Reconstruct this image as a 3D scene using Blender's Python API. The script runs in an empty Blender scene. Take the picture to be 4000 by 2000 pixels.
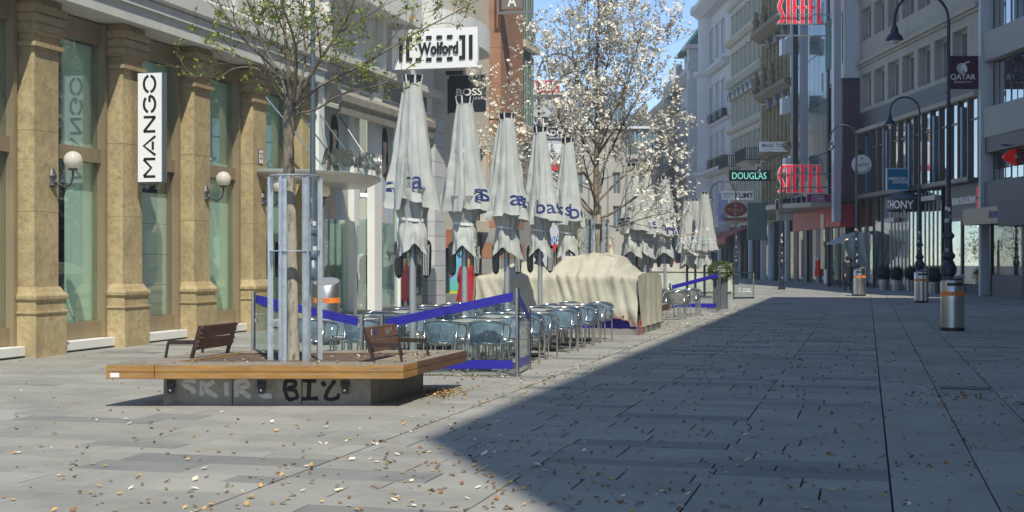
import bpy, bmesh, math, random
from mathutils import Vector, Matrix, Euler, noise
rnd = random.Random(11)
S = bpy.context.scene
COL = S.collection
R = math.radians
sin, cos, pi = math.sin, math.cos, math.pi

# ------------------------------------------------------------------ camera
YAW = R(14.4); FOC = 5400.0; CZ = 1.65
FW = Vector((-sin(YAW), cos(YAW), 0)); RT = Vector((cos(YAW), sin(YAW), 0))
cam_d = bpy.data.cameras.new('camera'); cam = bpy.data.objects.new('camera', cam_d); COL.objects.link(cam)
cam.location = (0, 0, CZ); cam.rotation_euler = (R(90), 0, YAW)
cam_d.sensor_width = 36; cam_d.lens = 36 * FOC / 4000; cam_d.shift_y = 10 / 4000
cam_d.clip_start = .1; cam_d.clip_end = 3000
S.camera = cam
# ------------------------------------------------------------------ sky, sun, exposure
SUN_TRAVEL = Vector((-.38, .64, -1.0))
w = bpy.data.worlds.new('World'); S.world = w; w.use_nodes = True
nt = w.node_tree; bg = nt.nodes['Background']
sky = nt.nodes.new('ShaderNodeTexSky'); sky.sky_type = 'NISHITA'; sky.sun_disc = False
sky.sun_elevation = math.atan(1 / .744); sky.sun_rotation = math.atan2(.38, -.64)
sky.air_density = 1.0; sky.dust_density = .1; sky.ozone_density = 3.0; sky.altitude = 2500
nt.links.new(sky.outputs[0], bg.inputs[0]); bg.inputs[1].default_value = .15
sl = bpy.data.lights.new('sun', 'SUN'); sl.energy = 3.7; sl.angle = R(.53); sl.color = (1, .95, .815)
so = bpy.data.objects.new('sun', sl); COL.objects.link(so); so.location = (20, -30, 60)
so.rotation_euler = SUN_TRAVEL.to_track_quat('-Z', 'Y').to_euler()
S.view_settings.view_transform = 'Standard'; S.view_settings.look = 'None'
S.view_settings.exposure = 0.42; S.view_settings.gamma = 1; S.view_settings.use_curve_mapping = False
S.cycles.max_bounces = 8; S.cycles.transparent_max_bounces = 16; S.cycles.sample_clamp_indirect = 6

# ------------------------------------------------------------------ placing helpers
def W(px, py, d):
    """point seen at photo pixel (px, py of 4000 x 2000) at depth d metres"""
    return Vector((0, 0, CZ)) + FW * d + RT * ((px - 2000) / FOC * d) + Vector((0, 0, (1010 - py) / FOC * d))
def G(px, py, z=0.0):
    """point at height z seen at that pixel"""
    return W(px, py, (CZ - z) * FOC / (py - 1010))

# ------------------------------------------------------------------ materials
MATS = {}
def M(name, col, rough=.6, metal=0., var=.12, scale=3., bump=0., bscale=40., stretch=(1, 1, 1), col2=None,
      mix=(.48, .62), scale2=None, spec=.4, world=False, rand=0., island=0., emit=0., ecol=None, detail=6, trans=0., stretch2=None, spots=0.):
    if name in MATS: return MATS[name]
    m = bpy.data.materials.new(name); MATS[name] = m; m.use_nodes = True
    n = m.node_tree.nodes; L = m.node_tree.links; b = n['Principled BSDF']
    b.inputs['Roughness'].default_value = rough; b.inputs['Metallic'].default_value = metal
    b.inputs['Specular IOR Level'].default_value = spec
    m.diffuse_color = (*col, 1)
    if world: src = n.new('ShaderNodeNewGeometry').outputs['Position']
    else: src = n.new('ShaderNodeTexCoord').outputs['Object']
    def mapped(st):
        mp = n.new('ShaderNodeMapping'); mp.inputs['Scale'].default_value = st; L.new(src, mp.inputs[0]); return mp.outputs[0]
    vec = mapped(stretch)
    nz = n.new('ShaderNodeTexNoise'); nz.inputs['Scale'].default_value = scale; nz.inputs['Detail'].default_value = detail
    nz.inputs['Roughness'].default_value = .62; L.new(vec, nz.inputs['Vector'])
    rp = n.new('ShaderNodeValToRGB'); L.new(nz.outputs[0], rp.inputs[0])
    rp.color_ramp.elements[0].position = .3; rp.color_ramp.elements[1].position = .7
    rp.color_ramp.elements[0].color = (*[max(0, c * (1 - var)) for c in col], 1)
    rp.color_ramp.elements[1].color = (*[min(1, c * (1 + var)) for c in col], 1)
    out = rp.outputs[0]
    if col2:
        n2 = n.new('ShaderNodeTexNoise'); n2.inputs['Scale'].default_value = scale2 or scale * 2.3; n2.inputs['Detail'].default_value = 8
        n2.inputs['Roughness'].default_value = .7
        mv = mapped(stretch2 or stretch); ad = n.new('ShaderNodeVectorMath'); ad.inputs[1].default_value = (7.3, 3.1, 9.7)
        L.new(mv, ad.inputs[0]); L.new(ad.outputs[0], n2.inputs['Vector'])
        mr = n.new('ShaderNodeMapRange'); mr.inputs[1].default_value = mix[0]; mr.inputs[2].default_value = mix[1]
        L.new(n2.outputs[0], mr.inputs[0])
        mx = n.new('ShaderNodeMix'); mx.data_type = 'RGBA'; L.new(mr.outputs[0], mx.inputs[0]); L.new(out, mx.inputs[6])
        mx.inputs[7].default_value = (*col2, 1); out = mx.outputs[2]
    if spots:                                             # trodden-in gum and drip marks
        vo = n.new('ShaderNodeTexVoronoi'); vo.inputs['Scale'].default_value = 2.6; L.new(vec, vo.inputs['Vector'])
        mr = n.new('ShaderNodeMapRange'); mr.inputs[1].default_value = .035; mr.inputs[2].default_value = .075; mr.inputs[3].default_value = 1 - spots; mr.inputs[4].default_value = 1.; L.new(vo.outputs['Distance'], mr.inputs[0])
        mx = n.new('ShaderNodeMix'); mx.data_type = 'RGBA'; mx.blend_type = 'MULTIPLY'; mx.inputs[0].default_value = 1; L.new(out, mx.inputs[6]); L.new(mr.outputs[0], mx.inputs[7]); out = mx.outputs[2]
    for amt, kind in ((rand, 'o'), (island, 'i')):
        if not amt: continue
        rs = n.new('ShaderNodeObjectInfo').outputs['Random'] if kind == 'o' else n.new('ShaderNodeNewGeometry').outputs['Random Per Island']
        mr = n.new('ShaderNodeMapRange'); mr.inputs[3].default_value = 1 - amt; mr.inputs[4].default_value = 1 + amt; L.new(rs, mr.inputs[0])
        mx = n.new('ShaderNodeMix'); mx.data_type = 'RGBA'; mx.blend_type = 'MULTIPLY'; mx.inputs[0].default_value = 1
        L.new(out, mx.inputs[6]); L.new(mr.outputs[0], mx.inputs[7]); out = mx.outputs[2]
    L.new(out, b.inputs['Base Color'])
    if bump:
        nb = n.new('ShaderNodeTexNoise'); nb.inputs['Scale'].default_value = bscale; nb.inputs['Detail'].default_value = 5; L.new(vec, nb.inputs['Vector'])
        bp = n.new('ShaderNodeBump'); bp.inputs['Strength'].default_value = bump; bp.inputs['Distance'].default_value = .02
        L.new(nb.outputs[0], bp.inputs['Height']); L.new(bp.outputs[0], b.inputs['Normal'])
    if emit:
        b.inputs['Emission Color'].default_value = (*(ecol or col), 1); b.inputs['Emission Strength'].default_value = emit
    if trans: b.inputs['Transmission Weight'].default_value = trans
    return m
def GLASS(name, tint, refl=.25, rough=.0, gcol=(.9, .95, .95)):
    """window pane: tinted see-through plus mirror reflection that grows at grazing angles"""
    if name in MATS: return MATS[name]
    m = bpy.data.materials.new(name); MATS[name] = m; m.use_nodes = True
    n = m.node_tree.nodes; L = m.node_tree.links; n.remove(n['Principled BSDF'])
    t = n.new('ShaderNodeBsdfTransparent'); t.inputs[0].default_value = (*tint, 1)
    g = n.new('ShaderNodeBsdfGlossy'); g.inputs['Roughness'].default_value = rough; g.inputs[0].default_value = (*gcol, 1)
    lw = n.new('ShaderNodeLayerWeight'); lw.inputs[0].default_value = .5; pwr = n.new('ShaderNodeMath'); pwr.operation = 'POWER'; pwr.inputs[1].default_value = 4.5; L.new(lw.outputs['Facing'], pwr.inputs[0])
    mr = n.new('ShaderNodeMapRange'); mr.inputs[3].default_value = refl; mr.inputs[4].default_value = .9; L.new(pwr.outputs[0], mr.inputs[0])
    ms = n.new('ShaderNodeMixShader'); L.new(mr.outputs[0], ms.inputs[0]); L.new(t.outputs[0], ms.inputs[1]); L.new(g.outputs[0], ms.inputs[2])
    L.new(ms.outputs[0], n['Material Output'].inputs[0]); m.diffuse_color = (*tint, 1)
    return m

# ------------------------------------------------------------------ mesh builder
class MB:
    def __init__(s): s.v = []; s.f = []
    def quad(s, a, b, c, d):
        i = len(s.v); s.v += [tuple(a), tuple(b), tuple(c), tuple(d)]; s.f.append((i, i + 1, i + 2, i + 3)); return s
    def poly(s, pts):
        i = len(s.v); s.v += [tuple(p) for p in pts]; s.f.append(tuple(range(i, i + len(pts)))); return s
    def box(s, x0, x1, y0, y1, z0, z1):
        i = len(s.v)
        s.v += [(x0, y0, z0), (x1, y0, z0), (x1, y1, z0), (x0, y1, z0), (x0, y0, z1), (x1, y0, z1), (x1, y1, z1), (x0, y1, z1)]
        s.f += [(i, i + 3, i + 2, i + 1), (i + 4, i + 5, i + 6, i + 7), (i, i + 1, i + 5, i + 4), (i + 1, i + 2, i + 6, i + 5), (i + 2, i + 3, i + 7, i + 6), (i + 3, i, i + 4, i + 7)]
        return s
    def prism(s, poly, z0, z1):
        n = len(poly); i = len(s.v)
        s.v += [(p[0], p[1], z0) for p in poly] + [(p[0], p[1], z1) for p in poly]
        s.f.append(tuple(range(i + n - 1, i - 1, -1))); s.f.append(tuple(range(i + n, i + 2 * n)))
        for k in range(n):
            k2 = (k + 1) % n; s.f.append((i + k, i + k2, i + n + k2, i + n + k))
        return s
    def slab(s, poly, y0, y1):
        """outline given in x,z ; extruded from y0 (front) to y1"""
        n = len(poly); i = len(s.v)
        s.v += [(p[0], y0, p[1]) for p in poly] + [(p[0], y1, p[1]) for p in poly]
        s.f.append(tuple(range(i, i + n))); s.f.append(tuple(range(i + 2 * n - 1, i + n - 1, -1)))
        for k in range(n):
            k2 = (k + 1) % n; s.f.append((i + k2, i + k, i + n + k, i + n + k2))
        return s
    def bar(s, p0, p1, w, h=None, up=(0, 0, 1)):
        h = h or w; p0 = Vector(p0); p1 = Vector(p1); d = (p1 - p0).normalized(); u = Vector(up)
        if abs(d.dot(u)) > .98: u = Vector((0, 1, 0))
        a = d.cross(u).normalized() * w / 2; b = a.cross(d).normalized() * h / 2; i = len(s.v)
        for p in (p0, p1):
            for q in (-a - b, a - b, a + b, -a + b): s.v.append(tuple(p + q))
        s.f += [(i, i + 1, i + 2, i + 3)[::-1], (i + 4, i + 5, i + 6, i + 7)] + [(i + k, i + (k + 1) % 4, i + 4 + (k + 1) % 4, i + 4 + k) for k in range(4)]
        return s
    def tube(s, pts, r, n=8, cap=True, closed=False):
        pts = [Vector(p) for p in pts]; m = len(pts)
        rr = r if isinstance(r, (list, tuple)) else [r] * m
        i = len(s.v); ref = None
        for k, p in enumerate(pts):
            if closed: d = pts[(k + 1) % m] - pts[k - 1]
            else: d = pts[min(k + 1, m - 1)] - pts[max(k - 1, 0)]
            d.normalize()
            if ref is None or abs(ref.dot(d)) > .99: ref = Vector((0, 0, 1)) if abs(d.z) < .9 else Vector((1, 0, 0))
            a = (ref - d * ref.dot(d)).normalized(); ref = a; b = d.cross(a)
            for j in range(n):
                t = 2 * pi * j / n; s.v.append(tuple(p + (a * cos(t) + b * sin(t)) * rr[k]))
        for k in range(m if closed else m - 1):
            k2 = (k + 1) % m
            for j in range(n):
                j2 = (j + 1) % n; s.f.append((i + k * n + j, i + k * n + j2, i + k2 * n + j2, i + k2 * n + j))
        if cap and not closed:
            s.f.append(tuple(range(i + n - 1, i - 1, -1))); e = i + (m - 1) * n; s.f.append(tuple(range(e, e + n)))
        return s
    def lathe(s, prof, n=24, cx=0, cy=0, sx=1, sy=1):
        i = len(s.v); m = len(prof)
        for r, z in prof:
            for j in range(n):
                t = 2 * pi * j / n; s.v.append((cx + r * cos(t) * sx, cy + r * sin(t) * sy, z))
        for k in range(m - 1):
            for j in range(n):
                j2 = (j + 1) % n; s.f.append((i + k * n + j, i + k * n + j2, i + (k + 1) * n + j2, i + (k + 1) * n + j))
        s.f.append(tuple(range(i + n - 1, i - 1, -1))); e = i + (m - 1) * n; s.f.append(tuple(range(e, e + n)))
        return s
    def ball(s, c, r, n=16, m=10, sx=1, sy=1, sz=1):
        i = len(s.v)
        for k in range(m + 1):
            a = pi * k / m
            for j in range(n):
                t = 2 * pi * j / n; s.v.append((c[0] + r * sin(a) * cos(t) * sx, c[1] + r * sin(a) * sin(t) * sy, c[2] - r * cos(a) * sz))
        for k in range(m):
            for j in range(n):
                j2 = (j + 1) % n; s.f.append((i + k * n + j, i + k * n + j2, i + (k + 1) * n + j2, i + (k + 1) * n + j))
        return s
    def grid(s, fn, nu, nv, closeu=False):
        i = len(s.v); cu = nu if closeu else nu + 1
        for b in range(nv + 1):
            for a in range(cu): s.v.append(tuple(fn(a / nu, b / nv)))
        for b in range(nv):
            for a in range(nu):
                a2 = (a + 1) % cu; s.f.append((i + b * cu + a, i + b * cu + a2, i + (b + 1) * cu + a2, i + (b + 1) * cu + a))
        return s
    def mould(s, x0, x1, yb, prof):
        """rectangular block swept up a profile: prof = [(offset, z)], front at y = offset, sides out by the same offset, back at yb"""
        i = len(s.v)
        for o, z in prof: s.v += [(x0 - o, yb, z), (x0 - o, o, z), (x1 + o, o, z), (x1 + o, yb, z)]
        for k in range(len(prof) - 1):
            for j in range(4):
                j2 = (j + 1) % 4; s.f.append((i + k * 4 + j2, i + k * 4 + j, i + (k + 1) * 4 + j, i + (k + 1) * 4 + j2))
        e = i + 4 * (len(prof) - 1); s.f += [(i, i + 1, i + 2, i + 3), (e + 3, e + 2, e + 1, e)]
        return s
    def ext(s, x0, x1, prof):
        """closed y,z outline extruded along x"""
        n = len(prof); i = len(s.v)
        s.v += [(x0, p[0], p[1]) for p in prof] + [(x1, p[0], p[1]) for p in prof]
        s.f.append(tuple(range(i, i + n))); s.f.append(tuple(range(i + 2 * n - 1, i + n - 1, -1)))
        for k in range(n):
            k2 = (k + 1) % n; s.f.append((i + k2, i + k, i + n + k, i + n + k2))
        return s
    def xf(s, mat):
        s.v = [tuple(mat @ Vector(p)) for p in s.v]; return s
    def mesh(s, name, mat, smooth=False):
        me = bpy.data.meshes.new(name); me.from_pydata(s.v, [], s.f); me.update()
        if mat: me.materials.append(mat)
        if smooth:
            me.polygons.foreach_set('use_smooth', [True] * len(me.polygons))
            if smooth != 'all': me.set_sharp_from_angle(angle=R(smooth if smooth is not True else 40))
        return me
    def build(s, name, mat, parent=None, smooth=False, bevel=0, loc=None, kind=None):
        o = link(name, s.mesh(name, mat, smooth), parent, loc)
        if bevel:
            b = o.modifiers.new('bevel', 'BEVEL'); b.width = bevel; b.segments = 2; b.limit_method = 'ANGLE'; b.angle_limit = R(40)
        if kind: o['kind'] = kind
        return o
def link(name, me, parent=None, loc=None, rot=None, scl=None):
    o = bpy.data.objects.new(name, me); COL.objects.link(o)
    if parent: o.parent = parent
    if loc is not None: o.location = loc
    if rot is not None: o.rotation_euler = rot
    if scl is not None: o.scale = scl
    return o
def tag(o, label=None, cat=None, group=None, kind=None):
    for k, v in (('label', label), ('category', cat), ('group', group), ('kind', kind)):
        if v: o[k] = v
    return o
def thing(name, label, cat, loc=(0, 0, 0), rz=0., group=None):
    o = bpy.data.objects.new(name, None); COL.objects.link(o); o.location = loc; o.rotation_euler = (0, 0, rz); o.empty_display_size = .2
    return tag(o, label, cat, group)
KIDS = {}
def kids(o): return [c for c in bpy.data.objects if c.parent == o]
def dup(root, loc, rz=0., label=None, group=None, children=None):
    """copy a thing with its parts and sub-parts"""
    def cp(o, parent):
        c = o.copy(); COL.objects.link(c); c.parent = parent
        for ch in TREE(o): cp(ch, c)
        return c
    c = cp(root, None); c.location = loc; c.rotation_euler = (0, 0, rz)
    if label: c['label'] = label
    if group: c['group'] = group
    return c
def TREE(o):
    if o.name not in KIDS: KIDS[o.name] = list(o.children)
    return KIDS[o.name]
TXT = {}
def text_mesh(s, size, depth=.01, bold=0., sx=1., spacing=1., align='CENTER'):
    cu = bpy.data.curves.new('txt', 'FONT'); cu.body = s; cu.size = size; cu.extrude = depth / 2; cu.offset = bold * size
    cu.align_x = align; cu.align_y = 'CENTER'; cu.space_character = spacing; cu.resolution_u = 3
    ob = bpy.data.objects.new('txt', cu)
    me = bpy.data.meshes.new_from_object(ob); bpy.data.objects.remove(ob); bpy.data.curves.remove(cu)
    if len(me.vertices):
        xs = [v.co.x for v in me.vertices]; ys = [v.co.y for v in me.vertices]
        cx, cy = (min(xs) + max(xs)) / 2, (min(ys) + max(ys)) / 2
        if align != 'CENTER': cx = min(xs)
        for v in me.vertices: v.co.x = (v.co.x - cx) * sx; v.co.y -= cy
    return me
def fit_text(s, width, height, depth=.01, bold=0., spacing=1.):
    me = text_mesh(s, 1., depth, bold, 1., spacing)
    xs = [v.co.x for v in me.vertices]; ys = [v.co.y for v in me.vertices]
    a = width / (max(xs) - min(xs)); b = height / (max(ys) - min(ys))
    for v in me.vertices: v.co.x *= a; v.co.y *= b
    return me
def lettering(s, width, height, mat, parent, loc, rot=(pi / 2, 0, 0), depth=.01, bold=0., name='lettering', spacing=1.):
    me = fit_text(s, width, height, depth, bold, spacing); me.materials.append(mat)
    return link(name, me, parent, loc, rot)
def wall(mb, x0, x1, z0, z1, holes, depth, y=0.):
    """wall sheet in x,z at y facing +y with openings (xa, xb, za, zb) and their reveals"""
    xs = sorted({x0, x1, *[h[0] for h in holes], *[h[1] for h in holes]}); xs = [x for x in xs if x0 <= x <= x1]
    zs = sorted({z0, z1, *[h[2] for h in holes], *[h[3] for h in holes]}); zs = [z for z in zs if z0 <= z <= z1]
    for a, b in zip(xs, xs[1:]):
        run = None
        for c, e in zip(zs, zs[1:]):
            mx, mz = (a + b) / 2, (c + e) / 2
            if any(h[0] < mx < h[1] and h[2] < mz < h[3] for h in holes):
                if run: mb.quad((b, y, run[0]), (a, y, run[0]), (a, y, run[1]), (b, y, run[1])); run = None
            else: run = (run[0] if run else c, e)
        if run: mb.quad((b, y, run[0]), (a, y, run[0]), (a, y, run[1]), (b, y, run[1]))
    for a, b, c, e in holes:
        q = y - depth
        mb.quad((a, y, c), (a, q, c), (a, q, e), (a, y, e)); mb.quad((b, q, c), (b, y, c), (b, y, e), (b, q, e))
        mb.quad((a, y, e), (a, q, e), (b, q, e), (b, y, e)); mb.quad((a, q, c), (a, y, c), (b, y, c), (b, q, c))
    return mb
WIN = {}
def window(parent, xa, xb, za, zb, y, fmat, gmat, cols=2, rows=1, fw=.06, sill=None, name='window', deep=.06, back=None):
    """a window part (frame and bars), its panes as sub-part; local x along the wall, y outwards"""
    wd, h = round(xb - xa, 3), round(zb - za, 3); key = (wd, h, fmat.name, gmat.name, cols, rows, fw, bool(sill), name)
    if key not in WIN:
        f = MB()
        for x0, x1 in ((-wd / 2, -wd / 2 + fw), (wd / 2 - fw, wd / 2)): f.box(x0, x1, -deep / 2, deep / 2, 0, h)
        f.box(-wd / 2 + fw, wd / 2 - fw, -deep / 2, deep / 2, 0, fw); f.box(-wd / 2 + fw, wd / 2 - fw, -deep / 2, deep / 2, h - fw, h)
        for k in range(1, cols):
            x = -wd / 2 + wd * k / cols; f.box(x - fw * .4, x + fw * .4, -deep * .4, deep * .4, fw, h - fw)
        for k in range(1, rows):
            z = h * (k / rows if rows != 2 else .68); f.box(-wd / 2 + fw, wd / 2 - fw, -deep * .3, deep * .3, z - fw * .4, z + fw * .4)
        p = MB().box(-wd / 2 + fw * .5, wd / 2 - fw * .5, -.006, .006, fw * .5, h - fw * .5)
        s_ = MB().box(-wd / 2 - .06, wd / 2 + .06, -.02, deep / 2 + .16, -.08, -.002) if sill else None
        WIN[key] = (f.mesh(name, fmat), p.mesh('pane', gmat), s_.mesh('sill', sill) if s_ else None)
    a, b, c = WIN[key]
    o = link(name, a, parent, ((xa + xb) / 2, y, za)); link('pane', b, o)
    if c: link('sill', c, o)
    return o
# ================================================================== materials used in several places
m_joint = M('joint_dirt', (.062, .058, .05), .95, var=.4, scale=2, world=True)
m_slab = M('granite_slab', (.315, .305, .27), .68, var=.10, scale=.9, bump=.25, bscale=160, col2=(.235, .23, .21), mix=(.48, .74), scale2=1.7, world=True, rand=.09, spec=.3, spots=.32)
m_slab_d = M('dark_granite_slab', (.225, .225, .21), .68, var=.10, scale=.9, bump=.25, bscale=160, col2=(.15, .15, .15), mix=(.5, .75), scale2=2.2, world=True, rand=.10, spec=.3)
m_slab_far = M('granite_slab_far', (.305, .30, .268), .7, var=.10, scale=.5, col2=(.22, .22, .215), mix=(.5, .75), scale2=1.4, world=True, island=.15, spec=.3, spots=.3)
m_ground = M('far_asphalt', (.24, .24, .235), .8, var=.15, scale=.3, world=True)
m_white = M('white_paint', (.76, .76, .74), .45, var=.04, scale=2, col2=(.6, .6, .57), mix=(.6, .85), scale2=3)
m_black = M('black_metal', (.02, .021, .024), .4, var=.2)
m_dark = M('dark_metal', (.035, .038, .045), .42, metal=.3, var=.25, scale=8)
m_steel = M('brushed_steel', (.52, .52, .50), .34, metal=1, var=.12, scale=4, stretch=(6, 6, .4), bump=.05, bscale=60)
m_steel_d = M('worn_steel', (.36, .36, .355), .38, metal=1, var=.14, scale=4, stretch=(6, 6, .4))
m_navy = M('navy_lamp_paint', (.018, .026, .042), .38, var=.3, scale=5, spec=.5)
m_text_black = M('black_letters', (.015, .017, .02), .5, var=.05)
m_text_white = M('white_letters', (.8, .8, .78), .45, var=.03)

# ================================================================== ground and paving
g = MB().quad((-158, -58, -.06), (68, -58, -.06), (68, 328, -.06), (-158, 328, -.06)).build('ground', m_ground); tag(g, kind='structure')
pav = MB().quad((-14.2, -2, -.03), (22, -2, -.03), (22, 96, -.03), (-14.2, 96, -.03)).build('pavement', m_joint); tag(pav, kind='structure')
far = MB().quad((-150, 95.9, -.004), (60, 95.9, -.004), (60, 322, -.004), (-150, 322, -.004)).build('far_pavement', m_ground); tag(far, kind='structure')
sidest = MB()
sidest.quad((-90, 54.6, -.004), (-14.2, 54.6, -.004), (-14.2, 95.9, -.004), (-90, 95.9, -.004)); o = sidest.build('side_street', m_ground); tag(o, kind='structure')
slabs = []
def row_slabs(x0, x1, y0, y1, lens, gap, rg, start=None):
    x = x0 if start is None else start
    while x < x1 - .05:
        l = rg.choice(lens); e = min(x + l, x1)
        if x1 - e < .22: e = x1
        a = max(x, x0)
        if e > x0 + .02: slabs.append((a + gap / 2, e - gap / 2, y0 + .003, y1 - .003, rg.random()))
        x = e
rg = random.Random(5)
y = -1.0
while y < 95.5:
    h = rg.choice((.30, .42, .42, .5))
    row_slabs(-14.1, -4.245, y, y + h, (.62, .9, 1.2, 1.55, 1.9), .007, rg, -14.1 - rg.random() * 1.2)
    x = -4.235                                         # carriage zone: every other row breaks on the long joint lines
    brk = [-4.235, -2.54, -1.18, .165]
    if rg.random() < .6:
        for a, b in zip(brk, brk[1:]):
            c = a + (b - a) * rg.choice((.36, .5, .64)) if rg.random() < .55 else None
            for p, q in ([(a, c), (c, b)] if c else [(a, b)]): slabs.append((p + .008, q - .008, y + .003, y + h - .003, rg.random()))
    else: row_slabs(-4.235, .165, y, y + h, (.55, .8, 1.1, 1.4), .016, rg, -4.235 - rg.random())
    row_slabs(1.54, 21.9, y, y + h, (.62, .9, 1.2, 1.55), .012, rg, 1.54 - rg.random())
    y += h
for xa, xb in ((.18, .84), (.86, 1.53)):
    y = -1.0 + (.4 if xa > .5 else 0)
    while y < 95.5:
        l = rg.choice((2.0, 2.4, 2.9)); slabs.append((xa - .006, xb + .0, y + .004, y + l - .004, .3 + rg.random() * .3)); y += l
def px_size(s):
    p = Vector(((s[0] + s[1]) / 2, (s[2] + s[3]) / 2, 0)); d = p.dot(FW); lat = p.dot(RT)
    if d < 7.5 or abs(lat / d * FOC) > 2100 or 1010 + CZ * FOC / d > 2080: return 0
    return (s[1] - s[0]) * (s[3] - s[2]) / d ** 3
slabs.sort(key=px_size, reverse=True)
SLABM = {}
def slab_mb(mb, s, j):
    a, b, c, d, q = s; z = (j - .5) * .003
    t = [(a, c), (b, c), (b, d), (a, d)]; i = len(mb.v); e = .0025
    mb.v += [(x, yy, z - .03) for x, yy in t] + [(x, yy, z - .0012) for x, yy in t] + [(a + e, c + e, z), (b - e, c + e, z), (b - e, d - e, z), (a + e, d - e, z)]
    mb.f += [(i + k, i + (k + 1) % 4, i + 4 + (k + 1) % 4, i + 4 + k) for k in range(4)]
    mb.f += [(i + 4 + k, i + 4 + (k + 1) % 4, i + 8 + (k + 1) % 4, i + 8 + k) for k in range(4)] + [(i + 8, i + 9, i + 10, i + 11)]
n_single = 300
for s in slabs[:n_single]:
    mb = MB(); slab_mb(mb, s, rg.random()); cx, cy = (s[0] + s[1]) / 2, (s[2] + s[3]) / 2
    mb.v = [(v[0] - cx, v[1] - cy, v[2]) for v in mb.v]
    mb.build('paving_slab', m_slab_d if s[4] < .10 else m_slab, pav, loc=(cx, cy, 0))
fb = MB(); fd = MB()
for s in slabs[n_single:]: slab_mb(fd if s[4] < .10 else fb, s, rg.random())
fb.build('paving_slab_field', m_slab_far, pav, kind='stuff'); fd.build('dark_paving_slab_field', m_slab_d, pav, kind='stuff')
# drain grates let into the strip
def drain(x0, x1, y0, y1, label):
    t = thing('drain_grate', label, 'drain grate', ((x0 + x1) / 2, (y0 + y1) / 2, 0), group='drain grates in the paving')
    w_, h_ = x1 - x0, y1 - y0
    f = MB().box(-w_ / 2, w_ / 2, -h_ / 2, -h_ / 2 + .02, .003, .009).box(-w_ / 2, w_ / 2, h_ / 2 - .02, h_ / 2, .003, .009); f.box(-w_ / 2, w_ / 2, -h_ / 2 + .02, h_ / 2 - .02, .002, .0035); f.build('frame', m_black, t)
    b = MB()
    n_ = 16
    for k in range(n_): b.box(-w_ / 2 + (k + .25) * w_ / n_, -w_ / 2 + (k + .7) * w_ / n_, -h_ / 2 + .02, h_ / 2 - .02, .004, .008)
    b.build('bars', m_steel_d, t, kind='stuff')
drain(.90, 1.50, 18.3, 18.62, 'long iron drain grate in the smooth stone strip near the nearest steel bin')
drain(1.66, 2.2, 16.5, 16.8, 'iron drain grate half buried in brown leaves at the right picture edge')
# ================================================================== left side: arcade building with sandstone pilasters
XF = -13.35
m_sand = M('yellow_sandstone', (.47, .375, .21), .8, var=.24, scale=1.6, bump=.5, bscale=38, col2=(.31, .225, .12), mix=(.46, .70), scale2=10, world=True, spec=.25)
m_sand2 = M('sawn_sandstone', (.39, .30, .175), .75, var=.2, scale=2.0, bump=.25, bscale=50, col2=(.25, .16, .08), mix=(.5, .72), scale2=12, stretch=(1, 1, .8), world=True, spec=.25)
m_sand_j = M('sandstone_joint', (.16, .11, .06), .9, world=True)
m_lime = M('white_limestone', (.62, .61, .575), .7, var=.08, scale=1.1, bump=.15, bscale=60, col2=(.42, .40, .36), mix=(.56, .80), scale2=1.6, stretch2=(3, 3, .35), world=True)
m_marble = M('white_marble', (.74, .74, .71), .5, var=.06, scale=2, world=True, col2=(.55, .54, .5), mix=(.6, .8))
m_bronze = M('bronze_frame', (.33, .26, .165), .42, metal=.35, var=.15, scale=1.5, bump=.05, bscale=80, stretch=(1, 1, .3), world=True)
m_bronze_d = M('grey_bronze', (.20, .19, .17), .45, metal=.7, var=.12, world=True)
m_pane = GLASS('shop_pane', (.92, .98, .95), .07)
m_mint = M('mint_interior', (.68, .83, .73), .8, var=.07, scale=.8, world=True)
m_wpanel = M('white_panel', (.78, .78, .77), .5, var=.03, scale=1, world=True)
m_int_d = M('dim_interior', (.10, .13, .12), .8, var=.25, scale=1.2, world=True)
arc = thing('arcade_building', 'sandstone arcade building with square pilasters and tall bronze framed shop windows', 'building', (XF, 0, 0), R(-90))
# local: x = -Y (towards the camera is +x), y = outwards (+X)
PIT = 2.83
cols = [17.42 + k * PIT for k in range(6)]           # near edge of each pilaster (world Y)
PW = .91
SHAFT = [(1.17, 2.437), (2.443, 3.797), (3.803, 5.2)]
caps = [(-.03, 5.2), (-.03, 5.27), (-.10, 5.27), (-.10, 5.42), (-.04, 5.43), (-.04, 5.47), (-.02, 5.47), (-.02, 5.58), (-.035, 5.585), (-.035, 5.61), (.0, 5.615), (.0, 5.73), (-.03, 5.735), (-.03, 5.76), (.015, 5.765), (.015, 5.9), (-.06, 5.905), (-.06, 6.02)]
base = [(0, 0), (0, .72), (.02, .725), (.025, .745), (.02, .77)]
bm = [(-.015, .77), (-.015, .93), (.0, .94), (.02, .97), (.022, 1.02), (.0, 1.06), (-.03, 1.075), (-.045, 1.11), (-.08, 1.17)]
first = {}
for y0 in cols:
    xc = -(y0 + PW / 2)
    if not first:
        first['core'] = MB().box(-PW / 2 + .12, PW / 2 - .12, -.55, -.12, 0, 6.0).mesh('pilaster', m_sand_j)
        first['plinth'] = MB().mould(-PW / 2, PW / 2, -.55, base).mesh('plinth', m_sand)
        first['base_moulding'] = MB().mould(-PW / 2, PW / 2, -.55, bm).mesh('base_moulding', m_sand, 30)
        first['cap'] = MB().mould(-PW / 2, PW / 2, -.55, caps).mesh('capital', m_sand2)
        first['sh'] = [MB().mould(-PW / 2, PW / 2, -.55, [(-.1, a), (-.1, b)]).mesh('shaft_block', m_sand) for a, b in SHAFT]
    c = link('pilaster', first['core'], arc, (xc, 0, 0))
    link('plinth', first['plinth'], c); link('base_moulding', first['base_moulding'], c); link('capital', first['cap'], c)
    for me in first['sh']: link('shaft_block', me, c)
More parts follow.
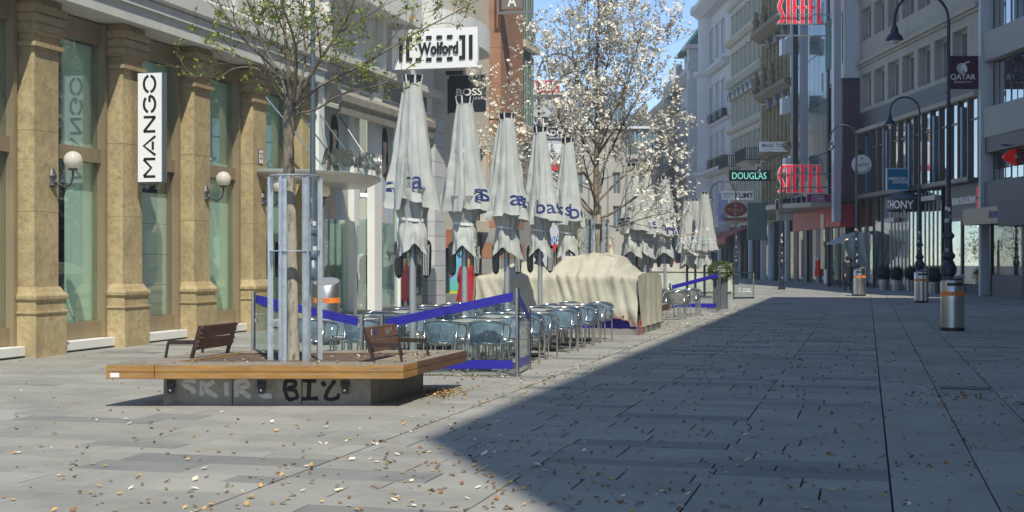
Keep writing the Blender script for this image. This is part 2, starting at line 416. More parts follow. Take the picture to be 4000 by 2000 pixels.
# entablature: three stone courses, each cut into blocks
def course(prof, pitch, off, name, mat, ya=16.0, yb=32.38, gap=.006):
    y = ya - off
    while y < yb:
        e = min(y + pitch, yb); a = max(y, ya)
        if e - a > .1: MB().ext(-(e - gap), -a, prof).build(name, mat, arc)
        y = e
course([(-.7, 6.03), (.20, 6.03), (.20, 6.33), (-.7, 6.33)], 1.42, .3, 'fascia_block', m_lime)
course([(-.7, 6.335), (.26, 6.335), (.26, 6.50), (.23, 6.53), (-.7, 6.53)], 1.42, .9, 'fascia_block', m_lime)
course([(-.7, 6.535), (.30, 6.535), (.34, 6.58), (.34, 6.88), (.26, 6.97), (-.7, 6.97)], 1.9, .5, 'cornice_block', m_lime)
# upper storey: wall with projecting brackets
uw = MB(); holes = [(-(y + 1.75), -(y + .65), 8.3, 10.6) for y in [16.6 + 2.83 * k for k in range(6)] if y + 1.75 < 32.3]
wall(uw, -32.38, -16, 6.97, 14, holes, .3, -.15); uw.build('upper_wall', m_lime, arc)
for h in holes: window(arc, *h, -.42, m_bronze_d, M('upper_glass', (.05, .07, .08), .05, spec=1), 2, 2, sill=m_lime)
for y0 in [16.2 + 1.415 * k for k in range(12)]:
    MB().mould(-(y0 + .52), -y0, -.15, [(.28, 6.975), (.26, 7.5), (.1, 8.1), (-.05, 8.2)]).build('bracket', m_lime, arc)
MB().box(-32.38, -32.2, -9, -.15, 0, 14).build('side_wall', m_lime, arc)
# bays between the pilasters
for k in range(5):
    a, b = cols[k] + PW, cols[k + 1]                  # world Y range of the bay
    xa, xb = -b, -a; yg = -.52
    fr = MB().box(xa, xa + .09, -.62, -.36, .2, 6.0).box(xb - .09, xb, -.62, -.40, .2, 6.0)
    fr.build('window_frame', m_bronze, arc)
    MB().box(xa + .09, xb - .09, -.60, -.44, 3.42, 3.68).build('transom', m_bronze, arc)
    MB().box(xa + .09, xb - .09, -.60, -.46, 5.62, 6.0).build('head_panel', m_bronze, arc)
    MB().box(xa + .09, xb - .09, -.60, -.45, .2, .50).build('sill_panel', m_bronze, arc)
    for z0, z1 in ((.5, 3.42), (3.68, 5.62)):
        MB().box(xa + .09, xb - .09, yg - .006, yg + .006, z0, z1).build('pane', m_pane, arc)
    MB().box(xa - .0, xb, -.62, -.2, .03, .19).build('step', m_marble, arc, bevel=.012); MB().box(xa, xb, -.62, -.3, -.03, .03).build('step_base', m_sand_j, arc)
    # what stands behind the glass
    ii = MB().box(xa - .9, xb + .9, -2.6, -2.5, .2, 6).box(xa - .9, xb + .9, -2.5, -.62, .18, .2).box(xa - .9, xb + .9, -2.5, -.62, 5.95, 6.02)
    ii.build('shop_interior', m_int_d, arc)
    if k in (0, 2):                                   # white panelled wall behind the pane
        for j in range(8):
            z0 = .5 + j * .62
            if z0 + .70 < 3.6: MB().box(xa - .3, xb - .30, -.68, -.64, z0, z0 + .612).build('wall_panel', m_wpanel, arc)
        MB().box(xa - .3, xb - .4, -.68, -.64, 3.69, 5.6).build('display_screen', m_mint, arc)
    else:
        MB().box(xa - .3, xb - 1.0, -.68, -.64, .5, 3.42).build('display_screen', m_mint, arc); MB().box(xa - .3, xb - .9, -.70, -.66, 3.69, 5.6).build('display_screen', m_mint, arc)
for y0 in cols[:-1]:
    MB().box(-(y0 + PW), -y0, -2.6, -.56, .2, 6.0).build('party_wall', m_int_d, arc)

# globe lamps on the pilasters
m_globe = M('opal_globe', (.50, .47, .43), .12, var=.02, emit=.10, ecol=(1, .85, .6), spec=.6)
m_iron = M('grey_iron', (.10, .105, .11), .5, metal=.6, var=.3, scale=20)
def wall_lamp(y, label):
    t = thing('wall_lamp', label, 'wall lamp', (XF - .1, y, 3.02), R(-90), 'globe lamps on the sandstone pilasters')
    b = MB().lathe([(.05, -.16), (.085, -.12), (.06, -.03), (.09, .04), (.05, .12), (.03, .17)], 14); b.v = [(v[0], abs(v[1]) * .5 if v[1] < 0 else v[1] * .9, v[2]) for v in b.v]; b.build('bracket', m_iron, t, True)
    pts = [(0, .02, -.03), (0, .12, -.10), (0, .26, -.16), (0, .36, -.10), (0, .40, .02), (0, .40, .12)]
    MB().tube(pts, [.022, .02, .018, .018, .018, .02], 10).build('arm', m_iron, t, True)
    MB().lathe([(.03, .12), (.075, .13), (.08, .155), (.05, .17)], 16, 0, .40).build('collar', m_iron, t, True)
    MB().ball((0, .40, .30), .155, 24, 16).build('globe', m_globe, t, 'all')
wall_lamp(20.25 + .62, 'globe lamp on the first sandstone pilaster from the left, beside the reflected sign')
wall_lamp(25.91 + .62, 'globe lamp on the sandstone pilaster just right of the tall white vertical sign')
wall_lamp(28.74 + .62, 'globe lamp on the sandstone pilaster with the house number plate')
wall_lamp(31.57 + .5, 'globe lamp half hidden behind the steel tree guard under the metal canopy')
# vertical sign on second pilaster
m_sign_w = M('lit_white_sign', (.82, .83, .83), .35, var=.02, emit=.05)
m_sign_b = M('blue_grey_sign_side', (.06, .11, .16), .4, var=.1)
t = thing('vertical_shop_sign', 'tall white projecting sign with black MANGO lettering turned upright, on second pilaster', 'shop sign', (XF + .02, 23.55, 4.12), 0)
MB().box(-.02, .50, -.0, .16, -1.04, 1.04).build('sign_box', m_sign_b, t); MB().box(-.005, .485, -.022, -.002, -1.025, 1.025).build('sign_face', m_sign_w, t)
MB().box(.50, .512, .02, .14, -1.03, 1.03).build('edge_strip', m_steel, t)
def arc_pts(cx, cy, r, a0, a1, n=20, ry=None):
    return [(cx + r * cos(R(a0 + (a1 - a0) * k / n)), cy + (ry or r) * sin(R(a0 + (a1 - a0) * k / n))) for k in range(n + 1)]
def ribbon(mb, pts, w_, y=-.0, jag=0):
    """flat stroke in the x,z plane facing -y"""
    n = len(pts); a = []
    for k in range(n):
        p = Vector(pts[k]); d = Vector(pts[min(k + 1, n - 1)]) - Vector(pts[max(k - 1, 0)]); d.normalize(); q = Vector((-d.y, d.x)) * w_ / 2 * (1 + jag * (rnd.random() - .5))
        a.append((p + q, p - q))
    i = len(mb.v)
    for l, r_ in a: mb.v += [(l.x, y, l.y), (r_.x, y, r_.y)]
    for k in range(n - 1): mb.f.append((i + 2 * k, i + 2 * k + 1, i + 2 * k + 3, i + 2 * k + 2))
    return mb
GL = {'M': [[(0, 0), (0, 1)], [(.02, 1), (.5, .35), (.98, 1)], [(1, 1), (1, 0)]], 'A': [[(0, 0), (.5, 1), (1, 0)], [(.28, .22), (.72, .22)]],
      'N': [[(.05, 0), (.05, 1)], [(.05, .98), (.95, .02)], [(.95, 0), (.95, 1)]], 'G': [arc_pts(.5, .5, .48, 40, 165), arc_pts(.5, .5, .48, 195, 360), [(.98, .5), (.62, .5)]],
      'O': [arc_pts(.5, .5, .48, 10, 170), arc_pts(.5, .5, .48, 190, 350)]}
for ch, zc, wl in zip('MANGO', (-.76, -.345, .06, .44, .82), (.33, .36, .30, .32, .32)):      # letters turned a quarter, reading upwards
    mb = MB()
    for st in GL[ch]: ribbon(mb, [(.24 - (q[1] - .5) * .245, zc + (q[0] - .5) * wl) for q in st], .05, -.025)
    mb.build('letter', m_text_black, t)
# house number plate
t = thing('house_number_plate', 'white enamel house number plate 22 with brown rim on a sandstone pilaster', 'number plate', (XF - .096, 28.74 + .48, 3.98), R(90))
MB().box(-.12, .12, -.012, .0, -.17, .17).build('rim', M('brown_enamel', (.13, .06, .05), .3), t, bevel=.01); MB().box(-.10, .10, -.016, -.0125, -.15, .15).build('plate', m_white, t)
lettering('22', .13, .15, m_text_black, t, (0, -.019, .02), depth=.004)
# glass case with menu beside entrance
t = thing('menu_case', 'dark framed menu case hanging on the sandstone wall behind the tree guard', 'menu case', (XF - .3, 30.75, 1.62), R(90))
MB().box(-.28, .28, -.08, 0, -.42, .42).build('case', m_black, t); MB().box(-.2, .2, -.086, -.081, -.36, .0).build('menu_sheet', m_white, t); MB().box(-.2, .2, -.086, -.081, .1, .36).build('dark_glass', M('dark_teal', (.08, .14, .13), .1), t)
# entrance canopy with letters
t = thing('entrance_canopy', 'pointed metal entrance canopy with upright silver letters, hung on thin rods', 'canopy', (XF, 31.7, 3.62), 0)
pl = []
for k in range(15):
    a = -pi / 2 + pi * k / 14; pl.append((max(0, 1.75 * cos(a)) ** .9 + .0, 2.7 * sin(a)))
pl = [(-.1, -2.7)] + pl + [(-.1, 2.7)]
mb = MB(); n = len(pl); i = 0
mb.v = [(p[0] * .8, p[1] * .9, -.16) for p in pl] + [(p[0], p[1], .0) for p in pl] + [(p[0], p[1], .05) for p in pl]
for q in (0, n):
    for k in range(n): mb.f.append((q + k, q + (k + 1) % n, q + n + (k + 1) % n, q + n + k))
mb.f.append(tuple(range(n - 1, -1, -1))); mb.f.append(tuple(range(2 * n, 3 * n)))
mb.build('canopy_body', M('satin_canopy_metal', (.55, .53, .49), .38, metal=.7, var=.1, scale=1.5), t)
MB().prism([(p[0] * .97, p[1] * .97) for p in pl], .055, .075).build('glass_top', M('green_glass_edge', (.25, .38, .34), .15), t)
for yy in (-2.3, -.8, .8, 2.3): MB().tube([(-.05, yy, 1.75), (1.25, yy * .8, .07)], .018, 6).build('hanger_rod', m_steel, t)
lt = 'AMBASSADOR'
for k, ch in enumerate(lt):
    a = R(-42 + 9.4 * k); px_, py_ = 1.62 * cos(a) ** .9, 2.6 * sin(a)
    nx, ny = cos(a) / 1.7, sin(a) / 3.0; rz = math.atan2(ny, nx) + pi / 2
    lo = lettering(ch, .30, .40, m_steel, t, (px_, py_, .40), (pi / 2, 0, rz), .09, 0, 'letter')
    MB().box(-.008, .008, -.008, .008, -.34, -.19).build('letter_post', m_steel, lo).rotation_euler = (-pi / 2, 0, 0)

# ================================================================== white building with lingerie shop
m_wplas = M('white_plaster', (.74, .735, .70), .75, var=.06, scale=1.2, col2=(.5, .49, .45), mix=(.58, .82), scale2=1.3, stretch2=(3, 3, .4), world=True)
m_wframe = M('white_frame', (.80, .80, .78), .4, var=.03, world=True)
m_awn = M('grey_awning', (.30, .275, .235), .75, var=.15, scale=3, col2=(.19, .165, .14), mix=(.5, .75), scale2=4, world=True)
m_pane2 = GLASS('clear_shop_pane', (.86, .93, .90), .09)
m_pane_d = GLASS('dark_shop_pane', (.5, .56, .54), .16)
wb = thing('white_shop_building', 'white rendered building with tall poster windows and fabric awning next to the arcade', 'building', (XF, 0, 0), R(-90))
def wbox(name, ya, yb, o0, o1, z0, z1, mat, parent=None, **k): return MB().box(-yb, -ya, o0, o1, z0, z1).build(name, mat, parent or wb, **k)
wbox('corner_post', 32.42, 32.78, -.5, .02, 0, 6.55, m_wframe)
wbox('mullion', 35.0, 35.2, -.3, -.02, 0, 6.2, m_wframe); wbox('mullion', 35.28, 35.48, -.3, -.05, 2.55, 6.2, m_wframe)
wbox('white_pillar', 36.4, 37.0, -.17, .05, 0, 6.3, m_wframe)
wbox('shop_step', 32.4, 41.95, -.4, -.05, 0, .22, m_bronze_d)
for a, b, mt in ((32.78, 35.0, m_pane2), (35.48, 36.4, m_pane2), (37.0, 39.0, m_pane2), (39.08, 41.95, m_pane_d)):
    wbox('pane', a, b, -.2, -.188, .22, 5.7, mt)
wbox('transom', 35.48, 36.4, -.22, -.15, 4.35, 4.45, m_dark)
wbox('door_post', 39.0, 39.08, -.25, -.1, .22, 5.7, m_wframe)
wbox('shop_floor', 32.4, 42, -3.2, -.4, .1, .2, M('pale_shop_floor', (.45, .45, .43), .4, world=True)); wbox('shop_back_wall', 32.4, 42, -3.3, -3.2, .2, 6.2, M('shop_back', (.36, .37, .35), .8, var=.3, scale=1, world=True))
wbox('display_partition', 35.7, 35.95, -1.0, -.6, .2, 2.6, M('mint_glass_panel', (.45, .62, .54), .3, world=True)); wbox('display_partition', 38.2, 38.7, -1.2, -.4, .2, 2.8, M('mint_glass_panel', (.45, .62, .54), .3)); wbox('display_plinth', 37.2, 38.8, -1.1, -.35, .2, .6, m_wpanel)
for ya in (33.2, 36.0, 38.8): wbox('fill_strip', ya, ya + 1.8, -1.5, -1.2, 3.54, 3.58, M('shop_fill_glow', (.9, .88, .8), .4, emit=5, ecol=(1, .95, .85)))  # glowing strips added to brighten the shop, in place of its lit spots
wbox('shop_ceiling', 32.4, 42, -3.2, -.25, 3.6, 3.7, M('shop_ceiling_paint', (.5, .5, .48), .8))
for y in (33.3, 34.6, 35.9, 37.6):
    MB().lathe([(.07, 0), (.07, .22)], 12, -y, -.9).build('spotlight', m_white, wb).location.z = 3.35
# posters of a long-haired woman in the upper part of the windows: flat print on boards
m_post = M('poster_board', (.55, .585, .60), .6, var=.05, scale=.6, col2=(.45, .47, .50), mix=(.45, .7), scale2=.8, stretch2=(3, 1, .2))
m_hair = M('print_hair', (.035, .026, .026), .6, var=.3, scale=8, stretch=(4, 1, .4)); m_hair2 = M('print_hair_ends', (.18, .10, .05), .6, var=.3, scale=8, stretch=(4, 1, .4)); m_skin_p = M('print_skin', (.68, .51, .43), .6, var=.06); m_dress_p = M('print_dress', (.46, .53, .62), .6, var=.1, scale=2, stretch=(3, 1, .3)); m_lip_p = M('print_lips', (.38, .08, .10), .5)
def poster(ya, yb, z0, z1, label):
    t = thing('window_poster', label, 'poster', (XF - .17, (ya + yb) / 2, z0), R(90), 'fashion posters in the white shop windows')
    w_, h_ = yb - ya, z1 - z0; ss = h_ / 2.95
    MB().box(-w_ / 2, w_ / 2, 0, .02, 0, h_).build('poster_board', m_post, t)
    def shape(name, pts, lay, mt): MB().slab([(p[0] * ss, p[1] * ss) for p in pts], -.003 * lay - .001, -.003 * lay + .001).build(name, mt, t)
    shape('dress', [(-.30, 0), (.62, 0), (.50, .8), (.30, 1.45), (.05, 1.62), (-.22, 1.5), (-.28, .8)], 1, m_dress_p)
    shape('arm', [(-.42, 1.62), (-.50, 1.1), (-.40, .6), (-.10, 0), (.16, 0), (-.16, .62), (-.24, 1.15), (-.18, 1.6)], 2, m_skin_p)
    shape('hair_ends', [(-.34, 1.9), (-.48, 1.4), (-.46, .75), (-.36, .72), (-.2, 1.5), (.08, 1.2), (.26, .92), (.30, 1.5), (.26, 2.0)], 3, m_hair2)
    shape('shoulders', [(-.40, 1.45), (-.36, 1.72), (-.10, 1.85), (-.08, 2.05), (.12, 2.05), (.10, 1.8), (.22, 1.55), (-.05, 1.42)], 4, m_skin_p)
    shape('hair', [(-.32, 1.55), (-.30, 2.2), (-.22, 2.62), (-.06, 2.78), (.14, 2.74), (.27, 2.5), (.30, 1.75), (.18, 1.5), (.10, 2.0), (-.12, 2.0), (-.2, 1.6)], 5, m_hair)
    shape('face', [(-.10, 2.05), (-.14, 2.3), (-.08, 2.45), (.12, 2.45), (.19, 2.28), (.17, 2.08), (.08, 1.96), (-.02, 1.96)], 6, m_skin_p)
    shape('fringe', [(-.18, 2.35), (-.16, 2.62), (.18, 2.62), (.22, 2.34), (.1, 2.38), (-.05, 2.36)], 7, m_hair)
    shape('lips', [(.03, 2.08), (.10, 2.11), (.16, 2.08), (.10, 2.05)], 7, m_lip_p)
poster(32.85, 34.95, 2.68, 5.6, 'large fashion poster of a long-haired woman in the shop window right of the lamp pole')
poster(37.05, 38.55, 2.68, 5.6, 'narrow fashion poster of a long-haired woman half hidden behind nearest closed umbrella')
# awning cassette
t = thing('shop_awning', 'rolled-in grey brown fabric awning box above the poster windows of the white shop', 'awning', (XF, 36.9, 0))
MB().ext(-4.0, 4.0, [(.0, 5.70), (.36, 5.62), (.42, 5.68), (.42, 5.86), (.1, 6.06), (.0, 6.06)]).build('cassette', m_awn, t).rotation_euler = (0, 0, R(-90))
MB().ext(-3.95, 3.95, [(.33, 5.36), (.35, 5.36), (.37, 5.64), (.35, 5.64)]).build('valance', m_awn, t).rotation_euler = (0, 0, R(-90))
MB().slab([(0, 5.66), (.36, 5.56), (.46, 5.66), (.44, 5.92), (.2, 6.08), (0, 6.08)], -4.12, -4.02).build('end_cap', m_steel_d, t)
MB().slab([(0, 5.66), (.36, 5.56), (.46, 5.66), (.44, 5.92), (.2, 6.08), (0, 6.08)], 4.02, 4.12).build('end_cap', m_steel_d, t)
# bands and ledges above the shop
wbox('lintel', 32.42, 42.0, -.5, -.05, 6.2, 6.75, m_wplas)
for a, b in ((33.0, 34.9), (35.1, 36.9), (37.4, 39.2), (39.4, 41.4)): wbox('clerestory_pane', a, b, -.1, -.04, 6.25, 6.7, M('grey_clerestory', (.20, .23, .22), .25, world=True))
wbox('ledge', 32.42, 42.0, -.3, .28, 6.76, 6.94, m_lime)
uh = [(-(y + 1.5), -(y + .25), z, z + 1.7) for z in (9.0, 12.3) for y in (33.0, 35.0, 37.0)]
u = MB(); wall(u, -42.0, -32.42, 6.94, 15.5, uh, .3, 0); u.build('upper_wall', m_wplas, wb)
for h in uh: window(wb, *h, -.26, m_wframe, M('upper_glass2', (.10, .13, .14), .04, spec=1), 2, 2)
for y in (32.6, 34.7, 36.7, 38.7): wbox('wall_strip', y, y + .22, .002, .22, 6.95, 15.5, m_wplas)
for z in (8.35, 11.6): wbox('balcony_slab', 32.45, 38.5, .0, .75, z, z + .22, m_wplas); wbox('balcony_front', 32.45, 38.5, .62, .75, z + .225, z + .85, m_wplas)
# rounded balcony with deep soffit
bp = []
for k in range(13):
    a = -pi / 2 + pi * k / 12; bp.append((1.5 * max(0., cos(a)) ** .5, 42.2 + 2.8 * sin(a)))
mb = MB().prism([(p[0] + XF + .0, p[1]) for p in [(-.05, 39.4)] + bp + [(-.05, 45.0)]], 8.35, 9.15); mb.v = [(v[0] - XF, v[1], v[2]) for v in mb.v]
o = mb.build('rounded_balcony', m_wplas, wb); o.rotation_euler = (0, 0, R(90))
# right-hand grey pillar in stone courses and the dark window beside it
for k in range(32):
    z0 = k * .475
    wbox('pillar_block', 42.0, 43.15, -.5, .03, z0, z0 + .462, M('pale_grey_stone', (.56, .57, .57), .6, var=.05, scale=2, world=True, rand=.06))
wbox('pillar_core', 42.02, 43.13, -.48, .0, 0, 15.2, m_sand_j)
# signs that project from it
def sign(name, label, cat, pos, rz, w_, h_, face, side=None, thick=.14, group=None, rim=0, rimm=None):
    t = thing(name, label, cat, pos, rz, group)
    MB().box(-w_ / 2, w_ / 2, 0, thick, -h_ / 2, h_ / 2).build('sign_box', side or face, t)
    MB().box(-w_ / 2 + rim, w_ / 2 - rim, -.012, -.002, -h_ / 2 + rim, h_ / 2 - rim).build('sign_face', face, t)
    return t
p = Vector((XF + 1.45, 37.5, 7.62))
t = sign('hosiery_shop_sign', 'wide white projecting sign with bracketed dark Wolford lettering behind the twigs', 'shop sign', p, 0, 2.55, 1.13, m_sign_w, m_white)
lettering('Wolford', 1.18, .36, m_text_black, t, (.12, -.04, .0), depth=.03, bold=.03)
for x in (-1.0, 1.08): MB().box(x - .05, x + .05, -.045, -.013, -.34, .34).build('bar', m_text_black, t)
for sx in (-1, 1):
    cx = .04 + sx * .83; b = MB().box(cx - .045, cx + .045, -.045, -.013, -.34, .34); b.build('bracket_bar', m_text_black, t)
    for zz in (-.29, .29): MB().box(min(cx - sx * .046, cx - sx * .13), max(cx - sx * .046, cx - sx * .13), -.045, -.013, zz - .05, zz + .05).build('bracket_foot', m_text_black, t)
for k in range(4):
    for zz in (-.31, .31): MB().box(-.47 + k * .31 - .08, -.47 + k * .31 + .08, -.045, -.013, zz - .05, zz + .05).build('dash', m_text_black, t)
m_sign_navy = M('dark_navy_sign', (.018, .026, .036), .35, var=.08)
p = Vector((XF + .95, 42.5, 6.93))
t = sign('black_square_sign', 'square black projecting sign with white BOSS lettering behind second umbrella', 'shop sign', p, 0, 1.18, 1.18, m_sign_navy)
lettering('BOSS', .86, .235, m_text_white, t, (.08, -.02, .05), bold=.02); lettering('HUGO BOSS', .86, .075, m_text_white, t, (.08, -.02, -.16), spacing=1.3)
MB().box(-.66, -.60, .02, .1, -.62, .5).build('bracket', m_dark, t)
MB().box(-.72, -.15, .02, .1, .62, .75).build('top_bracket', m_dark, t)

# ================================================================== cream building with banded red stone corner
m_cream = M('cream_render', (.60, .53, .42), .8, var=.06, scale=.8, col2=(.5, .43, .33), mix=(.55, .8), world=True)
m_redst = M('red_sandstone', (.36, .19, .115), .7, var=.12, scale=2.2, bump=.15, bscale=60, world=True, rand=.05)
m_grst = M('grey_band_stone', (.31, .31, .295), .7, var=.1, scale=2, bump=.15, bscale=60, world=True, rand=.05)
cb = thing('cream_corner_building', 'cream building with red and grey banded stone pier and green bay windows', 'building', (XF, 0, 0), R(-90))
def cbox(name, ya, yb, o0, o1, z0, z1, mat, **k): return MB().box(-yb, -ya, o0, o1, z0, z1).build(name, mat, cb, **k)
cw = MB(); chl = [(-(45.9), -(44.3), 3.0, 5.6), (-(48.2), -(46.6), 3.0, 5.6)]
wall(cw, -48.6, -43.15, 2.6, 22, chl, .3); cw.build('render_wall', m_cream, cb)
for h in chl: window(cb, *h, -.25, m_dark, M('upper_glass', (.05, .07, .08), .05), 2, 2)
for ya, yb, z0, z1 in ((43.15, 44.2, 0, 2.55), (44.3, 48.55, .5, 2.55)): cbox('dark_shop_window', ya, yb, -.3, -.25, z0, z1, m_black)
cbox('orange_panel', 43.2, 44.9, -.02, .03, 2.0, 2.58, M('orange_panel', (.55, .22, .12), .5))
cbox('shop_base', 43.15, 48.6, -.25, .02, -.02, .48, m_grst)
for k in range(12):
    z0 = k * .56 - .02
    mt = m_redst if k % 2 else m_grst
    cbox('pier_block', 48.6, 52.2, -.6, .45, z0, z0 + .55, mt)
for k in range(11):
    z0 = 6.75 + k * 1.3; cbox('pier_block', 48.7, 52.1, -.6, .42, z0, z0 + 1.29, m_redst)
cbox('pier_core', 48.75, 52.05, -.6, .38, 0, 21, m_sand_j)
for z in range(4):
    z0 = 6.9 + z * 3.3
    for q in range(2):
        window(cb, -(53.35 + q * 1.1), -(52.3 + q * 1.1), z0, z0 + 2.9, .25, M('grey_green_frame', (.28, .34, .31), .5), M('green_glass', (.10, .20, .16), .06, spec=1), 3, 2, fw=.05)
    cbox('bay_slab', 52.2, 54.6, -.5, .5, z0 - .3, z0 - .02, m_cream)
cbox('bay_wall', 52.2, 54.5, -.5, .15, 0, 22, m_grst)
cbox('roof_edge', 43.15, 54.8, -.6, .8, 22, 22.4, m_lime)
cbox('end_wall', 54.5, 54.6, -14, -.4, 0, 22, m_cream)
t = sign('letter_a_glass_sign', 'glass sign with white letter A on the red stone pier at the picture top', 'shop sign', Vector((XF + .95, 48.3, 11.2)), 0, .8, 1.1, M('smoky_glass_sign', (.20, .17, .16), .15))
lettering('A', .34, .42, m_text_white, t, (0, -.02, -.25), bold=.02)
MB().box(-.55, .75, .02, .08, -.72, -.62).build('bar', m_steel_d, t); MB().box(-.55, -.49, .02, .08, -.62, .6).build('bar', m_steel_d, t)
for k in range(3): MB().lathe([(.05, 0), (.06, .08), (.03, .12)], 10, XF * 0 + .3 * k, 0).build('spare', m_steel, None) if False else None
t = sign('warning_notice', 'small white notice with red print on the grey banded pier', 'notice', Vector((XF + .46, 49.1, 2.72)), R(90), .5, .22, m_white, thick=.01)
lettering('ACHTUNG', .36, .06, M('red_print', (.6, .05, .04), .5), t, (0, -.016, .02), depth=.004)
# ================================================================== planter bench with tree
m_wood = M('orange_hardwood', (.345, .175, .042), .62, var=.3, scale=2.0, stretch=(1.2, 1.2, 9), bump=.2, bscale=18, col2=(.30, .225, .14), mix=(.50, .70), scale2=4, stretch2=(.8, .8, 8), world=True)
m_wood_t = M('weathered_hardwood', (.27, .235, .185), .8, var=.15, scale=2, stretch=(1, 1, 6), bump=.2, bscale=20, col2=(.19, .14, .09), mix=(.52, .7), scale2=3, world=True)
m_wood_b = M('brown_hardwood', (.135, .068, .042), .55, var=.25, scale=3, stretch=(1, 1, 7), bump=.15, bscale=20, col2=(.22, .17, .13), mix=(.62, .8), scale2=6, world=True)
m_conc = M('old_concrete', (.33, .30, .235), .85, var=.18, scale=1.8, bump=.3, bscale=30, col2=(.13, .115, .09), mix=(.52, .78), scale2=2.6, world=True)
m_pitmat = M('brown_pit_paving', (.15, .105, .08), .85, var=.25, scale=12, bump=.7, bscale=26, col2=(.09, .065, .05), mix=(.45, .6), scale2=22, world=True)
m_galv = M('galvanised_steel', (.52, .56, .60), .42, metal=.55, var=.14, scale=7, col2=(.38, .41, .45), mix=(.5, .7), scale2=11, world=True)
E = RT.copy(); NE = Vector((E.y, -E.x, 0))              # front edge direction and its outward normal
FL = Vector((-8.13, 13.65, 0)); FR = Vector((-4.95, 14.46, 0)); YD = Vector((0, 1, 0))
ELEN = (FR - FL).length
def PP(a, b): return FL + E * a + YD * b               # planter coordinates: a along the front, b back along the street
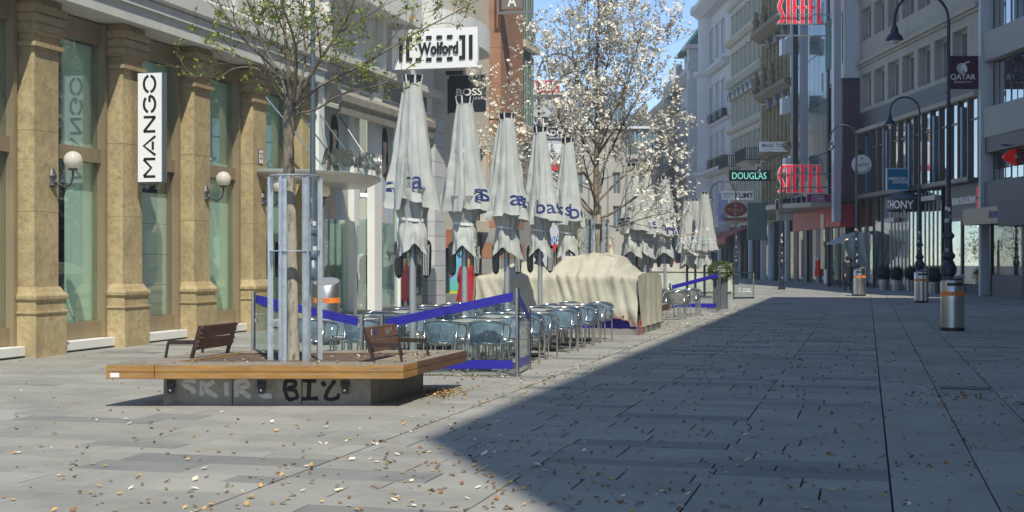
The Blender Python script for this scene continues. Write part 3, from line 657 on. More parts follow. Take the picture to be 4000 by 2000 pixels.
def bench_planter(label, origin, graffiti):
    t = thing('planter_bench', label, 'planter', origin, 0, 'planter benches with trees along the street')
    o0 = FL + E * ELEN / 2 + YD * 1.3
    def q(a, b): p = PP(a, b) - o0; return (p.x, p.y)
    Lb = 2.58
    def beam(a0, a1, b0, b1, mats, split, gap=.006):
        for k in range(2):
            z0 = .323 + k * .077
            MB().prism([q(a0, b0), q(a1, b0), q(a1, b1), q(a0, b1)], z0, z0 + .071).build('plank', mats[0] if k < 1 else mats[0], t, bevel=.004)
        n = split                                       # worn top boards
        for k in range(n):
            if b1 - b0 > a1 - a0: aa, ab = a0 + (a1 - a0) * k / n, a0 + (a1 - a0) * (k + 1) / n; MB().prism([q(aa + .004, b0 + .004), q(ab - .004, b0 + .004), q(ab - .004, b1 - .004), q(aa + .004, b1 - .004)], .4715, .4765).build('top_board', m_wood_t, t)
            else: ba, bb = b0 + (b1 - b0) * k / n, b0 + (b1 - b0) * (k + 1) / n; MB().prism([q(a0 + .004, ba + .004), q(a1 - .004, ba + .004), q(a1 - .004, bb - .004), q(a0 + .004, bb - .004)], .4715, .4765).build('top_board', m_wood_t, t)
    beam(0, .53, 0, Lb, [m_wood], 3)
    beam(.54, ELEN, 0, .50, [m_wood], 3)
    beam(ELEN - .56, ELEN - .02, .51, Lb, [m_wood_b], 3)
    beam(.54, ELEN - .57, Lb - .50, Lb, [m_wood_b], 3)
    MB().prism([q(.45, .45), q(ELEN - .5, .45), q(ELEN - .5, Lb - .45), q(.45, Lb - .45)], .30, .455).build('pit_paving', m_pitmat, t)
    fa, fb, bb, bbk = .45, ELEN - .48, .36, Lb - .3      # concrete base in blocks
    n = 3
    for k in range(n):
        a0, a1 = fa + (fb - fa) * k / n, fa + (fb - fa) * (k + 1) / n
        MB().prism([q(a0 + .005, bb), q(a1 - .005, bb), q(a1 - .005, bb + .3), q(a0 + .005, bb + .3)], -.02, .322).build('concrete_block', m_conc, t, bevel=.012)
    for k in range(2):
        b0, b1 = bb + .305 + (bbk - bb - .3) * k / 2, bb + .3 + (bbk - bb - .3) * (k + 1) / 2
        MB().prism([q(fb - .3, b0), q(fb - .005, b0), q(fb - .005, b1), q(fb - .3, b1)], -.02, .322).build('concrete_block', m_conc, t, bevel=.012)
        MB().prism([q(fa + .005, b0), q(fa + .3, b0), q(fa + .3, b1), q(fa + .005, b1)], -.02, .322).build('concrete_block', m_conc, t, bevel=.012)
    MB().prism([q(fa + .3, bb + .31), q(fb - .3, bb + .31), q(fb - .3, bbk), q(fa + .3, bbk)], 0, .30).build('soil', m_pitmat, t)
    m_rust = M('rusty_bracket', (.06, .05, .045), .6, metal=.3, var=.4, scale=20)
    c0 = FL + E * fa + YD * bb - o0
    def on_front(a, z, out=.004): p = c0 + E * a + NE * out; return (p.x, p.y, z)
    for a in (.10, 1.12, 2.06):
        b = MB().box(-.05, .05, -.02, 0, -.03, .05).box(-.035, .035, -.05, -.021, -.10, .01); b.build('bracket', m_rust, t, loc=on_front(a, .23)).rotation_euler = (0, 0, YAW)
        MB().lathe([(.014, 0), (.014, .012)], 8).build('bolt', m_steel, t, loc=on_front(a, .17, .055)).rotation_euler = (R(90), 0, YAW)
    if graffiti:
        for nm, mat, x0, strokes, wd, sc in (
            ('white_graffiti', M('white_spray', (.55, .55, .50), .8, var=.15, scale=14), .22, [
                [(.28, .95), (.12, 1.0), (.02, .85), (.10, .68), (.22, .55), (.24, .35)], [(.42, .95), (.40, .25)], [(.66, .95), (.42, .6), (.72, .2)], [(.90, .9), (.92, .25)],
                [(1.12, .2), (1.12, .95), (1.32, .98), (1.36, .72), (1.14, .58), (1.40, .18)], [(1.62, .98), (1.60, .4), (1.66, .25), (1.84, .22)]], .055, .55),
            ('black_graffiti', M('black_spray', (.016, .016, .018), .8, var=.3, scale=14), 1.36, [
                [(.06, .98), (.02, .6), (.10, .05)], [(.04, .98), (.24, .95), (.26, .72), (.06, .58), (.26, .5), (.30, .15), (.10, .05)], [(.40, .98), (.68, .95)], [(.54, .96), (.52, .12)], [(.38, .10), (.72, .12)],
                [(.80, .92), (.86, .7)], [(1.06, .98), (.90, .45), (.86, .12), (.98, .06), (1.12, .14), (1.14, .34)]], .045, .55)):
            for st in strokes:
                mb = MB(); pts = []
                for k in range(len(st) - 1):
                    for j in range(4):
                        f = j / 4; pts.append((st[k][0] + (st[k + 1][0] - st[k][0]) * f, st[k][1] + (st[k + 1][1] - st[k][1]) * f))
                pts.append(st[-1]); sm = [pts[0]] + [tuple((pts[k - 1][i] + pts[k][i] * 2 + pts[k + 1][i]) / 4 for i in (0, 1)) for k in range(1, len(pts) - 1)] + [pts[-1]]
                ribbon(mb, [(x0 + p[0] * sc, .045 + p[1] * .235) for p in sm], wd, 0, .3); mb.build(nm, mat, t, loc=on_front(0, 0, .003)).rotation_euler = (0, 0, YAW)
        s_ = PP(.05, 0) - o0 + NE * .003
        MB().box(.0, .10, -.001, .001, .34, .39).build('sticker', m_white, t, loc=(s_.x, s_.y, 0)).rotation_euler = (0, 0, YAW)
        for a in (.70, 1.9, 2.9):
            p = PP(a, 0) - o0 + NE * .002; MB().box(-.008, .008, -.002, .002, -.008, .008).build('screw_head', m_steel, t, loc=(p.x, p.y, .435))
    return t
o0 = FL + E * ELEN / 2 + YD * 1.3
bench_planter('near wooden planter bench on graffiti covered concrete base, with two seats', o0, True)
bench_planter('far planter bench mostly hidden behind the tarpaulin covered counter', (-6.56, 34.2, 0), False)

# seats bolted on the planter
def planter_seat(name_label, x, y0, y1, face, stickers):
    t = thing('bolted_seat', name_label, 'seat', (x, (y0 + y1) / 2, .477), 0, 'brown seats bolted on the near planter bench')
    h = (y1 - y0) / 2; lean = -.10 * face
    for za, zb in ((.10, .235), (.245, .385)):
        xa, xb = lean * za / .38, lean * zb / .38
        b = MB(); th = .022
        b.v = [(xa - th, -h, za), (xa + th, -h, za), (xa + th, h, za), (xa - th, h, za), (xb - th, -h, zb), (xb + th, -h, zb), (xb + th, h, zb), (xb - th, h, zb)]
        b.f = [(0, 3, 2, 1), (4, 5, 6, 7), (0, 1, 5, 4), (1, 2, 6, 5), (2, 3, 7, 6), (3, 0, 4, 7)]
        b.build('backrest_board', m_wood_b, t, bevel=.006)
    m_sf = M('brown_seat_frame', (.055, .034, .028), .5, metal=.3, var=.2, scale=10)
    for s in (-1, 1):
        y = s * (h - .02)
        MB().bar((-lean * .12, y, 0), (lean * 1.0, y, .385), .05, .03).build('back_leg', m_sf, t)
        MB().bar((lean * .48, y, .19), (face * .32, y, .185), .022, .05).build('arm', m_sf, t)
        MB().bar((face * .315, y, .18), (face * .35, y, 0), .022, .03).build('front_leg', m_sf, t)
        for z in (.15, .20, .30, .36): MB().lathe([(.012, 0), (.012, .008)], 8).build('bolt', m_steel, t, loc=(lean * z / .38 - face * .03, y, z)).rotation_euler = (0, R(90), 0)
    if stickers:
        for k, (yy, zz, w_, h_, c) in enumerate(((-.38, .31, .03, .10, (.6, .6, .58)), (-.25, .30, .12, .11, (.06, .09, .25)), (.12, .31, .16, .10, (.35, .10, .08)), (.17, .30, .10, .08, (.10, .32, .33)), (.30, .33, .06, .05, (.45, .22, .12)))):
            x = lean * zz / .38 + face * .026
            MB().box(-.001, .001, yy - w_ / 2, yy + w_ / 2, zz - h_ / 2, zz + h_ / 2).build('sticker', M('sticker_%d' % k, c, .5, var=.3, scale=30), t, loc=(x - face * .0, 0, 0)).rotation_euler = (0, 0, 0)
planter_seat('brown board seat facing the shops at the left of the planter bench', -7.67, 14.77, 15.74, -1, False)
planter_seat('brown seat with stickers facing the street at the right of the planter bench', -5.46, 14.86, 15.88, 1, True)

# ------------------------------------------------------------------ tree guards
def tree_guard(label, x, y):
    t = thing('tree_guard', label, 'tree guard', (x, y, .455), 0, 'steel guards round the street trees')
    rr = .265
    for k in range(6):
        a = 2 * pi * (k + .35) / 6; c, s = cos(a), sin(a)
        p = MB().box(-.05, .05, -.006, .006, 0, 2.16).box(-.006, .006, -.055, -.007, 0, 2.155); p.build('upright', m_galv, t, loc=(rr * c, rr * s, 0)).rotation_euler = (0, 0, a + pi / 2 + .15)
    for z in (1.28, 2.165):
        m = MB(); n = 30
        for k in range(n):
            a = 2 * pi * k / n; b = 2 * pi * (k + 1) / n
            for za, zb in ((z, z + .012),):
                i = len(m.v)
                for aa in (a, b):
                    for r_ in (rr - .07, rr + .03):
                        for zz in (za, zb): m.v.append((r_ * cos(aa), r_ * sin(aa), zz))
                m.f += [(i, i + 2, i + 6, i + 4), (i + 1, i + 5, i + 7, i + 3), (i + 2, i + 3, i + 7, i + 6), (i, i + 4, i + 5, i + 1)]
        m.build('ring', m_galv, t)
    return t
TX, TY = -6.53, 15.15
tree_guard('tall galvanised steel guard round the trunk of the green tree on the planter', TX, TY)
tree_guard('galvanised steel guard round the white flowering magnolia trunk, above the tarpaulin', -6.57, 34.15)

# ------------------------------------------------------------------ trees
m_bark = M('grey_bark', (.20, .165, .125), .9, var=.3, scale=9, stretch=(1, 1, .35), bump=.7, bscale=30, col2=(.08, .065, .05), mix=(.5, .68), scale2=14, world=True)
m_bark_p = M('peeling_bark', (.40, .36, .29), .9, var=.25, scale=8, stretch=(1, 1, .25), bump=.8, bscale=26, col2=(.13, .105, .08), mix=(.5, .62), scale2=11, world=True)
m_twig = M('brown_twig', (.15, .105, .075), .85, var=.25, scale=10)
m_leaf = M('spring_leaf', (.20, .26, .035), .6, var=.25, scale=3, island=.35, world=True, trans=0)
m_leaf_o = M('orange_leaf', (.48, .22, .03), .6, var=.2, island=.3)
m_petal = M('magnolia_petal', (.80, .76, .66), .55, var=.05, scale=4, island=.12, world=True)
m_petal_c = M('magnolia_bud', (.35, .24, .08), .7, island=.3)
def branch_path(p0, d, L, rg, segs, droop, wob):
    pts = [p0.copy()]; p = p0.copy(); d = d.normalized()
    for k in range(segs):
        d = (d + Vector((rg.uniform(-wob, wob), rg.uniform(-wob, wob), rg.uniform(-wob, wob) + droop))).normalized()
        p = p + d * L / segs; pts.append(p.copy())
    return pts
def grow(mbs, pts, r0, r1, rg, depth, tips, spec):
    n = len(pts); mb = mbs[0] if depth == 0 else mbs[1]
    mb.tube(pts, [r0 + (r1 - r0) * k / (n - 1) for k in range(n)], 7 if depth == 0 else (5 if depth == 1 else 3), cap=False)
    if depth >= spec['max']:
        for k in range(1, n): tips.append((pts[k], (pts[k] - pts[k - 1]).normalized()))
        return
    L = sum((pts[k + 1] - pts[k]).length for k in range(n - 1)); cnt = max(2, int(L * spec['per'][depth]))
    for c in range(cnt):
        f = spec['from'] + (1 - spec['from']) * (c + rg.random()) / cnt; x = f * (n - 1); k = min(int(x), n - 2)
        p = pts[k].lerp(pts[k + 1], x - k); d0 = (pts[k + 1] - pts[k]).normalized()
        side = Vector((rg.gauss(0, 1), rg.gauss(0, 1), rg.gauss(0, .7) + spec['up'])); side = (side - d0 * side.dot(d0)).normalized()
        d = d0 * spec['fwd'] + side * rg.uniform(.55, 1.0)
        l = spec['len'][depth] * rg.uniform(.55, 1.25) * (1.15 - .55 * f); r = max(.003, (r0 + (r1 - r0) * f) * .55)
        grow(mbs, branch_path(p, d, l, rg, 5 if depth < 1 else 4, spec['droop'], .17), r, .003, rg, depth + 1, tips, spec)
    for k in range(max(1, n - 2), n): tips.append((pts[k], (pts[k] - pts[k - 1]).normalized()))
def smooth_pts(pts, n=3):
    out = []
    for k in range(len(pts) - 1):
        p0, p1, p2, p3 = pts[max(k - 1, 0)], pts[k], pts[k + 1], pts[min(k + 2, len(pts) - 1)]
        for j in range(n):
            t_ = j / n; out.append(.5 * ((2 * p1) + (p2 - p0) * t_ + (2 * p0 - 5 * p1 + 4 * p2 - p3) * t_ ** 2 + (3 * p1 - p0 - 3 * p2 + p3) * t_ ** 3))
    out.append(pts[-1]); return out
def local(lat, dep, z): return RT * lat + FW * dep + Vector((0, 0, z))
# --- near tree with small spring leaves
rg = random.Random(21)
t = thing('street_tree', 'slender tree with small green spring leaves, growing in the near planter bench', 'tree', (TX, TY, .45), 0, 'trees growing in planter benches')
tr = [local(*p) for p in ((-.02, 0, 0), (-.03, 0, .7), (-.05, .02, 1.4), (-.07, 0, 2.2), (-.08, 0, 2.7), (-.06, .02, 3.1))]
MB().tube(smooth_pts(tr[:4]), [.080, .072, .066, .066, .066, .07, .075, .07, .07, .07][:len(smooth_pts(tr[:4]))], 14).build('trunk', m_bark_p, t, True)
mbs = [MB(), MB()]; tips = []
mbs[0].tube(smooth_pts(tr[3:]), [.068, .066, .066, .068, .072, .07, .06][:len(smooth_pts(tr[3:]))], 12)
spec = dict(max=3, per=(3.3, 5.2, 7.5), len=(.78, .48, .27), up=.35, fwd=.75, droop=-.01, **{'from': .22})
limbs = [([(-.06, .02, 3.0), (-.18, .1, 3.35), (-.42, .25, 3.75), (-.62, .3, 4.3), (-.9, .4, 4.8)], .05), ([(-.05, 0, 3.05), (-.08, -.1, 3.6), (-.13, -.1, 4.3), (-.1, -.2, 5.2), (-.15, -.2, 6.0)], .052),
         ([(-.03, 0, 3.05), (.10, .1, 3.5), (.05, .3, 4.2), (.12, .4, 5.0)], .042), ([(0, -.02, 3.05), (.3, -.15, 3.5), (.62, -.3, 3.95), (.85, -.45, 4.5), (.95, -.5, 5.2)], .05),
         ([(0, 0, 2.95), (.28, .1, 3.25), (.75, .2, 3.5), (1.3, .3, 3.85), (1.75, .35, 4.1), (2.2, .4, 4.35)], .042), ([(.02, 0, 2.9), (.3, -.2, 2.95), (.6, -.35, 3.1), (1.1, -.55, 3.2), (1.5, -.6, 3.45)], .03),
         ([(-.1, -.02, 3.0), (-.28, -.12, 3.3), (-.44, -.2, 3.42), (-.66, -.3, 3.40), (-.82, -.35, 3.28)], .022), ([(-.1, 0, 3.1), (-.4, .2, 3.55), (-.6, .35, 3.85), (-.8, .4, 4.05), (-.98, .4, 4.2)], .024),
         ([(0, .05, 3.1), (-.1, .6, 3.5), (-.2, 1.1, 3.9), (-.1, 1.6, 4.5)], .04), ([(0, -.05, 3.1), (.1, -.6, 3.6), (0, -1.1, 4.1), (-.1, -1.5, 4.8)], .04), ([(-.2, .1, 3.4), (-.7, -.2, 3.9), (-.9, -.4, 4.35), (-1.05, -.5, 4.75)], .03)]
for pts, r in limbs: grow(mbs, smooth_pts([local(*p) for p in pts]), r * .54, .005, rg, 0, tips, spec)
mbs[0].build('limbs', m_bark, t, True, kind='stuff'); mbs[1].build('twigs', m_twig, t, 'all', kind='stuff')
def leaves_at(mb, p, d, rg, n, size, flat=.0):
    for k in range(n):
        v = (d * rg.uniform(.2, 1) + Vector((rg.gauss(0, .8), rg.gauss(0, .8), rg.gauss(0, .5) + .15))).normalized()
        u = v.cross(Vector((rg.gauss(0, .6), rg.gauss(0, .6), 1))).normalized(); l = size * rg.uniform(.6, 1.3); w_ = l * rg.uniform(.35, .55); q = p + v * .01
        nrm = u.cross(v) * l * .14
        mb.v += [tuple(q), tuple(q + v * l * .5 + u * w_ / 2 + nrm), tuple(q + v * l), tuple(q + v * l * .5 - u * w_ / 2 + nrm)]
        i = len(mb.v) - 4; mb.f += [(i, i + 1, i + 2), (i, i + 2, i + 3)]
lv = MB(); lo = MB()
for p, d in tips:
    if rg.random() < .80: leaves_at(lv, p, d, rg, rg.choice((2, 3, 3, 4)), .056)
    elif rg.random() < .012: leaves_at(lo, p, d, rg, 4, .07)
lv.build('foliage', m_leaf, t, kind='stuff'); lo.build('dead_leaves', m_leaf_o, t, kind='stuff')
print('tree1 leaves', len(lv.f) // 2, 'tips', len(tips))
# --- magnolia in flower
rg = random.Random(8)
t = thing('magnolia_tree', 'white flowering magnolia tree rising behind the closed parasols', 'tree', (-6.57, 34.15, .45), 0, 'trees growing in planter benches')
tr = [local(*p) for p in ((0, 0, 0), (-.02, 0, 1.2), (.0, 0, 2.3), (-.02, 0, 3.4), (.02, 0, 4.6), (-.02, 0, 5.8), (.05, 0, 7.0), (.0, 0, 8.2))]
MB().tube(smooth_pts(tr[:3]), [.12, .115, .11, .11, .115, .12, .11], 12).build('trunk', m_bark_p, t, True)
mbs = [MB(), MB()]; tips = []; spec = dict(max=3, per=(3.2, 4.4, 5.8), len=(1.3, .82, .46), up=.5, fwd=.8, droop=.05, **{'from': .25})
grow(mbs, smooth_pts(tr[2:]), .085, .015, rg, 0, tips, spec)
for pts, r in [([(0, 0, 2.2), (-.35, .1, 2.55), (-.75, .2, 3.2), (-1.3, .3, 4.0), (-2.0, .4, 4.6), (-2.6, .5, 4.9)], .055), ([(.05, 0, 2.2), (.4, -.1, 2.35), (.9, -.2, 2.7), (1.45, -.4, 3.15), (1.95, -.5, 3.6)], .055),
               ([(0, 0, 2.9), (-.5, -.3, 3.6), (-.9, -.5, 4.5), (-1.2, -.7, 5.6), (-1.3, -.8, 6.6)], .05), ([(0, 0, 3.1), (.35, .2, 3.9), (.8, .5, 4.8), (1.3, .7, 5.8), (1.6, .8, 6.8)], .05),
               ([(0, 0, 2.6), (.6, .5, 3.2), (1.2, .8, 3.7), (1.7, 1.0, 4.2), (2.1, 1.1, 4.9)], .045), ([(0, 0, 3.8), (.3, -.5, 4.6), (.7, -.9, 5.6), (1.0, -1.2, 6.6)], .04), ([(0, 0, 3.4), (-.3, .7, 4.2), (-.6, 1.2, 5.0), (-.8, 1.6, 6.2)], .04),
               ([(0, 0, 2.5), (-.2, -.7, 3.0), (-.4, -1.4, 3.6), (-.5, -2.0, 4.3)], .045), ([(0, 0, 2.7), (.2, .8, 3.2), (.3, 1.5, 3.9), (.4, 2.1, 4.6)], .045), ([(0, 0, 4.4), (-.4, .1, 5.2), (-.6, .1, 6.3), (-.7, .2, 7.4)], .035), ([(0, 0, 4.2), (.5, 0, 5.0), (.9, .1, 6.0), (1.15, .1, 7.3)], .035),
               ([(.05, 0, 2.1), (.5, .1, 2.0), (1.0, .1, 2.15), (1.5, .2, 2.3), (1.9, .2, 2.35)], .035), ([(-.05, 0, 2.3), (-.6, -.2, 2.9), (-1.3, -.3, 3.3), (-1.9, -.3, 3.5), (-2.4, -.3, 3.9)], .04), ([(0, 0, 5.2), (.3, .1, 6.2), (.4, .1, 7.6)], .03), ([(0, 0, 5.0), (-.2, -.3, 6.2), (-.25, -.4, 7.8)], .03)]:
    grow(mbs, smooth_pts([local(*p) for p in pts]), r * .72, .008, rg, 0, tips, spec)
mbs[0].build('limbs', m_bark, t, True, kind='stuff'); mbs[1].build('twigs', m_twig, t, 'all', kind='stuff')
fl = MB(); bd = MB(); nf = 0
def flower(mb, p, ax, rg, s):
    ax = ax.normalized(); u = ax.cross(Vector((rg.random(), rg.random(), .3))).normalized(); v = ax.cross(u); n = rg.choice((5, 6, 6, 7)); op = rg.uniform(.35, 1.15)
    for k in range(n):
        a = 2 * pi * (k + rg.random() * .3) / n; r = u * cos(a) + v * sin(a); tn = ax.cross(r); L = s * rg.uniform(.8, 1.15); w_ = L * .40
        m_ = p + (r * sin(op * .8) + ax * cos(op * .8)) * L * .55; e = m_ + (r * sin(op * 1.5) + ax * cos(op * 1.5)) * L * .45
        i = len(mb.v); mb.v += [tuple(p), tuple(m_ + tn * w_ / 2), tuple(m_ - tn * w_ / 2), tuple(e)]; mb.f += [(i, i + 1, i + 2), (i + 1, i + 3, i + 2)]
for p, d in tips:
    h = rg.random()
    if h < .90: flower(fl, p, d + Vector((rg.gauss(0, .5), rg.gauss(0, .5), .35)), rg, .08); nf += 1
    elif h < .99: leaves_at(bd, p, d, rg, 2, .05)
fl.build('blossom', m_petal, t, kind='stuff'); bd.build('buds', m_petal_c, t, kind='stuff')
print('flowers', nf, 'tips', len(tips))
# ================================================================== cafe terrace: parasols
m_canvas = M('grey_canvas', (.455, .475, .452), .85, var=.06, scale=2.5, bump=.22, bscale=7, detail=3, col2=(.375, .385, .365), mix=(.45, .8), scale2=1.6, world=True, spec=.2)
m_strap = M('white_strap', (.74, .74, .72), .6)
m_pole = M('grey_pole', (.40, .42, .44), .4, metal=.4, var=.08, scale=3)
m_ink = M('navy_print', (.018, .035, .16), .8, var=.1)
m_heat = M('heater_black', (.018, .018, .02), .42, var=.2); m_chrome = M('chrome_grille', (.55, .50, .44), .2, metal=1, var=.2, scale=30, stretch=(1, 1, 12))
def saw(x): f = x % 1.0; return f
def parasol(label, x, y, seed, group, mat=None, top=4.38, hem=2.45, words=(), heaters=True, polem=None, stripe=None, N=8, fat=1.0):
    mat = mat or m_canvas; rg = random.Random(seed); ph = rg.random() * 6.28; ph2 = rg.random() * 9
    t = thing('closed_parasol', label, 'parasol', (x, y, 0), 0, group)
    view = math.atan2(0 - y, 0 - x)
    lobes = [(rg.uniform(0, 6.28), rg.uniform(.05, .16)) for _ in range(3)]
    def zh(th): s = saw(N * (th + ph) / (2 * pi)); k = int(N * (th + ph) / (2 * pi)) % N; return hem - .03 + .07 * math.sin(k * 2.4 + seed) + .04 * (1 - s) ** 2
    def rad(th, v):
        s = saw(N * (th + ph) / (2 * pi) + .10 * math.sin(v * 5 + seed)); k = int(N * (th + ph) / (2 * pi) + .10 * math.sin(v * 5 + seed)) % N
        base_ = (.13 + .265 * v ** .95 + .055 * v ** 4) * fat
        pl = 1 - (.10 + .30 * v) * (1 - s) ** 1.6 - .10 * v * max(0, s - .86) / .14
        lob = sum(a * math.exp(-((((th - c + pi) % (2 * pi)) - pi) / .5) ** 2) for c, a in lobes) * v ** 3
        nz = noise.noise(Vector((cos(th) * 2.2, sin(th) * 2.2, v * 5 + ph2))) * .05 * v + noise.noise(Vector((cos(th) * 6, sin(th) * 6, v * 3 + ph2 * 2))) * .024 * v + noise.noise(Vector((cos(th) * 5 + ph, sin(th) * 5, v * 15 + ph2))) * .016 * v * abs(noise.noise(Vector((v * 3, seed, th))) * 2)
        return base_ * pl * (1 + .09 * math.sin(k * 1.9 + seed)) + lob * .7 + nz
    def surf(th, z, off=0.): zz = zh(th); v = min(1, max(0, (top - .08 - z) / (top - .08 - zz))); r = rad(th, v) + off; return Vector((r * cos(th), r * sin(th), z))
    def fn(u, v):
        th = u * 2 * pi; z = (top - .08) * (1 - v) + zh(th) * v
        r = rad(th, v); return (r * cos(th), r * sin(th), z - .015 * math.sin(u * 40) * v)
    MB().grid(fn, 120, 34, True).build('canopy', mat, t, 62)
    def fn2(u, v):
        th = u * 2 * pi; s = .5 + .5 * math.sin(7 * th + ph2); cin = hem - .22
        if v < .45: f = v / .45; z = hem + .25 - f * (.47); r = .30 - .12 * f + .05 * s * (1 - f)
        else: f = (v - .45) / .55; pt = abs(math.sin(th - view + .3 * math.sin(seed))); sw = saw(5 * (th + ph) / (2 * pi)); z = cin - f * (.34 + .22 * pt + .04 * sw); r = .175 + .075 * f ** .6 + .07 * (sw - .5) * f
        r = r * fat + noise.noise(Vector((cos(th) * 3, sin(th) * 3, v * 4 + ph))) * .05
        return (r * cos(th), r * sin(th), z)
    MB().grid(fn2, 72, 16, True).build('lower_skirt', mat, t, 62)
    ring = [(cos(2 * pi * k / 24) * .205 * fat, sin(2 * pi * k / 24) * .205 * fat, hem - .215 + .015 * sin(2 * pi * k / 24 * 2)) for k in range(24)]
    mb = MB()
    for k in range(24):
        a, b = ring[k], ring[(k + 1) % 24]; mb.quad((a[0], a[1], a[2] - .022), (b[0], b[1], b[2] - .022), (b[0], b[1], b[2] + .022), (a[0], a[1], a[2] + .022))
    mb.build('strap', m_strap, t)
    pm = polem or m_pole
    MB().tube([(0, 0, 0), (0, 0, top)], .052, 14, True).build('pole', pm, t, True)
    MB().box(-.30, .30, -.30, .30, .0, .05).build('base_plate', M('dark_base_plate', (.10, .10, .10), .6, metal=.5), t)
    MB().lathe([(.13, top - .10), (.14, top - .02), (.15, top), (.15, top + .012)], 20).build('crown_ring', m_dark, t)
    for k in range(6):
        a = 2 * pi * k / 6 + ph; MB().bar((.125 * cos(a), .125 * sin(a), top - .12), (.145 * cos(a), .145 * sin(a), top + .02), .025, .02).build('rib_end', m_strap, t)
    if heaters:
        for sgn in (-1, 1):
            q = RT * (sgn * .175) - FW * .04
            def cap(u, v, w_=.085, d_=.055, h_=.60):
                a = u * 2 * pi; f = -1 + 2 * v; e = (1 - abs(f) ** 5) ** .5
                return (w_ * cos(a) * e, d_ * sin(a) * e, 1.645 + f * h_ / 2)
            MB().grid(cap, 16, 14, True).build('heater', m_heat, t, 'all', loc=(q.x, q.y, .0 if hem > 2.3 else -.1)).rotation_euler = (0, R(2 * sgn), YAW + R(50 * sgn))
            g_ = MB()
            for k in range(4): g_.box(-.045 + k * .026, -.031 + k * .026, -.062, -.057, 1.40, 1.86)
            g_.build('heater_grille', m_chrome, t, loc=(q.x, q.y, .0), kind='stuff').rotation_euler = (0, R(2 * sgn), YAW + R(-20 * sgn))
        MB().lathe([(.07, 1.9), (.085, 1.95), (.085, 2.05), (.06, 2.1)], 14).build('heater_clamp', m_heat, t)
    for word, da, dz, sc in words:
        me = text_mesh(word, 1., 0, .0); b_ = bmesh.new(); b_.from_mesh(me); [bmesh.ops.bisect_plane(b_, geom=b_.verts[:] + b_.edges[:] + b_.faces[:], plane_co=(c_, 0, 0), plane_no=(1, 0, 0)) for c_ in [-.8 + .04 * q_ for q_ in range(41)]]; [bmesh.ops.bisect_plane(b_, geom=b_.verts[:] + b_.edges[:] + b_.faces[:], plane_co=(0, c_, 0), plane_no=(0, 1, 0)) for c_ in [-.5 + .08 * q_ for q_ in range(13)]]; bmesh.ops.triangulate(b_, faces=b_.faces[:]); b_.to_mesh(me); b_.free()
        H = .40 * sc; zc = hem + .27 + dz
        for v in me.vertices:
            xx, yy = v.co.x * H, v.co.y * H; r0 = .36; th_ = view + da + xx / r0; p = surf(th_, zc + yy, .012); v.co = p
        me.materials.append(m_ink); link('print', me, t)
    if stripe:
        def fs(u, v): th = u * 2 * pi; return surf(th, hem + .42 + v * .04, .006)
        MB().grid(fs, 120, 1, True).build('stripe', stripe, t)
        def fs2(u, v): th = u * 2 * pi; return surf(th, hem + .30 + v * .03, .006)
        MB().grid(fs2, 120, 1, True).build('stripe', stripe, t)
    return t
UX = -6.6
def y_at(px, x=UX):
    u = (px - 2000) / FOC; return (-x * (RT.x - u * FW.x)) / (RT.y - u * FW.y)
pw = [[('as', -.75, 0, 1.), ('cas', .15, .05, 1.), ('d', .85, -.02, 1.1)], [('as', .95, 0, 1.1)], [('as', .55, .02, 1.), ('z', 1.0, -.02, 1.)], [('bas', .45, 0, 1.), ('a', 1.1, 0, 1)], [('ss', -.2, 0, 1.1), ('bo', .75, 0, 1.2)]]
nm = ['first', 'second', 'third', 'fourth', 'fifth']
for k, px in enumerate((1612, 1815, 1980, 2110, 2218)):
    parasol(f'grey closed cafe parasol, {nm[k]} from the near planter in the near terrace row' if k else 'tall grey closed cafe parasol nearest to the planter, with two hanging black heaters', UX, y_at(px), 31 + k, 'closed grey parasols of the near terrace', words=pw[k], top=4.38, N=(8, 7, 9, 8, 6)[k], fat=(1.0, .96, 1.04, .95, .98)[k])
for k, (px, ws) in enumerate(((2462, [('sa', -.4, 0, 1.1)]), (2512, [('bas', .1, 0, 1.2)]), (2592, [('ad', .2, 0, 1.), ('mb', .9, -.1, 1.2)]))):
    parasol(('grey closed parasol just right of the magnolia guard, nearest of the middle group', 'grey closed parasol in the middle group, between its two neighbours behind the tarpaulin', 'grey closed parasol, rightmost of the middle group, before the white canvas wall')[k], UX + .05, y_at(px), 51 + k, 'closed grey parasols of the middle terrace', words=ws, fat=1.15)
m_canvas2 = M('pale_grey_canvas', (.42, .425, .40), .85, var=.08, scale=2, bump=.2, bscale=9, world=True); m_stripe = M('pale_blue_stripe', (.42, .58, .62), .7)
for k, (px, d, tp) in enumerate(((2684, 59.5, 4.2), (2716, 60.5, 4.25), (2752, 58.5, 4.45))):
    p = W(px, 1000, d)
    parasol(('grey closed parasol on dark pole, leftmost of the far three', 'grey closed parasol on dark pole, middle one of the far three', 'tallest grey closed parasol on dark pole, by the potted bush')[k], p.x, p.y, 71 + k, 'far closed parasols on dark poles', m_canvas2, tp, 2.0, (), False, m_dark, m_stripe, 10, 1.25)

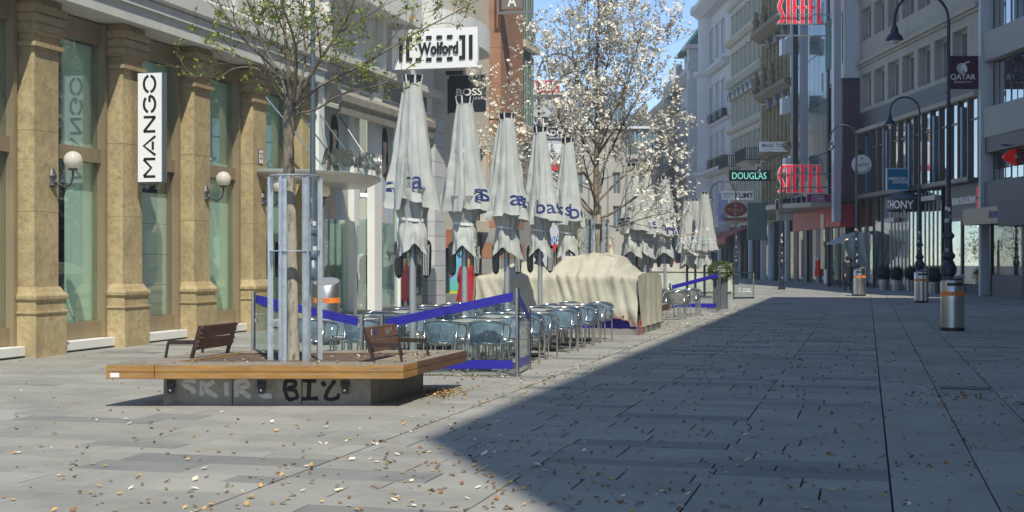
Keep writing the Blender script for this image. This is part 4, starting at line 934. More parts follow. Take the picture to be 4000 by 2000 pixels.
# ================================================================== glass barriers
m_blue = M('blue_film', (.020, .013, .30), .35, var=.04, spec=.5)
m_clear = GLASS('barrier_glass', (.93, .97, .955), .03)
m_post = M('steel_post', (.50, .48, .45), .3, metal=1, var=.1, scale=3)
def post(parent, x, y, h, r=.032):
    MB().tube([(x, y, 0), (x, y, h)], r, 14).build('post', m_post, parent, True); MB().lathe([(.06, 0), (.06, .012)], 16, x, y).build('foot', m_post, parent)
def panel(parent, p0, p1, h0, h1, lo=.10, strip=.125, blue=True, inset=.06):
    p0, p1 = Vector(p0), Vector(p1); d = (p1 - p0).normalized(); a, b = p0 + d * inset, p1 - d * inset; n = Vector((d.y, -d.x)); 
    def pr(za0, za1, zb0, zb1, th, off=0.):
        mb = MB(); o = n * off; q = n * th / 2
        for s in (-1, 1): mb.v += [(*(a + o + q * s), za0), (*(b + o + q * s), zb0), (*(b + o + q * s), zb1), (*(a + o + q * s), za1)]
        mb.f = [(0, 1, 2, 3), (7, 6, 5, 4)] + [(k, 4 + k, 4 + (k + 1) % 4, (k + 1) % 4) for k in range(4)]
        return mb
    pr(.04, h0, .04, h1, .01).build('glass_panel', m_clear, parent)
    if blue:
        pr(h0 - strip, h0, h1 - strip, h1, .003, .0085).build('blue_strip', m_blue, parent); pr(lo, lo + strip, lo, lo + strip, .003, .0085).build('blue_strip', m_blue, parent)
    for z in (.22, .75):
        for q, h in ((p0 + d * inset * .5, h0), (p1 - d * inset * .5, h1)): MB().box(-.035, .035, -.014, .014, -.03, .03).build('clamp', m_post, parent, loc=(q.x, q.y, min(z, h - .12))).rotation_euler = (0, 0, math.atan2(d.y, d.x))
t = thing('glass_barrier', 'clear glass terrace barrier with sloping blue strips between steel posts, behind near planter', 'glass barrier', (0, 0, 0), 0, 'glass terrace barriers with blue strips')
A, B1, B2, Cc, D_ = (-8.68, 18.62), (-6.92, 18.42), (-6.62, 18.42), (-4.75, 18.8), (-4.86, 19.95); A2 = (-8.72, 20.2)
for p, h in ((A, 1.17), (B1, .86), (B2, .86), (Cc, 1.24), (D_, .90), (A2, .9)): post(t, *p, h)
panel(t, A, B1, 1.12, .82); panel(t, B2, Cc, .80, 1.18); panel(t, Cc, D_, 1.18, .84); panel(t, A, A2, 1.12, .82)
t = thing('glass_barrier', 'glass barrier with blue strips at the far end of the middle terrace, beside potted bush', 'glass barrier', (0, 0, 0), 0, 'glass terrace barriers with blue strips')
q0 = G(2617, 1213); q1 = G(2812, 1213)
A, B1 = (q0.x, q0.y), (q1.x, q1.y); C2 = (B1[0] + .05, B1[1] - 1.2)
post(t, *A, .86); post(t, *B1, 1.25); post(t, A[0] - .3, A[1], .86); post(t, *C2, 1.0); panel(t, A, B1, .80, 1.18); panel(t, (A[0] - 1.4, A[1]), (A[0] - .3, A[1]), 1.1, .8)
t = thing('glass_windbreak', 'plain glass windbreak with white di mar lettering beside the far canvas wall', 'glass barrier', (0, 0, 0), 0)
q0 = G(2866, 1170); q1 = G(2944, 1168)
MB().bar((q0.x, q0.y, 0), (q0.x, q0.y, 1.08), .04).build('post', m_dark, t); MB().bar((q1.x, q1.y, 0), (q1.x, q1.y, 1.08), .05).build('post', m_post, t); MB().bar((q0.x, q0.y, 1.08), (q1.x, q1.y, 1.08), .05).build('top_rail', m_post, t); MB().bar((q0.x, q0.y, .06), (q1.x, q1.y, .06), .06).build('bottom_rail', m_dark, t)
panel(t, q0.xy, q1.xy, 1.05, 1.05, blue=False, inset=.03)
c = (q0 + q1) / 2; o = lettering('di mar', .55, .13, m_text_white, t, (c.x + .03, c.y - .03, .42), (pi / 2, 0, YAW), .004); MB().box(-.3, .3, -.002, .002, .30, .325).build('underline', m_text_white, t, loc=(c.x + .03, c.y - .03, 0)).rotation_euler = (0, 0, YAW)
q2 = W(2545, 1000, 58.5)
MB().bar((q0.x, q0.y, 1.08), (q2.x, q2.y, 1.08), .05).build('top_rail', m_dark, t); panel(t, (q2.x, q2.y), q0.xy, 1.05, 1.05, blue=False, inset=.03)

# ================================================================== chairs and tables
m_alu = M('polished_aluminium', (.62, .62, .62), .22, metal=1, var=.06, scale=6)
m_weave = M('blue_weave', (.15, .225, .30), .5, var=.3, scale=14, spec=.6)
m_weave_g = M('grey_weave', (.22, .22, .21), .5, var=.3, scale=14, spec=.6)
m_ttop = M('table_top', (.52, .52, .48), .35, metal=.3, var=.05, scale=3)
def make_chair(weave):
    t = thing('cafe_chair', 'chair', 'chair')
    def loop(f, z0=.66):                                  # arm and back rail, f 0..1 from the left arm front round the back
        a = -pi * .5 + (f - .5) * pi * 1.18 
        x = .285 * sin((f - .5) * 2 * 1.75) / sin(1.75) * (1 if abs(f - .5) < .5 else 1); y = -.29 + .52 * (abs(f - .5) * 2) ** 2.1; z = z0 + .10 * (1 - (abs(f - .5) * 2) ** 1.6)
        return Vector((x, y, z))
    MB().tube([loop(k / 24) for k in range(25)], .0145, 8).build('arm_rail', m_alu, t, 'all')
    for s in (-1, 1):
        p = loop(0 if s < 0 else 1); MB().tube([p, p + Vector((0, .035, -.05)), (s * .262, .245, .42), (s * .262, .265, 0)], .0145, 8).build('leg', m_alu, t, 'all')
        p = loop(.5 + s * .30); MB().tube([p, (s * .235, -.20, .45), (s * .235, -.30, 0)], .0145, 8).build('leg', m_alu, t, 'all')
    MB().tube([(-.255, .235, .41), (.255, .235, .41), (.24, -.19, .42), (-.24, -.19, .42)], .012, 8, closed=True).build('seat_frame', m_alu, t, 'all')
    st = MB()
    for k in range(13):
        y = -.19 + k * .034; 
        for j in range(6):
            x0, x1 = -.245 + .49 * j / 6, -.245 + .49 * (j + 1) / 6; za, zb = .425 - .02 * (1 - (x0 / .245) ** 2), .425 - .02 * (1 - (x1 / .245) ** 2); st.quad((x0, y, za), (x1, y, zb), (x1, y + .028, zb), (x0, y + .028, za))
    st.build('seat', m_alu, t, kind='stuff')
    bk = MB(); n = 21
    for k in range(n):                                    # upright strips hung from the rail round the back
        f0 = .17 + .66 * k / n; f1 = f0 + .66 / n * .80
        for j in range(5):
            def pt(f, v): p = loop(f); q = Vector((p.x * .86, max(-.25, p.y * .86), .44)); r = p.lerp(q, v); k_ = sin(v * pi) * .03; r.x *= 1 + k_; r.y -= k_ * .6; return r
            bk.quad(pt(f0, j / 5), pt(f1, j / 5), pt(f1, (j + 1) / 5), pt(f0, (j + 1) / 5))
    for v in (.12, .52, .9):
        rows = [pt(.17 + .66 * k / 22, v) * 1.0 for k in range(23)]
        for a, b in zip(rows, rows[1:]): bk.quad(a + Vector((0, 0, -.014)), b + Vector((0, 0, -.014)), b + Vector((0, 0, .014)), a + Vector((0, 0, .014)))
    bk.build('backrest', weave, t, kind='stuff')
    return t
def make_table():
    t = thing('cafe_table', 'table', 'table')
    MB().box(-.35, .35, -.35, .35, .715, .735).build('tabletop', m_ttop, t, bevel=.006); MB().tube([(0, 0, .03), (0, 0, .715)], .035, 12).build('column', m_alu, t, True)
    MB().bar((-.28, -.28, .018), (.28, .28, .018), .06, .035).build('foot', m_dark, t); MB().bar((-.28, .28, .018), (.28, -.28, .018), .06, .0345).build('foot', m_dark, t)
    return t
chair_b = make_chair(m_weave); chair_g = make_chair(m_weave_g); table_0 = make_table()
used = set()
def put(proto, x, y, rz, label, group):
    if proto.name not in used:
        used.add(proto.name); proto.location = (x, y, 0); proto.rotation_euler = (0, 0, rz); proto['label'] = label; proto['group'] = group; return proto
    return dup(proto, (x, y, 0), rz, label, group)
bpy.context.view_layer.update()
ORD = ('front', 'second', 'third', 'fourth', 'fifth', 'rearmost')
colx = {'leftmost': -8.0, 'left centre': -7.25, 'right centre': -5.95, 'street side': -5.28}
for r_ in range(6):
    yy = 19.75 + 1.50 * r_
    for cn, cx in colx.items():
        jx, jr = rg.uniform(-.05, .05), rg.uniform(-.12, .12)
        put(chair_b, cx + jx, yy - .42, jr, f'blue woven chair, back to the viewer, {ORD[r_]} table row, {cn} line', 'cafe chairs of the near terrace')
        if (r_, cn) not in ((5, 'leftmost'), (2, 'street side')): put(chair_b, cx - jx, yy + .46, pi + jr * 1.3, f'blue woven chair facing the viewer, {ORD[r_]} table row, {cn} line', 'cafe chairs of the near terrace')
    for cn, cx in (('left', -7.62), ('right', -5.62)):
        put(table_0, cx, yy + .02, 0, f'pale square cafe table in the {ORD[r_]} row, {cn} pair of chair lines', 'cafe tables of the near terrace')
for k, (x, y, a) in enumerate(((-5.0, 37.2, .1), (-5.05, 38.5, -.1), (-5.0, 39.8, .1), (-5.05, 41.0, 0), (-5.75, 37.4, .2), (-5.8, 39.0, -.1), (-5.7, 40.6, 0))):
    put(chair_g, x, y, a + (pi if k % 2 else 0), f'grey woven metal chair of the middle terrace, {("nearest", "second", "third", "last")[k] if k < 4 else ("nearest", "middle", "last")[k - 4]} in its {"street side" if k < 4 else "inner"} line', 'grey cafe chairs of the middle terrace')
bpy.context.view_layer.update()

# ================================================================== tarpaulin covered counter on its platform
m_tarp = M('beige_tarpaulin', (.475, .455, .365), .75, var=.08, scale=1.5, bump=.5, bscale=9, detail=4, col2=(.385, .365, .295), mix=(.5, .75), scale2=2.2, world=True, spec=.25)
t = thing('covered_counter', 'bar counter wrapped in a beige tarpaulin on a low platform with blue panels', 'covered counter', (0, 0, 0))
X0, X1, Y0, Y1 = -8.42, -4.78, 29.55, 32.9
def Hx(x):
    key = [(-8.45, 1.26), (-8.1, 1.42), (-7.75, 1.56), (-7.4, 1.50), (-7.05, 1.36), (-6.8, 1.50), (-6.5, 1.68), (-6.2, 1.75), (-5.7, 1.75), (-5.45, 1.68), (-5.25, 1.50), (-5.05, 1.34), (-4.75, 1.33)]
    for (a, ha), (b, hb) in zip(key, key[1:]):
        if x <= b: f = (x - a) / (b - a); f = f * f * (3 - 2 * f); return ha + (hb - ha) * f
    return key[-1][1]
def tarp(u, v):
    x = X0 + (X1 - X0) * u; H = Hx(x); edge = min(1.26, H - .02); lowz = .30 if x < -5.2 else .22
    if x > -6.2: lowz = .36 - .12 * max(0, (x + 5.2) / .4) if x < -4.95 else .18
    pts = [(Y0 - .02, lowz), (Y0 - .03, .55), (Y0, .9), (Y0 + .02, edge - .03), (Y0 + .06, edge), (Y0 + .5, edge + (H - edge) * .55), (Y0 + 1.0, H - .03), (Y0 + 1.7, H), (Y0 + 2.4, H - .05), (Y1 - .05, edge), (Y1, edge - .04), (Y1 + .02, .25)]
    k = v * (len(pts) - 1); i = min(int(k), len(pts) - 2); f = k - i
    yy = pts[i][0] + (pts[i + 1][0] - pts[i][0]) * f; z = pts[i][1] + (pts[i + 1][1] - pts[i][1]) * f
    fold = math.sin(x * 9 + 1.2 * math.sin(x * 3.1)) * .04 * max(0, 1.25 - z) / 1.0 + noise.noise(Vector((x * 2.2, yy * 1.5, z * 1.3))) * .09 + abs(noise.noise(Vector((x * 5 + z * 1.6, yy * 2, z * .9)))) * .11 + noise.noise(Vector((x * 11 + z * 4, yy * 6, z * 5))) * .014
    drag = .05 * math.exp(-((x + 6.75 + (1.25 - z) * .5) / .12) ** 2) + .045 * math.exp(-((x + 5.35 - (1.2 - z) * .22) / .09) ** 2)+ .03 * math.exp(-((x + 6.1 + (1.2 - z) * .15) / .08) ** 2)
    return (x, yy - fold - drag * (1 if yy < Y0 + 1.2 else 0), z + (fold * .4 + drag * .5 if z > 1.1 else 0))
MB().grid(tarp, 110, 44).build('tarpaulin', m_tarp, t, 'all')
def tend(xe, sgn):
    def f(u, v):
        a = tarp(0 if sgn < 0 else 1, .0 + .5 * 0 + v * 0 + u * 1.0) if False else None
        y = Y0 - .09 + (Y1 - Y0 + .1) * u; top = tarp(0 if sgn < 0 else 1, 0)[2]; H = Hx(xe); e = min(1, min(u, 1 - u) * 9); zt = 1.24 + (H - 1.24) * e
        z = .16 + (zt - .16) * v; return (xe + sgn * (.02 + .05 * (1 - v) + noise.noise(Vector((y * 2.5, z, 3))) * .05 + .03 * math.sin(y * 8) * (1 - v)), y, z)
    return f
MB().grid(tend(X1, 1), 40, 12).build('tarpaulin_side', m_tarp, t, 'all'); MB().grid(tend(X0, -1), 40, 12).build('tarpaulin_side', m_tarp, t, 'all')
m_seam = M('tarp_seam', (.50, .47, .39), .7); m_rope = M('red_rope', (.42, .10, .07), .8)
mb = MB()
for k in range(40):
    a = tarp((k) / 40 * .36 + .50, .545); mb.v.append((a[0], a[1] - .012, a[2] + .018)); mb.v.append((a[0], a[1] - .018, a[2] - .006))
for k in range(39): mb.f.append((2 * k, 2 * k + 1, 2 * k + 3, 2 * k + 2))
mb.build('seam', m_seam, t)
mb = MB()
for k in range(25):
    a = tarp(.905, k / 24 * .33); mb.v.append((a[0] - .02, a[1] - .015, a[2])); mb.v.append((a[0] + .02, a[1] - .015, a[2]))
for k in range(24): mb.f.append((2 * k, 2 * k + 1, 2 * k + 3, 2 * k + 2))
mb.build('seam', m_seam, t)
pts = [Vector(tarp(.60 + .38 * k / 12, .005)) + Vector((0, -.03, .02 - .035 * (k % 3 == 1))) for k in range(13)]
MB().tube(pts, .010, 6).build('lacing', m_rope, t, 'all')
for k in range(6):
    a = tarp(.60 + .38 * k / 6, .03); MB().lathe([(.02, 0), (.02, .01)], 10).build('eyelet', m_dark, t, loc=(a[0], a[1] - .02, a[2])).rotation_euler = (R(90), 0, 0)
for dx in (0, .05, .09): MB().tube([(-4.80 + dx, 29.5, .32), (-4.77 + dx, 29.46, .15), (-4.80 + dx * 1.6, 29.44, .02)], .010, 6).build('rope_end', m_rope, t)
MB().prism([(X0, Y0 + .0), (X1 + .02, Y0 + .0), (X1 + .02, Y1), (X0, Y1)], .0, .13).build('platform', M('steel_platform', (.36, .35, .33), .45, metal=.5, var=.1), t, bevel=.006)
for k in range(4):
    a, b = X0 + .05 + k * .90, X0 + .05 + (k + 1) * .90
    MB().box(a + .02, b - .02, Y0 + .06, Y0 + .08, .132, .42).build('blue_panel', m_blue, t); MB().box(b - .018, b + .018, Y0 + .04, Y0 + .09, .132, .42).build('stile', m_post, t)
MB().box(X1 - .05, X1 - .03, Y0 + .12, Y1 - .1, .132, .30).build('side_panel', m_wood_b, t)

# ================================================================== white canvas wall and potted bush further on
m_wcanv = M('white_canvas', (.60, .58, .51), .8, var=.05, scale=1.2, bump=.25, bscale=5, detail=3, world=True)
t = thing('canvas_wall', 'low wall covered with an off-white canvas behind the far parasols', 'canvas windbreak', (0, 0, 0))
q0, q1 = W(2545, 1150, 64), W(2860, 1150, 64)
def cw_(u, v):
    p = q0.lerp(q1, u); z = .12 + 1.33 * v; sag = .05 * math.sin(u * 9) * v; f = noise.noise(Vector((u * 9, z * 1.5, 2))) * .10
    return (p.x - FW.x * f, p.y - FW.y * f, z - abs(sag))
MB().grid(cw_, 60, 14).build('canvas', m_wcanv, t, 'all')
p0_ = q0 + FW * .9; p1_ = q1 + FW * .9
MB().poly([(q1.x, q1.y, .12), (p1_.x, p1_.y, .12), (p1_.x, p1_.y, 1.4), (q1.x, q1.y, 1.4)]).build('canvas_end', m_wcanv, t); MB().prism([q0.xy + FW.xy * .1, q1.xy + FW.xy * .1, p1_.xy, p0_.xy], 0, 1.38).build('wall_core', m_wcanv, t)
def bush(mb, c, r, rg, n, size, sz=1.0):
    for k in range(n):
        v = Vector((rg.gauss(0, 1), rg.gauss(0, 1), rg.gauss(0, 1))).normalized() * r * rg.uniform(.55, 1.03) ** .6; v.z *= sz; leaves_at(mb, c + v, v.normalized(), rg, 1, size)
m_bush = M('bush_green', (.075, .13, .022), .6, var=.3, island=.4, world=True); m_box = M('boxwood_dark', (.018, .032, .012), .7, var=.3, island=.4, world=True)
q = G(2812, 1208)
t = thing('potted_bush', 'bright green bush in tall grey planter at the end of the middle terrace', 'potted plant', (q.x, q.y + .15, 0))
MB().prism([(-.22, -.2), (.22, -.2), (.22, .2), (-.22, .2)], 0, .98).build('pot', M('slate_pot', (.12, .135, .14), .5), t, bevel=.01)
b = MB(); bush(b, Vector((0, 0, 1.22)), .42, random.Random(3), 2600, .07, .8); b.build('foliage', m_bush, t, kind='stuff')

# ================================================================== lamp posts and litter bins
def arc3(c, rad, dirv, a0, a1, n=16): return [c + dirv * (rad * cos(R(a0 + (a1 - a0) * k / n))) + Vector((0, 0, rad * sin(R(a0 + (a1 - a0) * k / n)))) for k in range(n + 1)]
def lamp_post(label, x, y, H, ad, mat, reach=.62, hood=.0, bell=True):
    t = thing('street_lamp', label, 'street lamp', (x, y, 0), 0, 'arched lamp posts along the shopping street')
    prof = [(.20, 0), (.20, .10), (.15, .14), (.15, .55), (.19, .60), (.16, .66), (.12, .9), (.12, 1.25), (.17, 1.30), (.19, 1.42), (.16, 1.5), (.10, 1.62), (.15, 1.68), (.15, 1.74), (.10, 1.80), (.085, 2.1), (.13, 2.14), (.13, 2.2), (.075, 2.26), (.07, 2.9)]
    MB().lathe(prof, 20).build('ornate_base', mat, t, 35)
    d = Vector((ad.x, ad.y, 0)).normalized(); c = Vector((0, 0, H - reach)) + d * reach
    MB().tube([(0, 0, 2.8), (0, 0, (H + 2.4) / 2), (0, 0, H - reach)] + arc3(c, reach, d, 180, 0), [.055, .047, .038] + [.032] * 17, 12).build('arched_pole', mat, t, True)
    e = c + d * reach
    MB().lathe([(.035, .0), (.04, -.12), (.07, -.16), (.09, -.24), (.09, -.30), (.16, -.36), (.195, -.44), (.20, -.46), (.17, -.47), (.10, -.47)], 20, e.x, e.y).build('lamp_hood', mat, t, 35).location = (0, 0, e.z)
    MB().ball((e.x, e.y, e.z - .47), .11, 14, 8, sz=.8).build('lamp_glass', M('milky_lamp_glass', (.55, .57, .56), .2), t, 'all')
    for k in range(6):
        a = math.atan2(-y, -x) + rnd.uniform(-.7, .7); z = rnd.uniform(1.6, 3.0); r_ = .095 if z < 2.0 else .075
        MB().grid(lambda u, v: ((r_ + .012) * cos(a + (u - .5) * .8), (r_ + .012) * sin(a + (u - .5) * .8), z + .09 * v), 3, 1).build('sticker', M(('pale_sticker', 'grey_sticker')[k % 2], ((.6, .6, .6), (.3, .31, .34))[k % 2], .6), t)
    return t
m_orange = M('orange_band', (.92, .25, .03), .5, var=.05)
def bin_(label, x, y, slope, slots, rz):
    t = thing('litter_bin', label, 'litter bin', (x, y, 0), rz, 'steel litter bins')
    n = 40; r = .262; mb = MB(); dv = Vector((sin(slope), -cos(slope)))
    ring = lambda z, rr, k=0.: [(rr * cos(2 * pi * j / n), rr * sin(2 * pi * j / n), z + k * (rr * (cos(2 * pi * j / n) * dv.x + sin(2 * pi * j / n) * dv.y))) for j in range(n)]
    mb.v = ring(.075, r) + ring(.7, r) + ring(1.20, r, -.32) + ring(1.21, r - .012, -.32)
    for q in range(3):
        for j in range(n): mb.f.append((q * n + j, q * n + (j + 1) % n, (q + 1) * n + (j + 1) % n, (q + 1) * n + j))
    mb.build('steel_body', m_steel, t, 50)
    lid = MB(); lid.v = ring(1.208, r - .012, -.32); lid.f = [tuple(range(n))]; lid.build('lid', M('zinc_lid', (.36, .37, .40), .5, metal=.5, var=.08, scale=3), t)
    MB().lathe([(r + .004, 0), (r + .004, .08), (r - .01, .082)], n).build('rubber_base', m_black, t, 40)
    def cyl(name, a0, a1, z0, z1, mat, off):
        MB().grid(lambda u, v: ((r + off) * cos(a0 + (a1 - a0) * u), (r + off) * sin(a0 + (a1 - a0) * u), z0 + (z1 - z0) * v), 20, 1).build(name, mat, t, 'all')
    cyl('orange_band', 0, 2 * pi, .80, .90, m_orange, .003)
    if slots:
        f = -pi / 2; cyl('slot', f - .75, f + .75, 1.03, 1.10, m_black, .004); cyl('slot', f - .58, f + .58, 1.155, 1.195, m_black, .004)
    me = text_mesh('MISTTELEFON', .036, 0, 0); me2 = text_mesh('01 546 48', .036, 0, 0)
    for m_, zz in ((me, .865), (me2, .825)):
        for v in m_.vertices:
            a = -pi / 2 + v.co.x / r; v.co = ((r + .006) * cos(a), (r + .006) * sin(a), zz + v.co.y)
        m_.materials.append(m_text_black); link('lettering', m_, t)
    return t
LEFT = -RT
p = W(3705, 1010, 31.75); lamp_post('dark lamp post nearest on the right, standing behind the large steel bin', p.x, p.y, 7.75, LEFT, m_navy, .62)
p = G(3723, 1294); bin_('nearest large steel litter bin on the right with orange band and black slots', p.x, p.y + .26, R(-90), True, R(14))
p = W(3592, 1010, 52.2); lamp_post('dark lamp post second from the right, beside the clothing shop', p.x, p.y, 7.75, LEFT, m_navy, .56)
p = G(3600, 1183); bin_('second steel litter bin on the right, in front of the potted box balls', p.x, p.y + .26, R(-90), True, R(14))
p = W(3345, 1010, 61.6); lamp_post('lamp post by the round cafe sign, with bin and walking person at its foot', p.x, p.y, 7.6, LEFT, m_navy, .57)
p = G(3358, 1157); bin_('third steel litter bin on the right, beside the walking person in dark coat', p.x, p.y + .26, R(-90), True, R(14))
m_lamp_g = M('pale_grey_lamp', (.33, .37, .37), .45, metal=.3)
p = G(3053, 1131); lamp_post('pale arched lamp post in front of the red lettered department store', p.x, p.y, 7.35, LEFT, m_navy, .6)
p = W(2874, 1010, 88); lamp_post('thin lamp post in front of the dark green perfumery sign', p.x, p.y, 6.6, LEFT, m_navy, .8)
p = W(1222, 1010, 26.75); lamp_post('tall blue grey lamp post rising through the twigs beside the near tree guard', p.x, p.y, 8.8, RT, M('blue_grey_pole', (.10, .145, .185), .4, metal=.2, var=.1), .6)
p = W(1275, 1010, 26.6); bin_('steel litter bin behind the tree guard, its round lid tilted to the viewer', p.x, p.y, 0, False, R(8))
p = W(2105, 1010, 44.5); lamp_post('arched lamp post whose bell lamp hangs behind the magnolia blossom, left of its trunk', p.x, p.y, 8.25, RT, m_navy, .62)
p = W(2374, 1010, 66); lamp_post('slim grey lamp post right of the magnolia trunk, between it and the parasols', p.x, p.y, 6.2, LEFT, m_lamp_g, .5)
p = W(2300, 1010, 60); lamp_post('slim grey lamp post left of the magnolia trunk behind its guard', p.x, p.y, 5.7, LEFT, m_lamp_g, .5)
# ================================================================== right side: facades along a line that bends away
RO = Vector((5.07, 64.3, 0)); RRZ = R(106); SDIR = Vector((cos(RRZ), sin(RRZ), 0)); NDIR = Vector((-sin(RRZ), cos(RRZ), 0))
def sp(px, n=0.):
    u = (px - 2000) / FOC; return (20.9 - n - 61 * u) / (u + .028)
def zp(py, s): return CZ + (1010 - py) / FOC * (61 + s)
def rthing(name, label, cat='building', group=None): return thing(name, label, cat, RO, RRZ, group)
def rb(t, name, s0, s1, n0, n1, z0, z1, mat, **k): return MB().box(s0, s1, n0, n1, z0, z1).build(name, mat, t, **k)
m_conc_r = M('stained_facade', (.34, .325, .28), .85, var=.08, scale=.6, col2=(.24, .23, .20), mix=(.5, .75), scale2=.9, stretch2=(2, 2, .5), world=True)
m_conc_g = M('smooth_grey_facade', (.30, .315, .30), .8, var=.05, scale=.6, world=True)
m_anth = M('anthracite_panel', (.055, .057, .062), .5, var=.12, scale=1.2, world=True, rand=.08)
m_stone_g = M('dark_grey_stone', (.10, .105, .105), .55, var=.12, scale=1.5, world=True, rand=.06)
m_palew = M('pale_blue_white_wall', (.52, .55, .57), .7, var=.04, scale=.6, world=True)
m_mull = M('bronze_mullion', (.085, .07, .055), .4, metal=.5, var=.15, world=True)
m_gr = M('reflecting_glass', (.035, .042, .045), .03, spec=1., var=.05); m_gr.node_tree.nodes['Principled BSDF'].inputs['IOR'].default_value = 3.4
m_shop = GLASS('street_shop_pane', (.80, .86, .84), .30)
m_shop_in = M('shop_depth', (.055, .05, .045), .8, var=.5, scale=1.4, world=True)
m_wfr = M('pale_window_frame', (.42, .42, .39), .5, world=True)
m_curt = M('curtain', (.40, .42, .40), .8, var=.2, scale=3, stretch=(8, 1, .3))
# --- 0: grey banded building at the right edge
t0_ = rthing('grey_office_building', 'grey office building with ribbon windows and slatted blinds at the right picture edge')
rb(t0_, 'core', -14, .2, -9, -1.0, 0, 25, m_stone_g)
for z0, z1 in ((7.0, 8.3), (10.35, 11.62), (13.7, 15.0), (17.0, 18.4), (20.4, 21.8), (23.8, 25)): rb(t0_, 'parapet_band', -14, .2, -1, 0, z0, z1, m_conc_g)
rb(t0_, 'dark_fascia', -14, .2, -1, -.05, 6.32, 6.995, m_anth)
for z0, z1 in ((8.3, 10.35), (11.62, 13.7), (15.0, 17.0), (18.4, 20.4), (5.05, 6.32)):
    for k in range(7):
        a, b = .1 - (k + 1) * 2.0, .1 - k * 2.0
        if b > -13.9: window(t0_, max(a, -14), b, z0, z1, -.42, m_mull, m_gr, 3, 1, fw=.05)
    if z0 in (8.3, 11.62, 5.05):                          # slatted blinds, partly let down
        bl = .95 if z0 == 11.62 else .6
        for k in range(7):
            a, b = .1 - (k + 1) * 2.0, .1 - k * 2.0
            if k % 3 == 0 and z0 != 5.05: continue
            mb = MB(); n = int((z1 - z0) * bl / .07)
            for j in range(n): z = z1 - .06 - j * .07; mb.quad((a + .06, -.36, z), (b - .06, -.36, z), (b - .06, -.31, z - .035), (a + .06, -.31, z - .035))
            mb.build('blind_slats', m_anth, t0_, kind='stuff')
for k in range(8): rb(t0_, 'stone_panel', .18 - (k + 1) * 1.2 + .006, .18 - k * 1.2, -.6, -.03, 3.86, 5.04, m_stone_g)
rb(t0_, 'end_post', .28, .52, -.5, .12, 0, 25, m_palew)
rb(t0_, 'steel_canopy', -4.0, .45, -.03, .85, 3.12, 3.84, M('satin_beige_metal', (.15, .125, .09), .4, metal=.5, var=.1, scale=.8, world=True))
lo = lettering('NORDSEE', 1.25, .30, M('purple_sign_letters', (.06, .02, .20), .4), t0_, (-3.3, .862, 3.5), (pi / 2, 0, pi), .02, .02)
rb(t0_, 'navy_canopy', -9.5, -4.02, -.03, 1.0, 2.98, 3.95, M('navy_canopy', (.015, .02, .034), .5))
rb(t0_, 'shop_depth', -13, .15, -.99, -.95, 0, 3.1, m_shop_in)
rb(t0_, 'counter_base', -3.9, -.4, -.6, -.1, 0, .95, m_stone_g)
rb(t0_, 'pane', -3.9, -.4, -.14, -.13, .96, 3.1, GLASS('dim_shop_pane', (.7, .72, .7), .08))
for s in (-.35, -3.95, -7.5): rb(t0_, 'shop_post', s - .12, s + .12, -.7, -.06, 0, 3.11, m_black)
# --- 1: airline building
t1 = rthing('stained_office_building', 'stained concrete office building with deep windows above a long bronze framed glass storey')
S1a, S1b = .56, 19.85
wins = [(S1b - .35 - 2.55 * (k + 1) + .62, S1b - .35 - 2.55 * k) for k in range(7)]
fl_z = ((10.35, 12.3), (14.25, 16.1), (18.1, 20.0), (21.9, 23.6))
mb = MB(); holes = [(a, b, z0, z1) for a, b in wins for z0, z1 in fl_z]
wall(mb, S1a, S1b, 10.1, 25.5, holes, .55); mb.build('facade_wall', m_conc_r, t1)
for a, b, z0, z1 in holes: window(t1, a, b, z0, z1, -.42, m_wfr, m_gr, 2, 1, fw=.11, sill=m_lime)
for z0 in (12.75, 16.7, 20.6): rb(t1, 'string_course', S1a, S1b, .002, .12, z0, z0 + .13, m_conc_r); rb(t1, 'string_course', S1a, S1b, .002, .26, z0 + .135, z0 + .36, m_conc_r)
rb(t1, 'core', S1a, S1b, -9, -1.2, 0, 25.4, m_stone_g)
for k in range(10):
    a = S1a + k * 1.93; rb(t1, 'fascia_panel', a + .004, a + 1.924, -.5, .10, 9.13, 10.09, m_anth)
    for q in (.5, 1.4): rb(t1, 'vent', a + q, a + q + .22, .101, .125, 9.55, 9.62, m_black)
rb(t1, 'gutter', S1a, S1b + .3, -.3, .32, 8.92, 9.12, m_conc_r)
nm_ = 15; pit = (S1b - S1a) / nm_
for k in range(nm_ + 1): rb(t1, 'mullion', S1a + k * pit - .06, S1a + k * pit + .06, -.35, .14, 5.28, 8.9, m_mull)
for k in range(nm_):
    a = S1a + k * pit
    for j, (z0, z1) in enumerate(((5.3, 7.9), (7.98, 8.88))):
        o = rb(t1, 'pane', a + .065, a + pit - .065, -.02, .0, z0, z1, m_gr); 
    rb(t1, 'transom', a + .065, a + pit - .065, -.2, .06, 7.9, 7.98, m_mull)
    if k % 3 == 1: rb(t1, 'blue_column', a + .5, a + .8, .05, .2, 5.3, 8.6, M('blue_column', (.08, .12, .18), .4))
rb(t1, 'ledge', S1a, S1b + .4, -.4, .55, 5.08, 5.27, m_stone_g); rb(t1, 'ledge_edge', S1a, S1b + .4, .552, .60, 5.12, 5.3, m_mull)
rb(t1, 'shop_depth', S1a, S1b, -1.19, -1.14, 0, 5.05, m_shop_in)
rb(t1, 'shop_floor', S1a, S1b, -1.1, -.06, .0, .12, m_stone_g)
